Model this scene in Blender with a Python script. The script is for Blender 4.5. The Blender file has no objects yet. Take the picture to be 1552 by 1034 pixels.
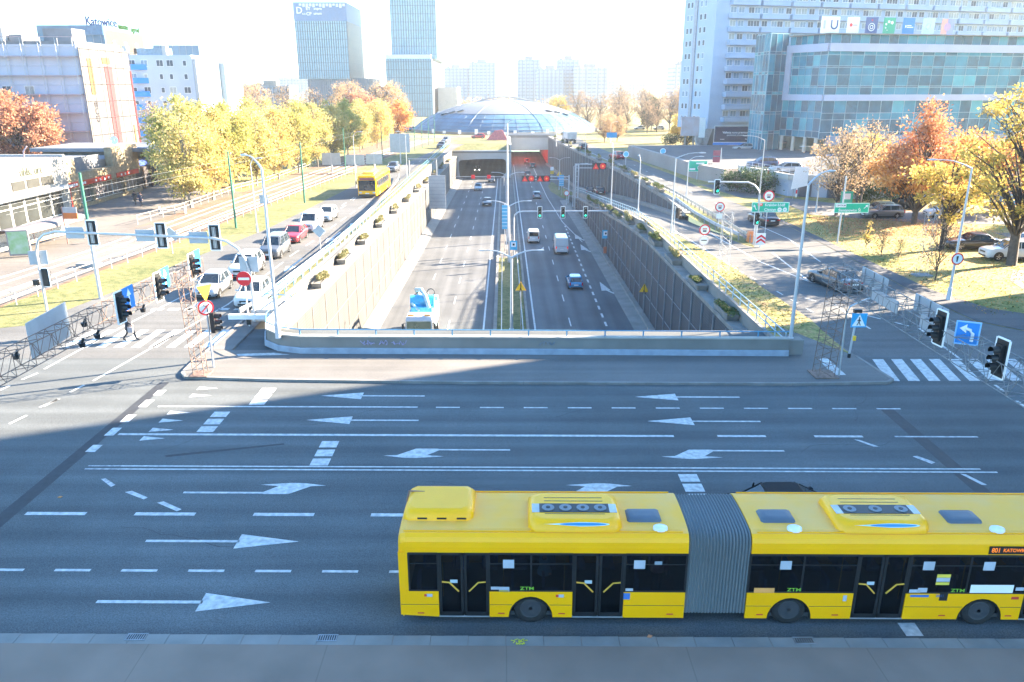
import bpy, math, random
import numpy as np
from mathutils import Vector, Matrix
PI = math.pi
R = math.radians
SC = bpy.context.scene
COL = SC.collection
random.seed(11)
rnd = random.Random(5)

# ------------------------------------------------------------------ survey: photo bearings turned into plan positions
FOC, CAMH, PIT, YAW = 1168.0, 14.0, R(18.1), R(0.55)
def ray(px, py):
    u = (px - 776) / FOC; v = (517 - py) / FOC
    cp, sp, cy, sy = math.cos(PIT), math.sin(PIT), math.cos(YAW), math.sin(YAW)
    return Vector((sy*cp + u*cy + v*sy*sp, cy*cp - u*sy + v*cy*sp, -sp + v*cp))
def at(px, py, z=0.0):
    d = ray(px, py); t = (z - CAMH) / d.z
    return Vector((d.x*t, d.y*t, z))
def atY(px, py, Y):
    d = ray(px, py); t = Y / d.y
    return Vector((d.x*t, Y, CAMH + d.z*t))

# ------------------------------------------------------------------ bookkeeping
KIDS = {}
def link(o, parent=None):
    COL.objects.link(o)
    if parent is not None:
        o.parent = parent
        KIDS.setdefault(parent.name, []).append(o)
    return o
def tag(o, label, cat, group=None):
    o['label'] = label; o['category'] = cat
    if group: o['group'] = group
    return o
def thing(name, label, cat, loc=(0, 0, 0), rotz=0.0, group=None):
    o = bpy.data.objects.new(name, None); o.empty_display_size = .3
    COL.objects.link(o); o.location = loc; o.rotation_euler = (0, 0, rotz)
    return tag(o, label, cat, group)
def dup(root, loc, rotz=0.0, label=None, group=None, scale=None):
    r = root.copy(); COL.objects.link(r); r.location = loc; r.rotation_euler = (0, 0, rotz)
    if scale: r.scale = scale
    if label: r['label'] = label
    if group: r['group'] = group
    def kids(a, b):
        for ch in KIDS.get(a.name, []):
            c = ch.copy(); COL.objects.link(c); c.parent = b
            KIDS.setdefault(b.name, []).append(c)
            kids(ch, c)
    kids(root, r)
    return r

class MB:
    def __init__(s):
        s.v = []; s.f = []; s.m = []; s.s = []
    def add(s, vs, fs, m=0, smooth=False, M=None):
        b = len(s.v)
        if M is not None: vs = [M @ Vector(p) for p in vs]
        s.v.extend([tuple(p) for p in vs])
        for f in fs:
            s.f.append(tuple(b+i for i in f)); s.m.append(m); s.s.append(smooth)
        return s
    def box(s, c, d, m=0, M=None, rz=0.0):
        hx, hy, hz = d[0]/2, d[1]/2, d[2]/2
        vs = [Vector((x, y, z)) for z in (-hz, hz) for x, y in ((-hx, -hy), (hx, -hy), (hx, hy), (-hx, hy))]
        if rz: vs = [Matrix.Rotation(rz, 3, 'Z') @ v for v in vs]
        vs = [v + Vector(c) for v in vs]
        return s.add(vs, [(3,2,1,0),(4,5,6,7),(0,1,5,4),(1,2,6,5),(2,3,7,6),(3,0,4,7)], m, False, M)
    def bb(s, a, b, m=0, M=None):
        return s.box([(a[i]+b[i])/2 for i in range(3)], [abs(b[i]-a[i]) for i in range(3)], m, M)
    def poly(s, pts, m=0, M=None):
        return s.add(pts, [tuple(range(len(pts)))], m, False, M)
    def prism(s, pts, z0, z1, m=0, M=None, smooth=False):
        n = len(pts)
        vs = [(p[0], p[1], z0) for p in pts] + [(p[0], p[1], z1) for p in pts]
        fs = [tuple(range(n-1, -1, -1)), tuple(range(n, 2*n))] + [(i, (i+1) % n, n+(i+1) % n, n+i) for i in range(n)]
        return s.add(vs, fs, m, smooth, M)
    def rings(s, rg, m=0, smooth=True, caps=True, M=None, closed=True):
        n = len(rg[0]); vs = [p for r in rg for p in r]; fs = []
        for k in range(len(rg)-1):
            for i in range(n if closed else n-1):
                j = (i+1) % n
                fs.append((k*n+i, k*n+j, (k+1)*n+j, (k+1)*n+i))
        s.add(vs, fs, m, smooth, M)
        if caps:
            s.add(rg[0], [tuple(range(n-1, -1, -1))], m, False, M)
            s.add(rg[-1], [tuple(range(n))], m, False, M)
        return s
    def tube(s, pts, r, n=6, m=0, caps=True, M=None, smooth=True):
        pts = [Vector(p) for p in pts]
        rr = r if isinstance(r, (list, tuple)) else [r]*len(pts)
        rg = []
        for i, p in enumerate(pts):
            a = pts[max(0, i-1)]; b = pts[min(len(pts)-1, i+1)]
            t = (b-a)
            if t.length < 1e-9: t = Vector((0, 0, 1))
            t.normalize()
            up = Vector((0, 0, 1)) if abs(t.z) < .95 else Vector((0, 1, 0))
            x = t.cross(up).normalized(); y = x.cross(t).normalized()
            rg.append([p + (x*math.cos(2*PI*k/n) + y*math.sin(2*PI*k/n))*rr[i] for k in range(n)])
        return s.rings(rg, m, smooth, caps, M)
    def cyl(s, a, b, r0, r1=None, n=12, m=0, M=None, smooth=True):
        return s.tube([a, b], [r0, r0 if r1 is None else r1], n, m, True, M, smooth)
    def build(s, name, mats, parent=None, loc=None, label=None, cat=None, group=None, kind=None):
        me = bpy.data.meshes.new(name)
        me.from_pydata(s.v, [], s.f)
        if not isinstance(mats, (list, tuple)): mats = [mats]
        for m in mats: me.materials.append(m)
        if len(mats) > 1: me.polygons.foreach_set('material_index', s.m)
        me.polygons.foreach_set('use_smooth', s.s)
        me.update()
        return put(name, me, parent, loc, label, cat, group, kind)
def put(name, me, parent=None, loc=None, label=None, cat=None, group=None, kind=None):
    o = bpy.data.objects.new(name, me)
    link(o, parent)
    if loc is not None: o.location = loc
    if label: o['label'] = label
    if cat: o['category'] = cat
    if group: o['group'] = group
    if kind: o['kind'] = kind
    return o

# ------------------------------------------------------------------ materials
MATS = {}
def mk(name, c, r=.6, metal=0.0, var=.12, sc=2.0, bump=0.0, emit=0.0, spec=.5, coat=0.0, c2=None, wave=None, detail=4, alpha=1.0, bsc=None):
    if name in MATS: return MATS[name]
    m = bpy.data.materials.new(name); m.use_nodes = True
    nt = m.node_tree; N = nt.nodes; L = nt.links
    b = N['Principled BSDF']
    tc = N.new('ShaderNodeTexCoord')
    no = N.new('ShaderNodeTexNoise'); no.inputs['Scale'].default_value = sc; no.inputs['Detail'].default_value = detail
    L.new(tc.outputs['Object'], no.inputs['Vector'])
    mp = N.new('ShaderNodeMapRange'); mp.inputs['From Min'].default_value = .3; mp.inputs['From Max'].default_value = .7
    L.new(no.outputs['Fac'], mp.inputs['Value'])
    mx = N.new('ShaderNodeMix'); mx.data_type = 'RGBA'
    lo = [max(0, x*(1-var)) for x in c]; hi = [min(1, x*(1+var)) for x in c]
    if c2 is not None: lo, hi = c, c2
    mx.inputs['A'].default_value = (*lo, 1); mx.inputs['B'].default_value = (*hi, 1)
    L.new(mp.outputs['Result'], mx.inputs['Factor'])
    L.new(mx.outputs['Result'], b.inputs['Base Color'])
    b.inputs['Roughness'].default_value = r; b.inputs['Metallic'].default_value = metal
    b.inputs['Specular IOR Level'].default_value = spec
    if coat: b.inputs['Coat Weight'].default_value = coat; b.inputs['Coat Roughness'].default_value = .06
    if emit:
        L.new(mx.outputs['Result'], b.inputs['Emission Color']); b.inputs['Emission Strength'].default_value = emit
    if bump:
        bp = N.new('ShaderNodeBump'); bp.inputs['Strength'].default_value = bump; bp.inputs['Distance'].default_value = .02
        n2 = N.new('ShaderNodeTexNoise'); n2.inputs['Scale'].default_value = bsc or sc*8; n2.inputs['Detail'].default_value = 3
        L.new(tc.outputs['Object'], n2.inputs['Vector'])
        L.new(n2.outputs['Fac'], bp.inputs['Height']); L.new(bp.outputs['Normal'], b.inputs['Normal'])
    if alpha < 1: b.inputs['Alpha'].default_value = alpha
    MATS[name] = m
    return m
def mk_ground(name, stops, scales, r=.9, bump=.3, fine=30.0, finev=.12, extra=None):
    """ground cover: two blended noises through a ramp, fine grain on top, world position driven"""
    m = bpy.data.materials.new(name); m.use_nodes = True
    nt = m.node_tree; N = nt.nodes; L = nt.links; b = N['Principled BSDF']
    g = N.new('ShaderNodeNewGeometry')
    n1 = N.new('ShaderNodeTexNoise'); n1.inputs['Scale'].default_value = scales[0]; n1.inputs['Detail'].default_value = 6; n1.inputs['Roughness'].default_value = .65
    L.new(g.outputs['Position'], n1.inputs['Vector'])
    n2 = N.new('ShaderNodeTexNoise'); n2.inputs['Scale'].default_value = scales[1]; n2.inputs['Detail'].default_value = 4
    L.new(g.outputs['Position'], n2.inputs['Vector'])
    a = N.new('ShaderNodeMath'); a.operation = 'MULTIPLY_ADD'; a.inputs[1].default_value = .45
    h = N.new('ShaderNodeMath'); h.operation = 'MULTIPLY'; h.inputs[1].default_value = .55
    L.new(n1.outputs['Fac'], h.inputs[0]); L.new(n2.outputs['Fac'], a.inputs[0]); L.new(h.outputs[0], a.inputs[2])
    cr = N.new('ShaderNodeValToRGB'); el = cr.color_ramp.elements
    while len(el) < len(stops): el.new(.5)
    for e, (p, c) in zip(el, stops): e.position = p; e.color = (*c, 1)
    L.new(a.outputs[0], cr.inputs['Fac'])
    nf = N.new('ShaderNodeTexNoise'); nf.inputs['Scale'].default_value = fine; nf.inputs['Detail'].default_value = 2
    L.new(g.outputs['Position'], nf.inputs['Vector'])
    mr = N.new('ShaderNodeMapRange'); mr.inputs['From Min'].default_value = .25; mr.inputs['From Max'].default_value = .75
    mr.inputs['To Min'].default_value = 1-finev*2; mr.inputs['To Max'].default_value = 1+finev*2
    L.new(nf.outputs['Fac'], mr.inputs['Value'])
    mm = N.new('ShaderNodeVectorMath'); mm.operation = 'SCALE'
    L.new(cr.outputs['Color'], mm.inputs[0]); L.new(mr.outputs['Result'], mm.inputs['Scale'])
    out = mm.outputs['Vector']
    L.new(out, b.inputs['Base Color']); b.inputs['Roughness'].default_value = r
    b.inputs['Specular IOR Level'].default_value = .25
    bp = N.new('ShaderNodeBump'); bp.inputs['Strength'].default_value = bump; bp.inputs['Distance'].default_value = .03
    L.new(nf.outputs['Fac'], bp.inputs['Height']); L.new(bp.outputs['Normal'], b.inputs['Normal'])
    MATS[name] = m
    return m
def mk_leaf(name, cols, trans=.35):
    m = bpy.data.materials.new(name); m.use_nodes = True
    nt = m.node_tree; N = nt.nodes; L = nt.links; b = N['Principled BSDF']; o = N['Material Output']
    g = N.new('ShaderNodeNewGeometry'); cr = N.new('ShaderNodeValToRGB'); cr.color_ramp.interpolation = 'LINEAR'
    el = cr.color_ramp.elements
    while len(el) < len(cols): el.new(.5)
    for i, (e, c) in enumerate(zip(el, cols)): e.position = i/(len(cols)-1); e.color = (*c, 1)
    L.new(g.outputs['Random Per Island'], cr.inputs['Fac'])
    L.new(cr.outputs['Color'], b.inputs['Base Color']); b.inputs['Roughness'].default_value = .6
    b.inputs['Specular IOR Level'].default_value = .2
    t = N.new('ShaderNodeBsdfTranslucent'); L.new(cr.outputs['Color'], t.inputs['Color'])
    mx = N.new('ShaderNodeMixShader'); mx.inputs[0].default_value = trans
    L.new(b.outputs[0], mx.inputs[1]); L.new(t.outputs[0], mx.inputs[2]); L.new(mx.outputs[0], o.inputs['Surface'])
    MATS[name] = m
    return m
def mk_glass(name, c, dens=.75, rough=.03):
    """tinted window glass: partly see-through, glossy"""
    m = bpy.data.materials.new(name); m.use_nodes = True
    nt = m.node_tree; N = nt.nodes; L = nt.links; b = N['Principled BSDF']; o = N['Material Output']
    b.inputs['Base Color'].default_value = (*c, 1); b.inputs['Roughness'].default_value = rough
    b.inputs['Specular IOR Level'].default_value = .6
    t = N.new('ShaderNodeBsdfTransparent'); t.inputs['Color'].default_value = (.75, .8, .82, 1)
    mx = N.new('ShaderNodeMixShader'); mx.inputs[0].default_value = dens
    L.new(t.outputs[0], mx.inputs[1]); L.new(b.outputs[0], mx.inputs[2]); L.new(mx.outputs[0], o.inputs['Surface'])
    MATS[name] = m
    return m
def mk_line(name, c, c2, period, width, axis=0, r=.7, second=None, bump=0, metal=0.0):
    """surface with regular seams or slats along an axis (object space)"""
    m = bpy.data.materials.new(name); m.use_nodes = True
    nt = m.node_tree; N = nt.nodes; L = nt.links; b = N['Principled BSDF']
    tc = N.new('ShaderNodeTexCoord'); sp = N.new('ShaderNodeSeparateXYZ'); L.new(tc.outputs['Object'], sp.inputs[0])
    def seam(ax, per, wid):
        d = N.new('ShaderNodeMath'); d.operation = 'DIVIDE'; d.inputs[1].default_value = per; L.new(sp.outputs[ax], d.inputs[0])
        f = N.new('ShaderNodeMath'); f.operation = 'FRACT'; L.new(d.outputs[0], f.inputs[0])
        l = N.new('ShaderNodeMath'); l.operation = 'LESS_THAN'; l.inputs[1].default_value = wid/per; L.new(f.outputs[0], l.inputs[0])
        return l.outputs[0]
    s = seam(axis, period, width)
    if second:
        s2 = seam(*second); mxx = N.new('ShaderNodeMath'); mxx.operation = 'MAXIMUM'; L.new(s, mxx.inputs[0]); L.new(s2, mxx.inputs[1]); s = mxx.outputs[0]
    no = N.new('ShaderNodeTexNoise'); no.inputs['Scale'].default_value = .6; no.inputs['Detail'].default_value = 5
    L.new(tc.outputs['Object'], no.inputs['Vector'])
    mr = N.new('ShaderNodeMapRange'); mr.inputs['To Min'].default_value = .7; mr.inputs['To Max'].default_value = 1.3; L.new(no.outputs['Fac'], mr.inputs['Value'])
    mx = N.new('ShaderNodeMix'); mx.data_type = 'RGBA'; mx.inputs['A'].default_value = (*c, 1); mx.inputs['B'].default_value = (*c2, 1)
    L.new(s, mx.inputs['Factor'])
    sc = N.new('ShaderNodeVectorMath'); sc.operation = 'SCALE'; L.new(mx.outputs['Result'], sc.inputs[0]); L.new(mr.outputs['Result'], sc.inputs['Scale'])
    L.new(sc.outputs[0], b.inputs['Base Color']); b.inputs['Roughness'].default_value = r; b.inputs['Metallic'].default_value = metal
    MATS[name] = m
    return m

W_PAINT = mk('road_paint', (.34, .35, .35), .8, c2=(.62, .63, .62), sc=5, detail=10)
W_PAINT2 = mk('worn_road_paint', (.25, .26, .27), .8, c2=(.62, .62, .62), sc=6, detail=8)
CONC = mk('concrete', (.22, .215, .20), .85, var=.18, sc=.8, bump=.15, detail=8)
CONC_L = mk('pale_concrete', (.20, .192, .178), .85, var=.12, sc=.7, bump=.1, detail=8)
CONC_D = mk('grey_concrete', (.27, .27, .27), .88, var=.2, sc=1.2, bump=.2, detail=8)
CONC_S = mk('stained_concrete', (.15, .145, .135), .88, c2=(.26, .25, .235), sc=.9, bump=.2, detail=9)
WHITE = mk('white_paint', (.74, .75, .76), .45, var=.05)
WPLAST = mk('white_plaster', (.40, .40, .39), .8, var=.06, sc=.4, detail=7)
GALV = mk('galvanised_steel', (.45, .47, .49), .45, .55, var=.15, sc=3)
GALV_D = mk('dull_steel', (.28, .30, .32), .55, .5, var=.2, sc=4)
DARKM = mk('dark_metal', (.035, .038, .042), .5, .2, var=.2)
BLACK = mk('black_plastic', (.014, .015, .017), .45, var=.2)
RUBBER = mk('rubber', (.02, .02, .021), .8, var=.2, sc=6)
ALLOY = mk('alloy_rim', (.5, .51, .53), .3, .8, var=.1)
GREENM = mk('green_pole_paint', (.03, .16, .11), .5, .1, var=.15)
BLUER = mk('blue_rail_paint', (.10, .27, .42), .5, .1, var=.15)
SIGNBACK = mk('sign_back_grey', (.36, .41, .46), .5, .4, var=.08)
RED = mk('red_sign', (.70, .02, .03), .45, var=.05)
YEL = mk('yellow_sign', (.85, .50, .02), .45, var=.05)
BLUE = mk('blue_sign', (.02, .22, .62), .45, var=.05)
GREEN = mk('green_sign', (.0, .36, .20), .45, var=.05)
SWHITE = mk('sign_white', (.82, .82, .82), .45, var=.02)
SBLACK = mk('sign_black', (.015, .015, .015), .5, var=.1)
CARGLASS = mk('car_glass', (.022, .03, .036), .04, var=.2, spec=.9)
HEADL = mk('headlight_lens', (.6, .62, .64), .1, .2, var=.1, spec=.8)
TAILL = mk('tail_lens', (.45, .012, .015), .2, var=.1)
TAILON = mk('lit_tail_lens', (.8, .02, .02), .2, var=.05, emit=.1)
PLATE = mk('number_plate', (.72, .72, .70), .5, var=.03)
BARK = mk('bark', (.075, .062, .052), .9, var=.35, sc=5, bump=.5)
BARK_L = mk('pale_bark', (.22, .20, .17), .9, var=.35, sc=4, bump=.4)
SIG_G = mk('green_signal_lamp', (.02, .75, .45), .3, var=.02, emit=.35)
SIG_R = mk('red_signal_lamp', (.85, .03, .02), .3, var=.02, emit=.25)
LED_R = mk('red_led_panel', (.60, .004, .01), .5, var=.05, emit=.05)
LED_Y = mk('amber_led', (1.0, .22, .02), .5, var=.05, emit=.08)
LENS_D = mk('unlit_lens', (.03, .03, .03), .2, var=.1)

def asphalt(name, base, tracks=None):
    m = bpy.data.materials.new(name); m.use_nodes = True
    nt = m.node_tree; N = nt.nodes; L = nt.links; b = N['Principled BSDF']
    g = N.new('ShaderNodeNewGeometry')
    n1 = N.new('ShaderNodeTexNoise'); n1.inputs['Scale'].default_value = .12; n1.inputs['Detail'].default_value = 7; n1.inputs['Roughness'].default_value = .6
    n2 = N.new('ShaderNodeTexNoise'); n2.inputs['Scale'].default_value = 26; n2.inputs['Detail'].default_value = 3
    L.new(g.outputs['Position'], n1.inputs['Vector']); L.new(g.outputs['Position'], n2.inputs['Vector'])
    m1 = N.new('ShaderNodeMapRange'); m1.inputs['From Min'].default_value = .3; m1.inputs['From Max'].default_value = .7; m1.inputs['To Min'].default_value = .78; m1.inputs['To Max'].default_value = 1.22
    m2 = N.new('ShaderNodeMapRange'); m2.inputs['From Min'].default_value = .3; m2.inputs['From Max'].default_value = .7; m2.inputs['To Min'].default_value = .68; m2.inputs['To Max'].default_value = 1.32
    L.new(n1.outputs['Fac'], m1.inputs['Value']); L.new(n2.outputs['Fac'], m2.inputs['Value'])
    mu = N.new('ShaderNodeMath'); mu.operation = 'MULTIPLY'; L.new(m1.outputs[0], mu.inputs[0]); L.new(m2.outputs[0], mu.inputs[1])
    fac = mu.outputs[0]
    st = N.new('ShaderNodeTexNoise'); st.inputs['Scale'].default_value = 1.0; st.inputs['Detail'].default_value = 5
    mpg = N.new('ShaderNodeMapping'); L.new(g.outputs['Position'], mpg.inputs['Vector']); L.new(mpg.outputs[0], st.inputs['Vector'])
    mpg.inputs['Scale'].default_value = (.05, 1.6, 1) if (not tracks or tracks[0] == 1) else (1.6, .05, 1)
    m3 = N.new('ShaderNodeMapRange'); m3.inputs['From Min'].default_value = .3; m3.inputs['From Max'].default_value = .7; m3.inputs['To Min'].default_value = .86; m3.inputs['To Max'].default_value = 1.12
    L.new(st.outputs['Fac'], m3.inputs['Value']); ms = N.new('ShaderNodeMath'); ms.operation = 'MULTIPLY'; L.new(fac, ms.inputs[0]); L.new(m3.outputs[0], ms.inputs[1]); fac = ms.outputs[0]
    if tracks:   # worn darker wheel paths: (axis, period, offset)
        ax, per, off, slope = tracks
        sp = N.new('ShaderNodeSeparateXYZ'); L.new(g.outputs['Position'], sp.inputs[0])
        k = N.new('ShaderNodeMath'); k.operation = 'MULTIPLY_ADD'; k.inputs[1].default_value = slope
        L.new(sp.outputs[1-ax], k.inputs[0]); L.new(sp.outputs[ax], k.inputs[2])
        ad = N.new('ShaderNodeMath'); ad.operation = 'ADD'; ad.inputs[1].default_value = -off; L.new(k.outputs[0], ad.inputs[0])
        ml = N.new('ShaderNodeMath'); ml.operation = 'MULTIPLY'; ml.inputs[1].default_value = 4*PI/per; L.new(ad.outputs[0], ml.inputs[0])
        co = N.new('ShaderNodeMath'); co.operation = 'COSINE'; L.new(ml.outputs[0], co.inputs[0])
        mm = N.new('ShaderNodeMapRange'); mm.inputs['From Min'].default_value = -1; mm.inputs['To Min'].default_value = 1.10; mm.inputs['To Max'].default_value = .90
        L.new(co.outputs[0], mm.inputs['Value'])
        mz = N.new('ShaderNodeMath'); mz.operation = 'MULTIPLY'; L.new(fac, mz.inputs[0]); L.new(mm.outputs[0], mz.inputs[1]); fac = mz.outputs[0]
    sc = N.new('ShaderNodeVectorMath'); sc.operation = 'SCALE'; sc.inputs[0].default_value = base
    L.new(fac, sc.inputs['Scale']); L.new(sc.outputs[0], b.inputs['Base Color'])
    b.inputs['Roughness'].default_value = .85; b.inputs['Specular IOR Level'].default_value = .3
    bp = N.new('ShaderNodeBump'); bp.inputs['Strength'].default_value = .35; bp.inputs['Distance'].default_value = .01
    L.new(n2.outputs['Fac'], bp.inputs['Height']); L.new(bp.outputs['Normal'], b.inputs['Normal'])
    MATS[name] = m
    return m
ASPH = asphalt('asphalt_cross', (.098, .108, .112), (1, 3.2, 18.8, .0175))
ASPH_T = asphalt('asphalt_trench', (.105, .110, .116), (0, 3.5, 0.9, 0))
ASPH_S = asphalt('asphalt_side', (.112, .114, .114))
TAR = mk('fresh_tar', (.032, .034, .038), .7, var=.2, sc=4)
PAVE = asphalt('pavement_grey', (.155, .15, .143))
PAVE_L = asphalt('pavement_pale', (.145, .133, .122))
GRASS = mk_ground('autumn_grass', [(.30, (.055, .075, .025)), (.45, (.12, .13, .05)), (.55, (.19, .175, .075)), (.70, (.23, .185, .11))], (.16, 1.7), bump=.7, fine=9, finev=.22)
GRASS_L = mk_ground('leaf_strewn_grass', [(.34, (.09, .12, .03)), (.44, (.20, .20, .06)), (.53, (.32, .25, .10)), (.68, (.34, .17, .09))], (.13, 1.4), bump=.8, fine=6, finev=.25)
BALLAST = mk_ground('tram_ballast', [(.35, (.12, .08, .055)), (.55, (.19, .13, .095)), (.7, (.25, .19, .14))], (.3, 2.5), bump=.8, fine=14, finev=.2)

def text(s, size, m, parent=None, M=Matrix(), name='lettering', depth=.01, align='CENTER', xs=1.0):
    cu = bpy.data.curves.new(name, 'FONT'); cu.body = s; cu.size = size; cu.extrude = depth
    cu.align_x = align; cu.align_y = 'CENTER'; cu.resolution_u = 3; cu.offset = size*.012
    t = bpy.data.objects.new(name, cu); COL.objects.link(t)
    dg = bpy.context.evaluated_depsgraph_get()
    me = bpy.data.meshes.new_from_object(t.evaluated_get(dg))
    bpy.data.objects.remove(t); bpy.data.curves.remove(cu)
    me.name = name
    me.transform(M @ Matrix.Diagonal((xs, 1, 1, 1)))
    me.materials.clear(); me.materials.append(m)
    return put(name, me, parent)
# text lies in local XY; these stand it up: facing -Y, facing +Y, facing +X, facing -X
def FACE(x, y, z, az=0.0):
    return Matrix.Translation((x, y, z)) @ Matrix.Rotation(az, 4, 'Z') @ Matrix.Rotation(PI/2, 4, 'X')

# ------------------------------------------------------------------ camera, light, air
cam = bpy.data.cameras.new('camera'); co = bpy.data.objects.new('camera', cam); COL.objects.link(co)
co.location = (0, 0, CAMH); co.rotation_euler = (PI/2 - PIT, 0, -YAW)
cam.sensor_width = 36; cam.lens = FOC/1552*36; cam.clip_end = 6000; cam.clip_start = .1
SC.camera = co
SUN_AZ, SUN_EL = R(22), R(23)
sd = Vector((math.cos(SUN_AZ)*math.cos(SUN_EL), math.sin(SUN_AZ)*math.cos(SUN_EL), math.sin(SUN_EL)))
sl = bpy.data.lights.new('sun', 'SUN'); sl.energy = 5.0; sl.angle = R(.53); sl.color = (1.0, .82, .60)
so = bpy.data.objects.new('sun', sl); COL.objects.link(so); so.rotation_euler = (-sd).to_track_quat('-Z', 'Y').to_euler(); so.location = (60, 30, 60)
wd = bpy.data.worlds.new('World'); SC.world = wd; wd.use_nodes = True
wn = wd.node_tree.nodes; wl = wd.node_tree.links
sky = wn.new('ShaderNodeTexSky'); sky.sky_type = 'NISHITA'; sky.sun_disc = False
sky.sun_elevation = SUN_EL; sky.sun_rotation = PI/2 - SUN_AZ; sky.air_density = 1.0; sky.dust_density = .4; sky.ozone_density = 3.0
tint = wn.new('ShaderNodeVectorMath'); tint.operation = 'MULTIPLY'; tint.inputs[1].default_value = (.64, .90, 1.0)   # clear blue sky light
wl.new(sky.outputs[0], tint.inputs[0]); wl.new(tint.outputs[0], wn['Background'].inputs[0]); wn['Background'].inputs[1].default_value = .075
SC.view_settings.view_transform = 'Standard'; SC.view_settings.look = 'None'; SC.view_settings.gamma = 1
SC.view_settings.exposure = 3.3
SC.render.engine = 'CYCLES'
try:
    SC.cycles.max_bounces = 8; SC.cycles.transparent_max_bounces = 12; SC.cycles.volume_bounces = 1; SC.cycles.caustics_reflective = False; SC.cycles.caustics_refractive = False
except Exception: pass
# ------------------------------------------------------------------ the ground and the roads
TF = -8.5; HAZE = .00024
SL = -.0175
def cs(x, t, z=0.0): return Vector((x, t + SL*x, z))
LWALL = [(41, -14.4), (100, -13.6), (160, -13.0), (208, -12.5)]
def interp(tab, y):
    if y <= tab[0][0]: return tab[0][1]
    for (a, va), (b, vb) in zip(tab, tab[1:]):
        if y <= b: return va + (vb-va)*(y-a)/(b-a)
    return tab[-1][1]
def lw(y): return interp(LWALL, y)
W2P = [(90, 21.3), (105, 22.0), (140, 20.8), (190, 17.0), (247, 13.6)]
def w2(y): return interp(W2P, y)
RAMPZ = [(76, 0.0), (92, -.75), (113, -2.4), (148, -5.2), (170, -7.3), (190, -8.45)]
def rz_(y): return interp(RAMPZ, y)
RL = [(60, 19.0), (78, 17.2), (92, 15.5), (130, 15.1), (165, 14.9), (190, 13.2), (205, 11.5)]
RR = [(72, 23.3), (80, 21.9), (90, 21.2)]
def rl(y): return interp(RL, y)
def rr(y): return interp(RR, y) if y < 90 else w2(y)

g = MB()
g.poly([(-3500, -300, 0), (3500, -300, 0), (3500, 41, 0), (-3500, 41, 0)])
lp = [(-3500, 41, 0), (-15.7, 41, 0), (-15.2, 100, 0), (-14.8, 160, 0), (-14.3, 208, 0), (-14.3, 3500, 0), (-3500, 3500, 0)]
g.poly(lp)
g.poly([(-14.3, 216, 0), (1.5, 216, 0), (1.5, 3500, 0), (-14.3, 3500, 0)])
g.poly([(1.5, 247.6, 0), (13.6, 247.6, 0), (13.6, 3500, 0), (1.5, 3500, 0)])
hole = [(13.6, 247)] + [(w2(y), y) for y in (190, 140, 105, 90)] + [(rr(80), 80), (rr(76), 76), (rl(76), 76), (rl(84), 84), (15.5, 92), (15.6, 91)]
g.poly([(15.6, 41, 0), (3500, 41, 0), (3500, 3500, 0), (13.6, 3500, 0)] + [(x, y, 0) for x, y in hole])
g.build('ground', GRASS_L, kind='structure')

def sheet(name, pts, z, m, kind='structure'):
    b = MB(); b.poly([(p[0], p[1], z) for p in pts]); return b.build(name, m, kind=kind)
# asphalt of the cross street and the junction
sheet('cross_street', [(-90, 17.17-SL*90), (90, 17.17+SL*90), (90, 40.6), (31.5, 44.4), (-31, 45.6), (-60, 45.6), (-90, 40)], .008, ASPH)
# left road
lr = [(-31.2, 45.6), (-29.8, 46.2), (-28.3, 55.1), (-27.0, 67.3), (-25.1, 80.3), (-24.1, 96.3), (-22.85, 120.7), (-20.2, 146.7)]
lrr = [at(p[0], p[1])[:2] for p in ((608, 247), (657, 225), (677, 217))]
right = [(-16.2, 122), (-15.8, 110), (-15.0, 93), (-14.8, 71), (-15.4, 58), (-16.2, 50), (-16.5, 46), (-16.5, 40)]
farr = [at(p[0], p[1])[:2] for p in ((704, 219), (692, 224), (668, 240), (640, 253))]
sheet('left_road', [(-31.2, 40)] + lr + lrr + farr + right, .012, ASPH_S)
# ring street in front of the dome and its grass island
sheet('ring_street', [(-120, 238), (-14, 240), (-6, 247.8), (16, 247.8), (22, 247.8), (22, 256), (12, 253), (-6, 252.5), (-120, 253.5)], .016, ASPH_S)
sheet('ring_lawn', [(-13, 218), (1.4, 218), (1.4, 238), (-13, 238)], .02, GRASS)
# right road (surface road joining the ramp)
rc = [(31.7, 44.3), (29.8, 46.6), (29.6, 53.8), (30.0, 64.8), (30.5, 83.1), (30.2, 94.2), (29.3, 114.4), (28.9, 134.6), (26.8, 160), (24.5, 185), (22.5, 215), (22.5, 248)]
lc = [(15.2, 248), (19.2, 190), (22.6, 140), (23.8, 105), (23.9, 85), (23.7, 74), (23.2, 70.5), (22.6, 72), (21.9, 76), (17.4, 76), (18.9, 62), (19.0, 46.5), (19.2, 40)]
sheet('right_road', rc + lc + [(31.7, 40)], .012, ASPH_S)
# the ramp down into the cutting
rb = MB(); ys = [76, 80, 86, 92, 100, 113, 125, 137, 148, 160, 170, 180, 190, 205, 247]
for a, b in zip(ys, ys[1:]):
    rb.poly([(rl(a), a, rz_(a)), (rr(a), a, rz_(a)), (rr(b), b, rz_(b)), (rl(b), b, rz_(b))])
    if a >= 160: pass
rb.build('ramp_road', ASPH_S, kind='structure')
gb = MB()
for a, b in ((163, 170), (170, 180), (180, 190), (190, 200)):
    wa = {163: .6, 170: 2.4, 180: 3.2, 190: 2.6}[a]; wb = {170: 2.4, 180: 3.2, 190: 2.6, 200: .1}[b]
    gb.poly([(rl(a)-wa, a, TF+.03), (rl(a)-.02, a, max(rz_(a), TF+.03)-.02), (rl(b)-.02, b, max(rz_(b), TF+.03)-.02), (rl(b)-wb, b, TF+.03)])
gb.build('gore_lawn', GRASS, kind='structure')
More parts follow.
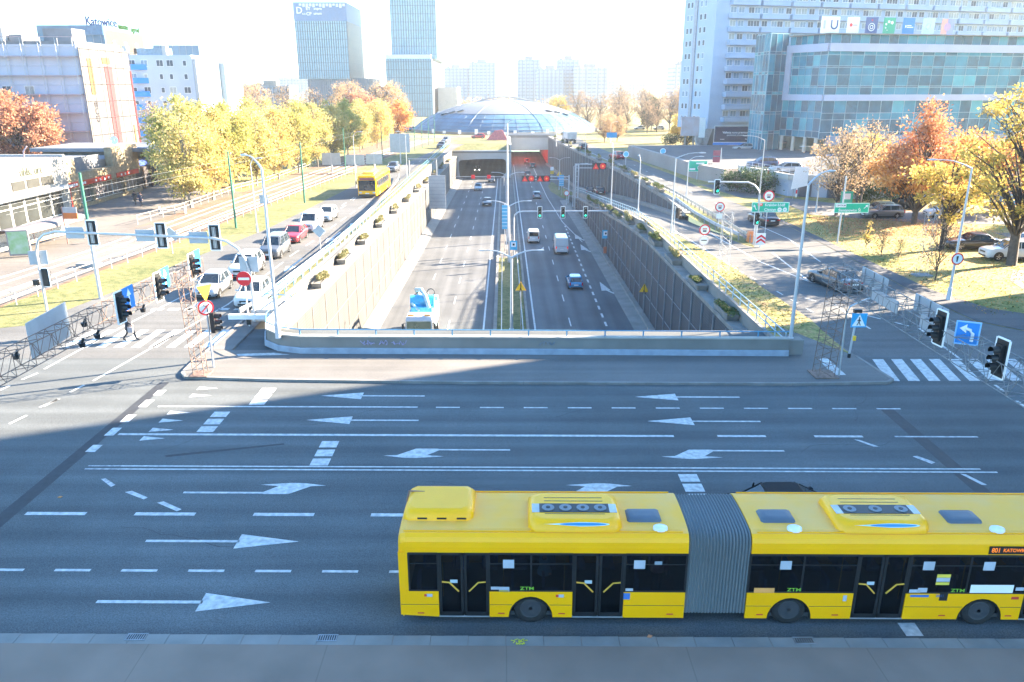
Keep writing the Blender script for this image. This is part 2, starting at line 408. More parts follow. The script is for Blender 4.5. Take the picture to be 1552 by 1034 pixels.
# floor of the cutting
sheet('cutting_road', [(-14.4, 38), (14.8, 38), (14.8, 163), (13.6, 200), (13.6, 300), (-12.5, 300), (-12.5, 208), (-13.4, 120)], TF, ASPH_T)
# pale gutters at the feet of the walls
gu = MB()
for (y0, y1) in zip(range(41, 208, 12), list(range(53, 208, 12))+[208]):
    gu.add([(lw(y0)+.02, y0, TF+.35), (lw(y0)+.5, y0, TF+.3), (lw(y0)+1.6, y0, TF+.006), (lw(y1)+.02, y1, TF+.35), (lw(y1)+.5, y1, TF+.3), (lw(y1)+1.6, y1, TF+.006)], [(0, 1, 4, 3), (1, 2, 5, 4)])
gu.build('left_gutter', CONC_L, kind='structure')
gu = MB()
gx = lambda y: interp([(41, 14.75), (130, 14.3), (165, 13.6)], y)
for (y0, y1) in zip(range(41, 160, 12), list(range(53, 160, 12))+[165]):
    gu.add([(gx(y0), y0, TF+.3), (gx(y0)-.55, y0, TF+.3), (gx(y0)-.6, y0, TF+.12), (gx(y0)-1.9, y0, TF+.006), (gx(y1), y1, TF+.3), (gx(y1)-.55, y1, TF+.3), (gx(y1)-.6, y1, TF+.12), (gx(y1)-1.9, y1, TF+.006)], [(0, 4, 5, 1), (1, 5, 6, 2), (2, 6, 7, 3)])
gu.build('right_gutter', CONC, kind='structure')
# ramp kerb
kb = MB()
for a, b in zip(ys, ys[1:]):
    if b <= 90 or a >= 240: continue
    a = max(a, 91)
    kb.add([(w2(a), a, rz_(a)+.45), (w2(a)-.7, a, rz_(a)+.4), (w2(a)-.75, a, rz_(a)), (w2(b), b, rz_(b)+.45), (w2(b)-.7, b, rz_(b)+.4), (w2(b)-.75, b, rz_(b))], [(0, 3, 4, 1), (1, 4, 5, 2)])
kb.build('ramp_kerb', CONC_L, kind='structure')

# pavement this side, with gutter stones and gully grates
b = MB()
b.add([(x, y + SL*x, z) for (y, z) in ((-60, .13), (16.72, .13), (16.72, .10), (17.12, .10), (17.17, .0)) for x in (-90, 90)],
      [(0, 1, 3, 2), (2, 3, 5, 4), (4, 5, 7, 6), (6, 7, 9, 8)])
b.build('near_pavement', mk_line('pavement_flags', (.225, .172, .137), (.18, .14, .112), 4.7, .03, 0, .9), kind='structure')
b = MB()
for i in range(-90, 90): b.box(cs(i*1.0+.5, 16.92, .10), (.985, .40, .03), 0)
b.build('gutter_stones', CONC, kind='structure')
for i, x in enumerate((-9.85, -4.75, 7.9)):
    t = thing('gully_grate', ('leftmost gully grate in the near gutter', 'gully grate second from left in the near gutter', 'gully grate in the near gutter below the front half of the articulated bus')[i], 'grate', cs(x, 17.0, .118), 0, 'gully grates in the near gutter')
    f = MB()
    for k in range(9): f.box((-.24+k*.06, 0, .006), (.025, .2, .012), 0)
    f.box((0, .12, .006), (.54, .03, .014)); f.box((0, -.12, .006), (.54, .03, .014)); f.build('grate_bars', GALV_D, t)
    f = MB(); f.box((0, 0, .001), (.52, .24, .002)); f.build('drain_hole', SBLACK, t)
# traffic island pavement with kerb
isl = [at(282, 574), at(277, 568), at(284, 560), at(300, 545), at(330, 522), at(350, 505), at(368, 488), (-16.4, 46.2), (-15.4, 49), (-15.3, 41), (15.6, 41), (16.8, 45), (19.2, 46.5), (19.2, 39.7), at(1352, 578), at(1345, 582), at(1200, 584), at(700, 582), at(420, 578)]
isl = [Vector((p[0], p[1])) for p in isl]
b = MB(); b.prism([(p.x, p.y) for p in isl][::-1], .0, .12); b.build('island_pavement', PAVE, kind='structure')
kerb = MB()
pts = [isl[i] for i in (6, 5, 4, 3, 2, 1, 0, 18, 17, 16, 15, 14, 13)]
for a, c in zip(pts, pts[1:]):
    d = (c-a); n = max(1, round(d.length/1.0)); ang = math.atan2(d.y, d.x)
    for k in range(n):
        m_ = a + d*((k+.5)/n); kerb.box((m_.x, m_.y, .065), (d.length/n-.015, .16, .145), 0, None, ang)
kerb.build('island_kerb', CONC_S, kind='structure')
sheet('island_white_line', [at(358, 540), at(416, 538), at(440, 541), at(362, 543)], .126, W_PAINT)
sheet('island_white_wedge', [at(1240, 548), at(1252, 545), at(1282, 572), at(1262, 572)], .126, W_PAINT)
# left side: grass strips, tram bed, square
lg = lr + [(-17.6, 182), (-15.4, 214), (-19, 214), (-24, 182), (-27.5, 140), (-30.2, 96), (-31.5, 70), (-33.2, 56), (-34, 50), (-42, 47), (-60, 47), (-60, 45.7)]
sheet('left_verge', lg, .02, GRASS)
sheet('tram_bed', [(-60, 47.2), (-42, 47.2), (-34.1, 50.2), (-33.3, 56), (-31.6, 70), (-30.3, 96), (-27.6, 140), (-24.2, 182), (-19.2, 214), (-23, 236), (-34, 236), (-36.5, 153), (-37, 119), (-38.5, 100), (-39.4, 80), (-44, 62), (-60, 55)], .016, BALLAST)
sheet('town_square', [(-140, 47), (-60, 47), (-60, 55), (-44, 62), (-39.4, 80), (-38.5, 100), (-37.5, 112), (-60, 128), (-140, 128)], .01, PAVE_L)
sheet('tram_stop_paving', [(-60, 47.4), (-42, 47.4), (-34.5, 50.4), (-33.6, 57), (-32, 76), (-38.5, 84), (-44, 62.2), (-60, 55.2)], .022, PAVE_L)
rails = MB()
for off in (1.2, 2.63, 4.5, 5.93):
    pl = [(-34.0-off*1.15, 47.3), (-33.4-off*1.05, 56), (-31.8-off, 70), (-30.5-off, 96), (-27.8-off, 140), (-24.6-off*.9, 182), (-20-off*.8, 230)]
    for a, c in zip(pl, pl[1:]):
        a, c = Vector(a), Vector(c); d = c-a; m_ = (a+c)/2
        rails.box((m_.x, m_.y, .06), (d.length, .09, .09), 0, None, math.atan2(d.y, d.x))
rails.build('tram_rails', GALV_D, kind='structure')
# right side verges
sheet('ramp_verge', [(15.75, 41.3), (16.9, 45.2), at(1290, 541), at(1262, 518), at(1229, 488), at(1152, 436), at(1116, 411), (18.7, 62), (17.2, 77), (15.7, 91)], .13, GRASS_L)
sheet('wedge_verge', [(23.3, 70.8), (23.6, 74), (23.8, 85), (23.7, 105), (22.5, 140), (19.1, 190), (15.1, 247), (14.2, 247), (17.6, 190), (21.3, 140), (22.4, 105), (21.7, 91), (22.2, 79), (22.7, 73)], .03, GRASS)
sheet('kerb_path', [(31.75, 44.4), (29.85, 46.7), (29.65, 53.8), (30.05, 64.8), (30.55, 83.1), (30.25, 94.2), (31.0, 94.2), (31.3, 83.1), (31.2, 64.8), (31.3, 54.5), (32.5, 49.5), (36.5, 46.3), (60, 41), (60, 38)], .03, asphalt('kerb_path_asphalt', (.09, .092, .097)))
sheet('square_path', [at(1552, 410)[:2], at(1552, 440)[:2], at(1530, 425)[:2], at(1535, 410)[:2]], .02, PAVE)
sheet('parking_road', [(36, 100), (36, 90), (45, 84.5), (58, 82.5), (120, 82), (120, 89), (58, 90), (48, 93), (38, 105)], .02, asphalt('service_asphalt', (.15, .15, .15)))
sheet('parking_lot', [(55, 58), (200, 58), (200, 78), (50, 78), (50, 66)], .02, asphalt('parking_asphalt', (.13, .13, .13)))
sheet('plaza_lane', [(30, 120), (32, 105), (38, 105), (36, 121)], .02, asphalt('lane_asphalt', (.13, .13, .13)))

# ------------------------------------------------------------------ painted markings
def quadm(b, a, c, w, z, m=0):
    a, c = Vector(a[:2]), Vector(c[:2]); d = (c-a).normalized(); n = Vector((-d.y, d.x))*w/2
    b.poly([(*(a-n), z), (*(c-n), z), (*(c+n), z), (*(a+n), z)], m)
def dashes(b, pts, w, z, on, off, m=0, start=0.0):
    pts = [Vector(p[:2]) for p in pts]; s = -start
    for a, c in zip(pts, pts[1:]):
        L_ = (c-a).length; d = (c-a)/L_; t = s
        while t < L_:
            t0, t1 = max(t, 0), min(t+on, L_)
            if t1 - t0 > .05: quadm(b, a+d*t0, a+d*t1, w, z, m)
            t += on+off
        s = t - L_
def solid(b, pts, w, z, m=0):
    for a, c in zip(pts, pts[1:]): quadm(b, a, c, w, z, m)
Z1 = .013
mb_ = MB()
for x in np.arange(-28.5, 24, 2.05): quadm(mb_, cs(x+.35, 20.13), cs(x+1.45, 20.13), .12, Z1)
for x in (-16.64, -12.84, -8.72, -4.65, -.55, 3.5, 7.6, 11.7): quadm(mb_, cs(x, 23.42), cs(x+2.1, 23.42), .2, Z1)
solid(mb_, [cs(-15.0, 26.72), cs(18.9, 26.72)], .10, Z1); solid(mb_, [cs(-15.0, 26.98), cs(18.4, 26.98)], .10, Z1)
solid(mb_, [cs(-16.3, 26.72), cs(-15.0, 26.72)], .08, Z1, 1); solid(mb_, [cs(-16.3, 26.98), cs(-15.0, 26.98)], .08, Z1, 1)
solid(mb_, [cs(-16.5, 29.88), cs(7.15, 29.88)], .18, Z1)
for x in (9.0, 13.1): quadm(mb_, cs(x, 29.9), cs(x+2.05, 29.9), .18, Z1)
quadm(mb_, cs(16.5, 29.9), cs(20.0, 29.9), .12, Z1, 1)
solid(mb_, [cs(-16.1, 32.92), cs(-4.05, 32.92)], .13, Z1)
for k in range(11): quadm(mb_, cs(-3.2+k*2.03, 32.9), cs(-2.1+k*2.03, 32.9), .12, Z1)
# stop blocks, teeth
for (x, y0, y1) in ((-16.75, 34.3, 34.95), (-16.8, 32.85, 33.7), (-16.85, 31.15, 31.95), (-16.85, 29.75, 30.55), (-16.85, 28.2, 28.85)):
    mb_.poly([(x-.2, y0+.28, Z1), (x+.2, y0+.28, Z1), (x+.2, y1+.28, Z1), (x-.2, y1+.28, Z1)])
for i, (px, py) in enumerate(((297, 589), (286, 600), (275, 607), (252, 626), (240, 638), (225, 652), (211, 665), (200, 673))):
    p = at(px, py); m_ = 1 if i in (2, 7, 5) else 0
    if i == 2 or i == 7: continue
    mb_.poly([(p.x+.1, p.y-.22, Z1), (p.x+1.1, p.y, Z1), (p.x+.1, p.y+.22, Z1)], m_)
for (x, ys_) in ((-11.6, (35.15, 34.4, 33.65)), (-12.9, (32.25, 31.45, 30.65)), (-7.3, (29.1, 28.3, 27.5)), (6.95, (26.05, 25.3, 24.55))):
    for y in ys_: mb_.poly([(x-.36, y-.3, Z1), (x+.36, y-.3, Z1), (x+.36, y+.3, Z1), (x-.36, y+.3, Z1)])
mb_.poly([tuple(p) for p in (at(1360, 944, Z1), at(1386, 944, Z1), at(1400, 964, Z1), at(1374, 964, Z1))])
def arrow(b, x, t, d, z=Z1):       # straight lane arrow: tail at x, d=+1 points right
    solid(b, [cs(x, t), cs(x+3.05*d, t)], .13, z)
    b.poly([cs(x+3.0*d, t+.42, z), cs(x+3.0*d, t-.42, z), cs(x+5.0*d, t, z)])
arrow(mb_, -11.72, 21.75, 1); arrow(mb_, -11.75, 18.62, 1)
arrow(mb_, -3.85, 34.28, -1); arrow(mb_, -3.85, 31.42, -1); arrow(mb_, 11.2, 34.25, -1); arrow(mb_, 11.3, 31.42, -1)
TURN = [(0, -.06), (2.9, -.06), (2.95, -.09), (3.85, -.09), (4.55, .5), (5.1, .55), (4.3, .72), (3.8, .75), (2.65, .6), (3.35, .5), (2.9, .06), (0, .06)]
def turn(b, x, t, d, z=Z1, m=0): b.poly([cs(x+p[0]*d, t+p[1]*d, z) for p in TURN], m)
turn(mb_, -11.75, 24.92, 1); turn(mb_, .2, 28.5, -1); turn(mb_, 11.35, 28.5, -1); turn(mb_, -.4, 24.98, 1, Z1+.001)
Q = lambda l, z=Z1: [tuple(at(a, b_, z)) for a, b_ in l]
mb_.poly(Q([(153, 726), (160, 725), (175, 735), (168, 738)]), 1)
mb_.poly(Q([(189, 746), (200, 744), (224, 754), (218, 757)])); mb_.poly(Q([(238, 762), (248, 760), (275, 772), (268, 775)]))
mb_.poly(Q([(1294, 666), (1303, 667), (1332, 677), (1324, 677)])); mb_.poly(Q([(1383, 692), (1390, 691), (1418, 701), (1412, 703)]), 1)
mb_.poly(Q([(1455, 718), (1464, 719), (1496, 735), (1488, 735)]))
mb_.build('cross_street_markings', [W_PAINT, W_PAINT2], kind='structure')
tr = MB()
tr.poly([(-17.6, 17.6, .0105), (-17.0, 17.6, .0105), (-16.85, 36.3, .0105), (-17.35, 36.3, .0105)])
tr.poly([tuple(at(a, b_, .0105)) for a, b_ in ((1330, 617), (1350, 617), (1515, 757), (1490, 757))])
tr.poly([tuple(at(a, b_, .0105)) for a, b_ in ((250, 690), (430, 672), (431, 674), (252, 693))])
tr.build('tar_seams', TAR, kind='structure')
ck = MB(); rc_ = random.Random(3)
for (x, t, n, a) in ((-13, 22.6, 16, .1), (-9, 30.9, 14, -.1), (2, 31.8, 22, .05), (12, 28.4, 12, .4), (-3, 25.8, 12, -.3), (15.5, 31.5, 10, 1.2), (-14.5, 28, 9, 1.0), (5, 22.5, 12, .1)):
    p_ = Vector((x, t + SL*x)); an = a
    for k in range(n):
        an += rc_.uniform(-.5, .5) - (an-a)*.3; q_ = p_ + Vector((math.cos(an), math.sin(an)))*rc_.uniform(.25, .5); quadm(ck, p_, q_, rc_.uniform(.012, .035), .0102); p_ = q_
ck.build('road_cracks', TAR, kind='structure')
# junction left: crossing stripes, lane lines
mb_ = MB(); Z2 = .018
for k in range(10):
    x0 = -25.3+k*1.0; mb_.poly([(x0, 41.8, Z2), (x0+.5, 41.8, Z2), (x0+.55, 45.2, Z2), (x0+.05, 45.2, Z2)])
x = -23.6
while x < -17.2: mb_.poly([(x, 49.6, Z2), (x+.75, 49.6, Z2), (x+.75, 50.1, Z2), (x, 50.1, Z2)]); x += 1.1
solid(mb_, [at(67, 560), at(186, 495.5), at(288, 444)], .13, Z2); solid(mb_, [at(141, 578), at(300, 488), at(345, 462), at(382, 434)], .13, Z2)
for a, c in (((33, 576), (57, 566)), ((0, 592), (15, 585)), ((65, 617), (90, 605)), ((14, 643), (41, 630)), ((106, 595), (128, 584)), ((88, 606), (60, 618))): quadm(mb_, at(*a), at(*c), .14, Z2)
solid(mb_, [at(394, 424), at(429, 397.7)], .13, Z2)
dashes(mb_, [at(439, 389), at(476, 364.8), at(515, 336), at(560, 305)], .12, Z2, 2.6, 2.2)
dashes(mb_, [at(432, 372), at(478, 340), at(515, 314), at(548, 292)], .12, Z2, 2.6, 2.6)
dashes(mb_, [at(493, 330), at(530, 308), at(575, 270), at(640, 243)], .12, Z2, 2.6, 4.6)
for (a, c) in (((442, 404), (458, 392)), ((502, 362), (516, 352)), ((537, 339), (548, 330))):
    p, q = at(*a), at(*c); d = (p-q).normalized(); n = Vector((-d.y, d.x, 0))
    quadm(mb_, q, p, .16, Z2); mb_.poly([tuple(p+n*.45+Vector((0, 0, Z2))), tuple(p+d*2.2+Vector((0, 0, Z2))), tuple(p-n*.45+Vector((0, 0, Z2)))])
mb_.poly([tuple(at(a, b_, Z2)) for a, b_ in ((282, 470), (300, 458), (322, 455), (286, 471))])
mb_.build('left_road_markings', [W_PAINT, W_PAINT2], kind='structure')
# junction right
mb_ = MB()
for k in range(8):
    x0 = 19.75+k*1.03; mb_.poly([(x0-.45, 36.1, Z2), (x0+.15, 36.1, Z2), (x0+.85, 39.4, Z2), (x0+.25, 39.4, Z2)], 0 if k < 6 else 1)
solid(mb_, [at(1020, 348), at(1116, 408)], .14, Z2)
dashes(mb_, [at(1119, 410), at(1160, 432), at(1240, 478)], .12, Z2, 1.0, 1.3)
solid(mb_, [at(1060, 345), at(1152, 397), at(1228, 428)], .16, Z2); solid(mb_, [at(1170, 383), at(1228, 428), at(1243, 430)], .16, Z2)
solid(mb_, [at(1152, 343), at(1195, 362), at(1243, 397)], .14, Z2)
quadm(mb_, at(1220, 452), at(1237, 457), .12, Z2); quadm(mb_, at(1308, 455), at(1323, 460), .12, Z2)
solid(mb_, [at(1265, 462), at(1295, 484), at(1319, 499)], .15, Z2); quadm(mb_, at(1356, 489), at(1379, 495), .14, Z2); quadm(mb_, at(1300, 475), at(1335, 484), .14, Z2)
solid(mb_, [at(1393, 498), at(1457, 546)], .15, Z2); quadm(mb_, at(1508, 584), at(1522, 594), .15, Z2); quadm(mb_, at(1541, 608), at(1560, 622), .15, Z2)
dashes(mb_, [at(1090, 310), at(1010, 275), at(960, 250)], .13, Z2, 1.6, 4.2)
solid(mb_, [(24.3, 74), (24.4, 90), (24.1, 106), (22.9, 141), (19.6, 190)], .14, Z2)
mb_.build('right_road_markings', [W_PAINT, W_PAINT2], kind='structure')
rm = MB()
for a, b_ in ((76, 92), (92, 113), (113, 148), (148, 170), (170, 190)):
    rm.poly([(rl(a)+.5, a, rz_(a)+.012), (rl(a)+.64, a, rz_(a)+.012), (rl(b_)+.64, b_, rz_(b_)+.012), (rl(b_)+.5, b_, rz_(b_)+.012)])
rm.build('ramp_markings', W_PAINT, kind='structure')
# cutting: carriageway lines
mb_ = MB(); ZT = TF+.012
solid(mb_, [(3.0, 41, 0), (2.9, 247, 0)], .18, ZT); solid(mb_, [(-2.2, 41, 0), (-1.75, 207, 0)], .18, ZT)
dashes(mb_, [(-9.2, 46), (-8.1, 207)], .12, ZT, 3.2, 6.3); dashes(mb_, [(-5.8, 44), (-4.95, 207)], .12, ZT, 3.2, 6.3)
dashes(mb_, [(6.6, 45), (6.6, 247)], .12, ZT, 3.0, 6.5)
dashes(mb_, [(10.0, 43), (10.45, 134)], .22, ZT, 1.5, 1.55)
solid(mb_, [(12.0, 118), (10.3, 137), (9.3, 170), (8.6, 247)], .14, ZT)
for (px, py) in ((872, 412), (845, 378), (858, 397)): pass
for (x, y) in ((12.1, 88), (12.0, 112), (11.9, 121)):
    quadm(mb_, (x+.55, y-1.6), (x-.1, y), .3, ZT); mb_.poly([(x-.75, y-.3, ZT), (x+.35, y-.1, ZT), (x-.45, y+4.2, ZT)])
mb_.poly([(5.2, 112, ZT), (5.7, 112, ZT), (5.9, 114.4, ZT)])
mb_.build('cutting_markings', W_PAINT, kind='structure')
tk = MB()
for x, y, l in ((-3.9, 80, 2.4), (-4.2, 75, 2.9), (-5.2, 86, 3.2), (-9.5, 70, 3)): quadm(tk, (x-l/2, y-.3), (x+l/2, y+.25), .12, TF+.006)
tk.build('tar_patches', TAR, kind='structure')
# median of the cutting
sheet('median_lawn', [(-.7, 41), (2.1, 41), (2.1, 106), (-.9, 106)], TF+.12, GRASS)
sheet('median_paving', [(-1.0, 106), (2.1, 106), (1.9, 247), (.9, 247), (.7, 207), (-1.0, 207)], TF+.12, PAVE_L)
mk_ = MB(); mk_.bb((-1.15, 41, TF), (-.8, 207, TF+.2)); mk_.bb((2.15, 41, TF), (2.4, 247, TF+.18)); mk_.build('median_kerbs', CONC, kind='structure')
# ------------------------------------------------------------------ retaining walls of the cutting, rails, parapet, portals
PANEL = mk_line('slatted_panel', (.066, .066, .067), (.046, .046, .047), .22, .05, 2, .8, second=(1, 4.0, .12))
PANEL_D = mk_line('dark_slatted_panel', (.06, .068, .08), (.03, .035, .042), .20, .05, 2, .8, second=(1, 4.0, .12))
POSTC = mk('panel_post_concrete', (.105, .103, .10), .8, var=.1)
POSTD = mk('panel_post_grey', (.20, .21, .23), .8, var=.1)
def strip_wall(b, ys, fx, fz0, fz1, th, m=0):
    """vertical wall following x = fx(y), thickness th towards +x if th>0"""
    for a, c in zip(ys, ys[1:]):
        vs = []
        for y in (a, c):
            vs += [(fx(y), y, fz0(y)), (fx(y)+th, y, fz0(y)), (fx(y)+th, y, fz1(y)), (fx(y), y, fz1(y))]
        b.add(vs, [(0, 3, 7, 4), (1, 5, 6, 2), (3, 2, 6, 7), (0, 4, 5, 1), (0, 1, 2, 3), (4, 7, 6, 5)], m)
ltop = lambda y: interp([(41, -1.0), (90, -1.3), (153, -2.3), (208, -2.9)], y)
rtop = lambda y: min(-.95, rz_(y)-.85)
Ys = list(range(41, 209, 8)) + [208]
Ys = sorted(set(Ys))
lwall = thing('retaining_wall', 'sunlit slatted retaining wall along the left side of the sunken road', 'wall', (lw(41), 41, TF))
def rel(o, root):
    o.parent = root; o.matrix_parent_inverse = Matrix(); KIDS.setdefault(root.name, []).append(o)
def shiftmb(b, d):
    b.v = [(x-d[0], y-d[1], z-d[2]) for x, y, z in b.v]; return b
def part(b, name, m, root, kind=None, label=None):
    return shiftmb(b, root.location).build(name, m, root, kind=kind, label=label)
b = MB(); strip_wall(b, Ys, lambda y: lw(y)-.02, lambda y: TF-.2, ltop, -.5); part(b, 'panels', PANEL, lwall)
b = MB(); strip_wall(b, Ys, lambda y: lw(y)+.06, lambda y: ltop(y)-.004, lambda y: ltop(y)+.22, -1.75); part(b, 'coping_ledge', CONC_L, lwall)
b = MB(); strip_wall(b, Ys, lambda y: lw(y)-1.25, lambda y: ltop(y)+.2, lambda y: .1, -.9 if 0 else -.25); part(b, 'upper_wall', CONC_L, lwall)
b = MB()
for a, c in zip(Ys, Ys[1:]):   # grass bank behind the upper wall
    b.poly([(lw(a)-1.5, a, .09), (lw(c)-1.5, c, .09), (-16.4, c, .03), (-16.4, a, .03)])
b.build('bank_lawn', GRASS, kind='structure')
y = 43
while y < 207:
    q = MB(); q.box((0, 0, (ltop(y)-TF)/2-.1), (.03, .16, ltop(y)-TF-.2)); o = q.build('panel_post', POSTC, lwall); o.location = (lw(y)-.0-lwall.location.x, y-41, 0); y += 4.0
for k, zz in enumerate((-6.4, -3.9)):
    b = MB(); strip_wall(b, Ys, lambda y: lw(y)+.025, lambda y: zz, lambda y: zz+.10, -.04); part(b, 'panel_rail', POSTC, lwall)
rwall = thing('retaining_wall', 'shaded slatted retaining wall with planters along the right side of the sunken road', 'wall', (gx(41), 41, TF))
YR = list(range(41, 165, 6)) + [164]
b = MB(); strip_wall(b, YR, lambda y: gx(y)+.02, lambda y: TF-.2, rtop, .4); part(b, 'panels', PANEL_D, rwall)
b = MB(); strip_wall(b, YR, lambda y: gx(y)-.06, lambda y: rtop(y)-.004, lambda y: rtop(y)+.3, .95); part(b, 'coping_ledge', CONC_S, rwall)
b = MB(); strip_wall(b, YR, lambda y: gx(y)+.86, lambda y: rtop(y)+.25, lambda y: min(.2, rz_(y)+.35), .22); part(b, 'upper_wall', CONC_L, rwall)
y = 42.2
while y < 162:
    q = MB(); h = rtop(y)-TF-.1; q.box((0, 0, h/2), (.10, .13, h)); o = q.build('panel_post', POSTD, rwall); o.location = (gx(y)-.05-rwall.location.x, y-41, 0); y += 3.2
for zz in (-6.3, -3.6):
    b = MB(); strip_wall(b, [a for a in YR if rtop(a) > zz+.3], lambda y: gx(y)-.02, lambda y: zz, lambda y: zz+.07, .05); part(b, 'panel_rail', POSTD, rwall)
far = thing('retaining_wall', 'dark slatted retaining wall between ramp and surface street, running to the right tunnel', 'wall', (13.6, 247, TF))
YW = [91, 98, 105, 115, 125, 140, 150, 160, 170, 180, 190, 205, 220, 235, 247]
b = MB(); strip_wall(b, YW, lambda y: w2(y)+.02, lambda y: TF-.2, lambda y: -.35, .4); part(b, 'panels', PANEL_D, far)
b = MB(); strip_wall(b, YW, lambda y: w2(y)-.08, lambda y: -.36, lambda y: .12, .9); part(b, 'coping', CONC_S, far)
y = 93
while y < 246:
    z0 = max(TF, rz_(y)); q = MB(); h = -.4-z0
    if h > .4:
        q.box((0, 0, h/2+z0-TF), (.10, .13, h)); o = q.build('panel_post', POSTD, far); o.location = (w2(y)-.05-13.6, y-247, 0)
    y += 3.6

# concrete parapet with the blue rail, facing the cross street
par = thing('parapet', 'long pale concrete parapet with thin blue rail closing the near end of the cutting', 'parapet', (0, 40.2, 0))
pp = [(-13.9, 49.5), (-14.15, 46), (-14.1, 43.6), (-13.6, 41.9), (-12.6, 40.9), (-11.3, 40.45), (0, 40.2), (15.5, 39.75)]
def sweep(b, path, prof, m=0, closed_caps=True):
    P_ = [Vector(p) for p in path]; rg = []
    for i, p in enumerate(P_):
        a = P_[max(0, i-1)]; c = P_[min(len(P_)-1, i+1)]; d = (c-a).normalized(); n = Vector((-d.y, d.x))
        rg.append([(p.x+n.x*u, p.y+n.y*u, w) for u, w in prof])
    b.rings(rg, m, False, True)
b = MB(); sweep(b, pp, [(-.02, .12), (0, .42), (.02, .42), (.06, 1.02), (.34, 1.02), (.5, .12)]); part(b, 'wall', CONC_L, par)
b = MB(); sweep(b, pp, [(-.12, .1), (-.10, .40), (-.03, .44), (-.03, .1)]); part(b, 'base_band', mk('blue_grey_base', (.28, .33, .40), .8, var=.15), par)
b = MB(); sweep(b, pp, [(.0, 1.022), (.0, 1.09), (.40, 1.09), (.40, 1.022)]); part(b, 'coping', mk('parapet_coping', (.34, .33, .30), .8, var=.12, sc=1), par)
b = MB(); b.tube([(p[0]+.0, p[1]+.22, 1.42) for p in pp], .032, 6); part(b, 'rail', BLUER, par)
x = -11.3
while x < 15.5:
    q = MB(); q.box((0, 0, .16), (.07, .05, .34)); o = q.build('rail_post', BLUER, par); o.location = (x, .22+SL*x*1.0, 1.08); x += 2.1
gm = mk('graffiti_violet', (.36, .34, .55), .8); gk = mk('graffiti_dark', (.18, .22, .28), .8)
def scrawl(x0, w, h, n, m, seed):
    r_ = random.Random(seed); q = MB(); pts = []
    for i in range(n): pts.append((x0 + w*i/n + r_.uniform(-.08, .12), 40.17 + SL*x0 - .012, .55+.06 + h*r_.random()))
    for a, c in zip(pts, pts[1:]): q.tube([a, c], .014, 4, 0, False)
    part(q, 'graffiti_tag', m, par)
scrawl(-7.9, .8, .3, 16, gm, 1); scrawl(-6.9, .5, .3, 12, gm, 2); scrawl(-6.2, .8, .28, 16, gm, 3); scrawl(1.9, .8, .26, 18, gk, 4)

# railings
def railing(name, label, cat, pts, heights, spacing, m, r=.03, post=(.05, .05), z=0.0, group=None, maxp=95, mp=None, tops=None):
    """pts: plan points (x,y) or (x,y,z)"""
    P_ = [Vector((p[0], p[1], p[2] if len(p) > 2 else z)) for p in pts]
    t = thing(name, label, cat, P_[0], 0, group)
    for h in heights:
        b = MB(); b.tube([p-P_[0]+Vector((0, 0, h)) for p in P_], r, 5 if r > .02 else 4); b.build('rail', m, t)
    L_ = sum((c-a).length for a, c in zip(P_, P_[1:])); n = min(maxp, max(2, int(L_/spacing)+1)); st = L_/(n-1)
    hh = max(heights); me = None; s = 0; k = 0
    for a, c in zip(P_, P_[1:]):
        seg = (c-a).length
        while k*st <= s+seg+1e-4 and k < n:
            p = a + (c-a)*((k*st-s)/seg)
            if me is None:
                q = MB(); q.box((0, 0, hh/2), (post[0], post[1], hh)); o = q.build('post', mp or m, t); me = o.data
            else: o = put('post', me, t)
            o.location = p-P_[0]; k += 1
        s += seg
    return t
def guardrail(label, pts, spacing=2.2, group='steel guardrails beside the roads', side=1, z=0.0, double=False):
    P_ = [Vector((p[0], p[1], p[2] if len(p) > 2 else z)) for p in pts]
    t = thing('guardrail', label, 'guardrail', P_[0], 0, group)
    prof = [(0, .45), (.05, .50), (.05, .56), (.0, .60), (.0, .63), (.05, .67), (.05, .73), (0, .78)]
    b = MB(); rg = []
    for i, p in enumerate(P_):
        a = P_[max(0, i-1)]; c = P_[min(len(P_)-1, i+1)]; d = (c-a); d.z = 0; d.normalize(); n_ = Vector((-d.y, d.x, 0))*side
        rg.append([p-P_[0]+n_*u+Vector((0, 0, w)) for u, w in prof] + [p-P_[0]-n_*.03+Vector((0, 0, w)) for w in (.78, .45)])
    b.rings(rg, 0, False, True); b.build('beam', GALV, t)
    L_ = sum((c-a).length for a, c in zip(P_, P_[1:])); n = min(95, max(2, int(L_/spacing)+1)); st = L_/(n-1); me = None; s = 0; k = 0
    for a, c in zip(P_, P_[1:]):
        seg = (c-a).length
        while k*st <= s+seg+1e-4 and k < n:
            p = a + (c-a)*((k*st-s)/seg)
            if me is None:
                q = MB(); q.box((0, 0, .38), (.1, .06, .76)); o = q.build('post', GALV_D, t); me = o.data
            else: o = put('post', me, t)
            o.location = p-P_[0]; k += 1
        s += seg
    return t
railing('railing', 'blue railing on the left wall of the cutting, above the planters', 'railing', [(-15.9, 49.2), (-15.55, 60), (-15.3, 80), (-15.05, 105), (-14.8, 160), (-14.6, 214)], (.55, 1.0), 2.2, BLUER, .045)
railing('railing', 'short blue railing at the left corner of the parapet', 'railing', [(-14.1, 49.4), (-15.3, 49.6), (-16.0, 49.9)], (.5, .95), .9, BLUER, .04, z=.12)
guardrail('sunlit guardrail along the near edge of the left road, above the cutting', [(-16.9, 47.4), (-16.3, 50), (-15.9, 58), (-15.4, 71), (-15.6, 93), (-16.1, 110), (-16.6, 122), (-17.4, 130)], 2.0, side=1)
railing('railing', 'white top rail just behind the left guardrail', 'railing', [(-16.2, 48.6), (-15.8, 58), (-15.35, 71), (-15.35, 90)], (1.0,), 2.0, WHITE, .035)
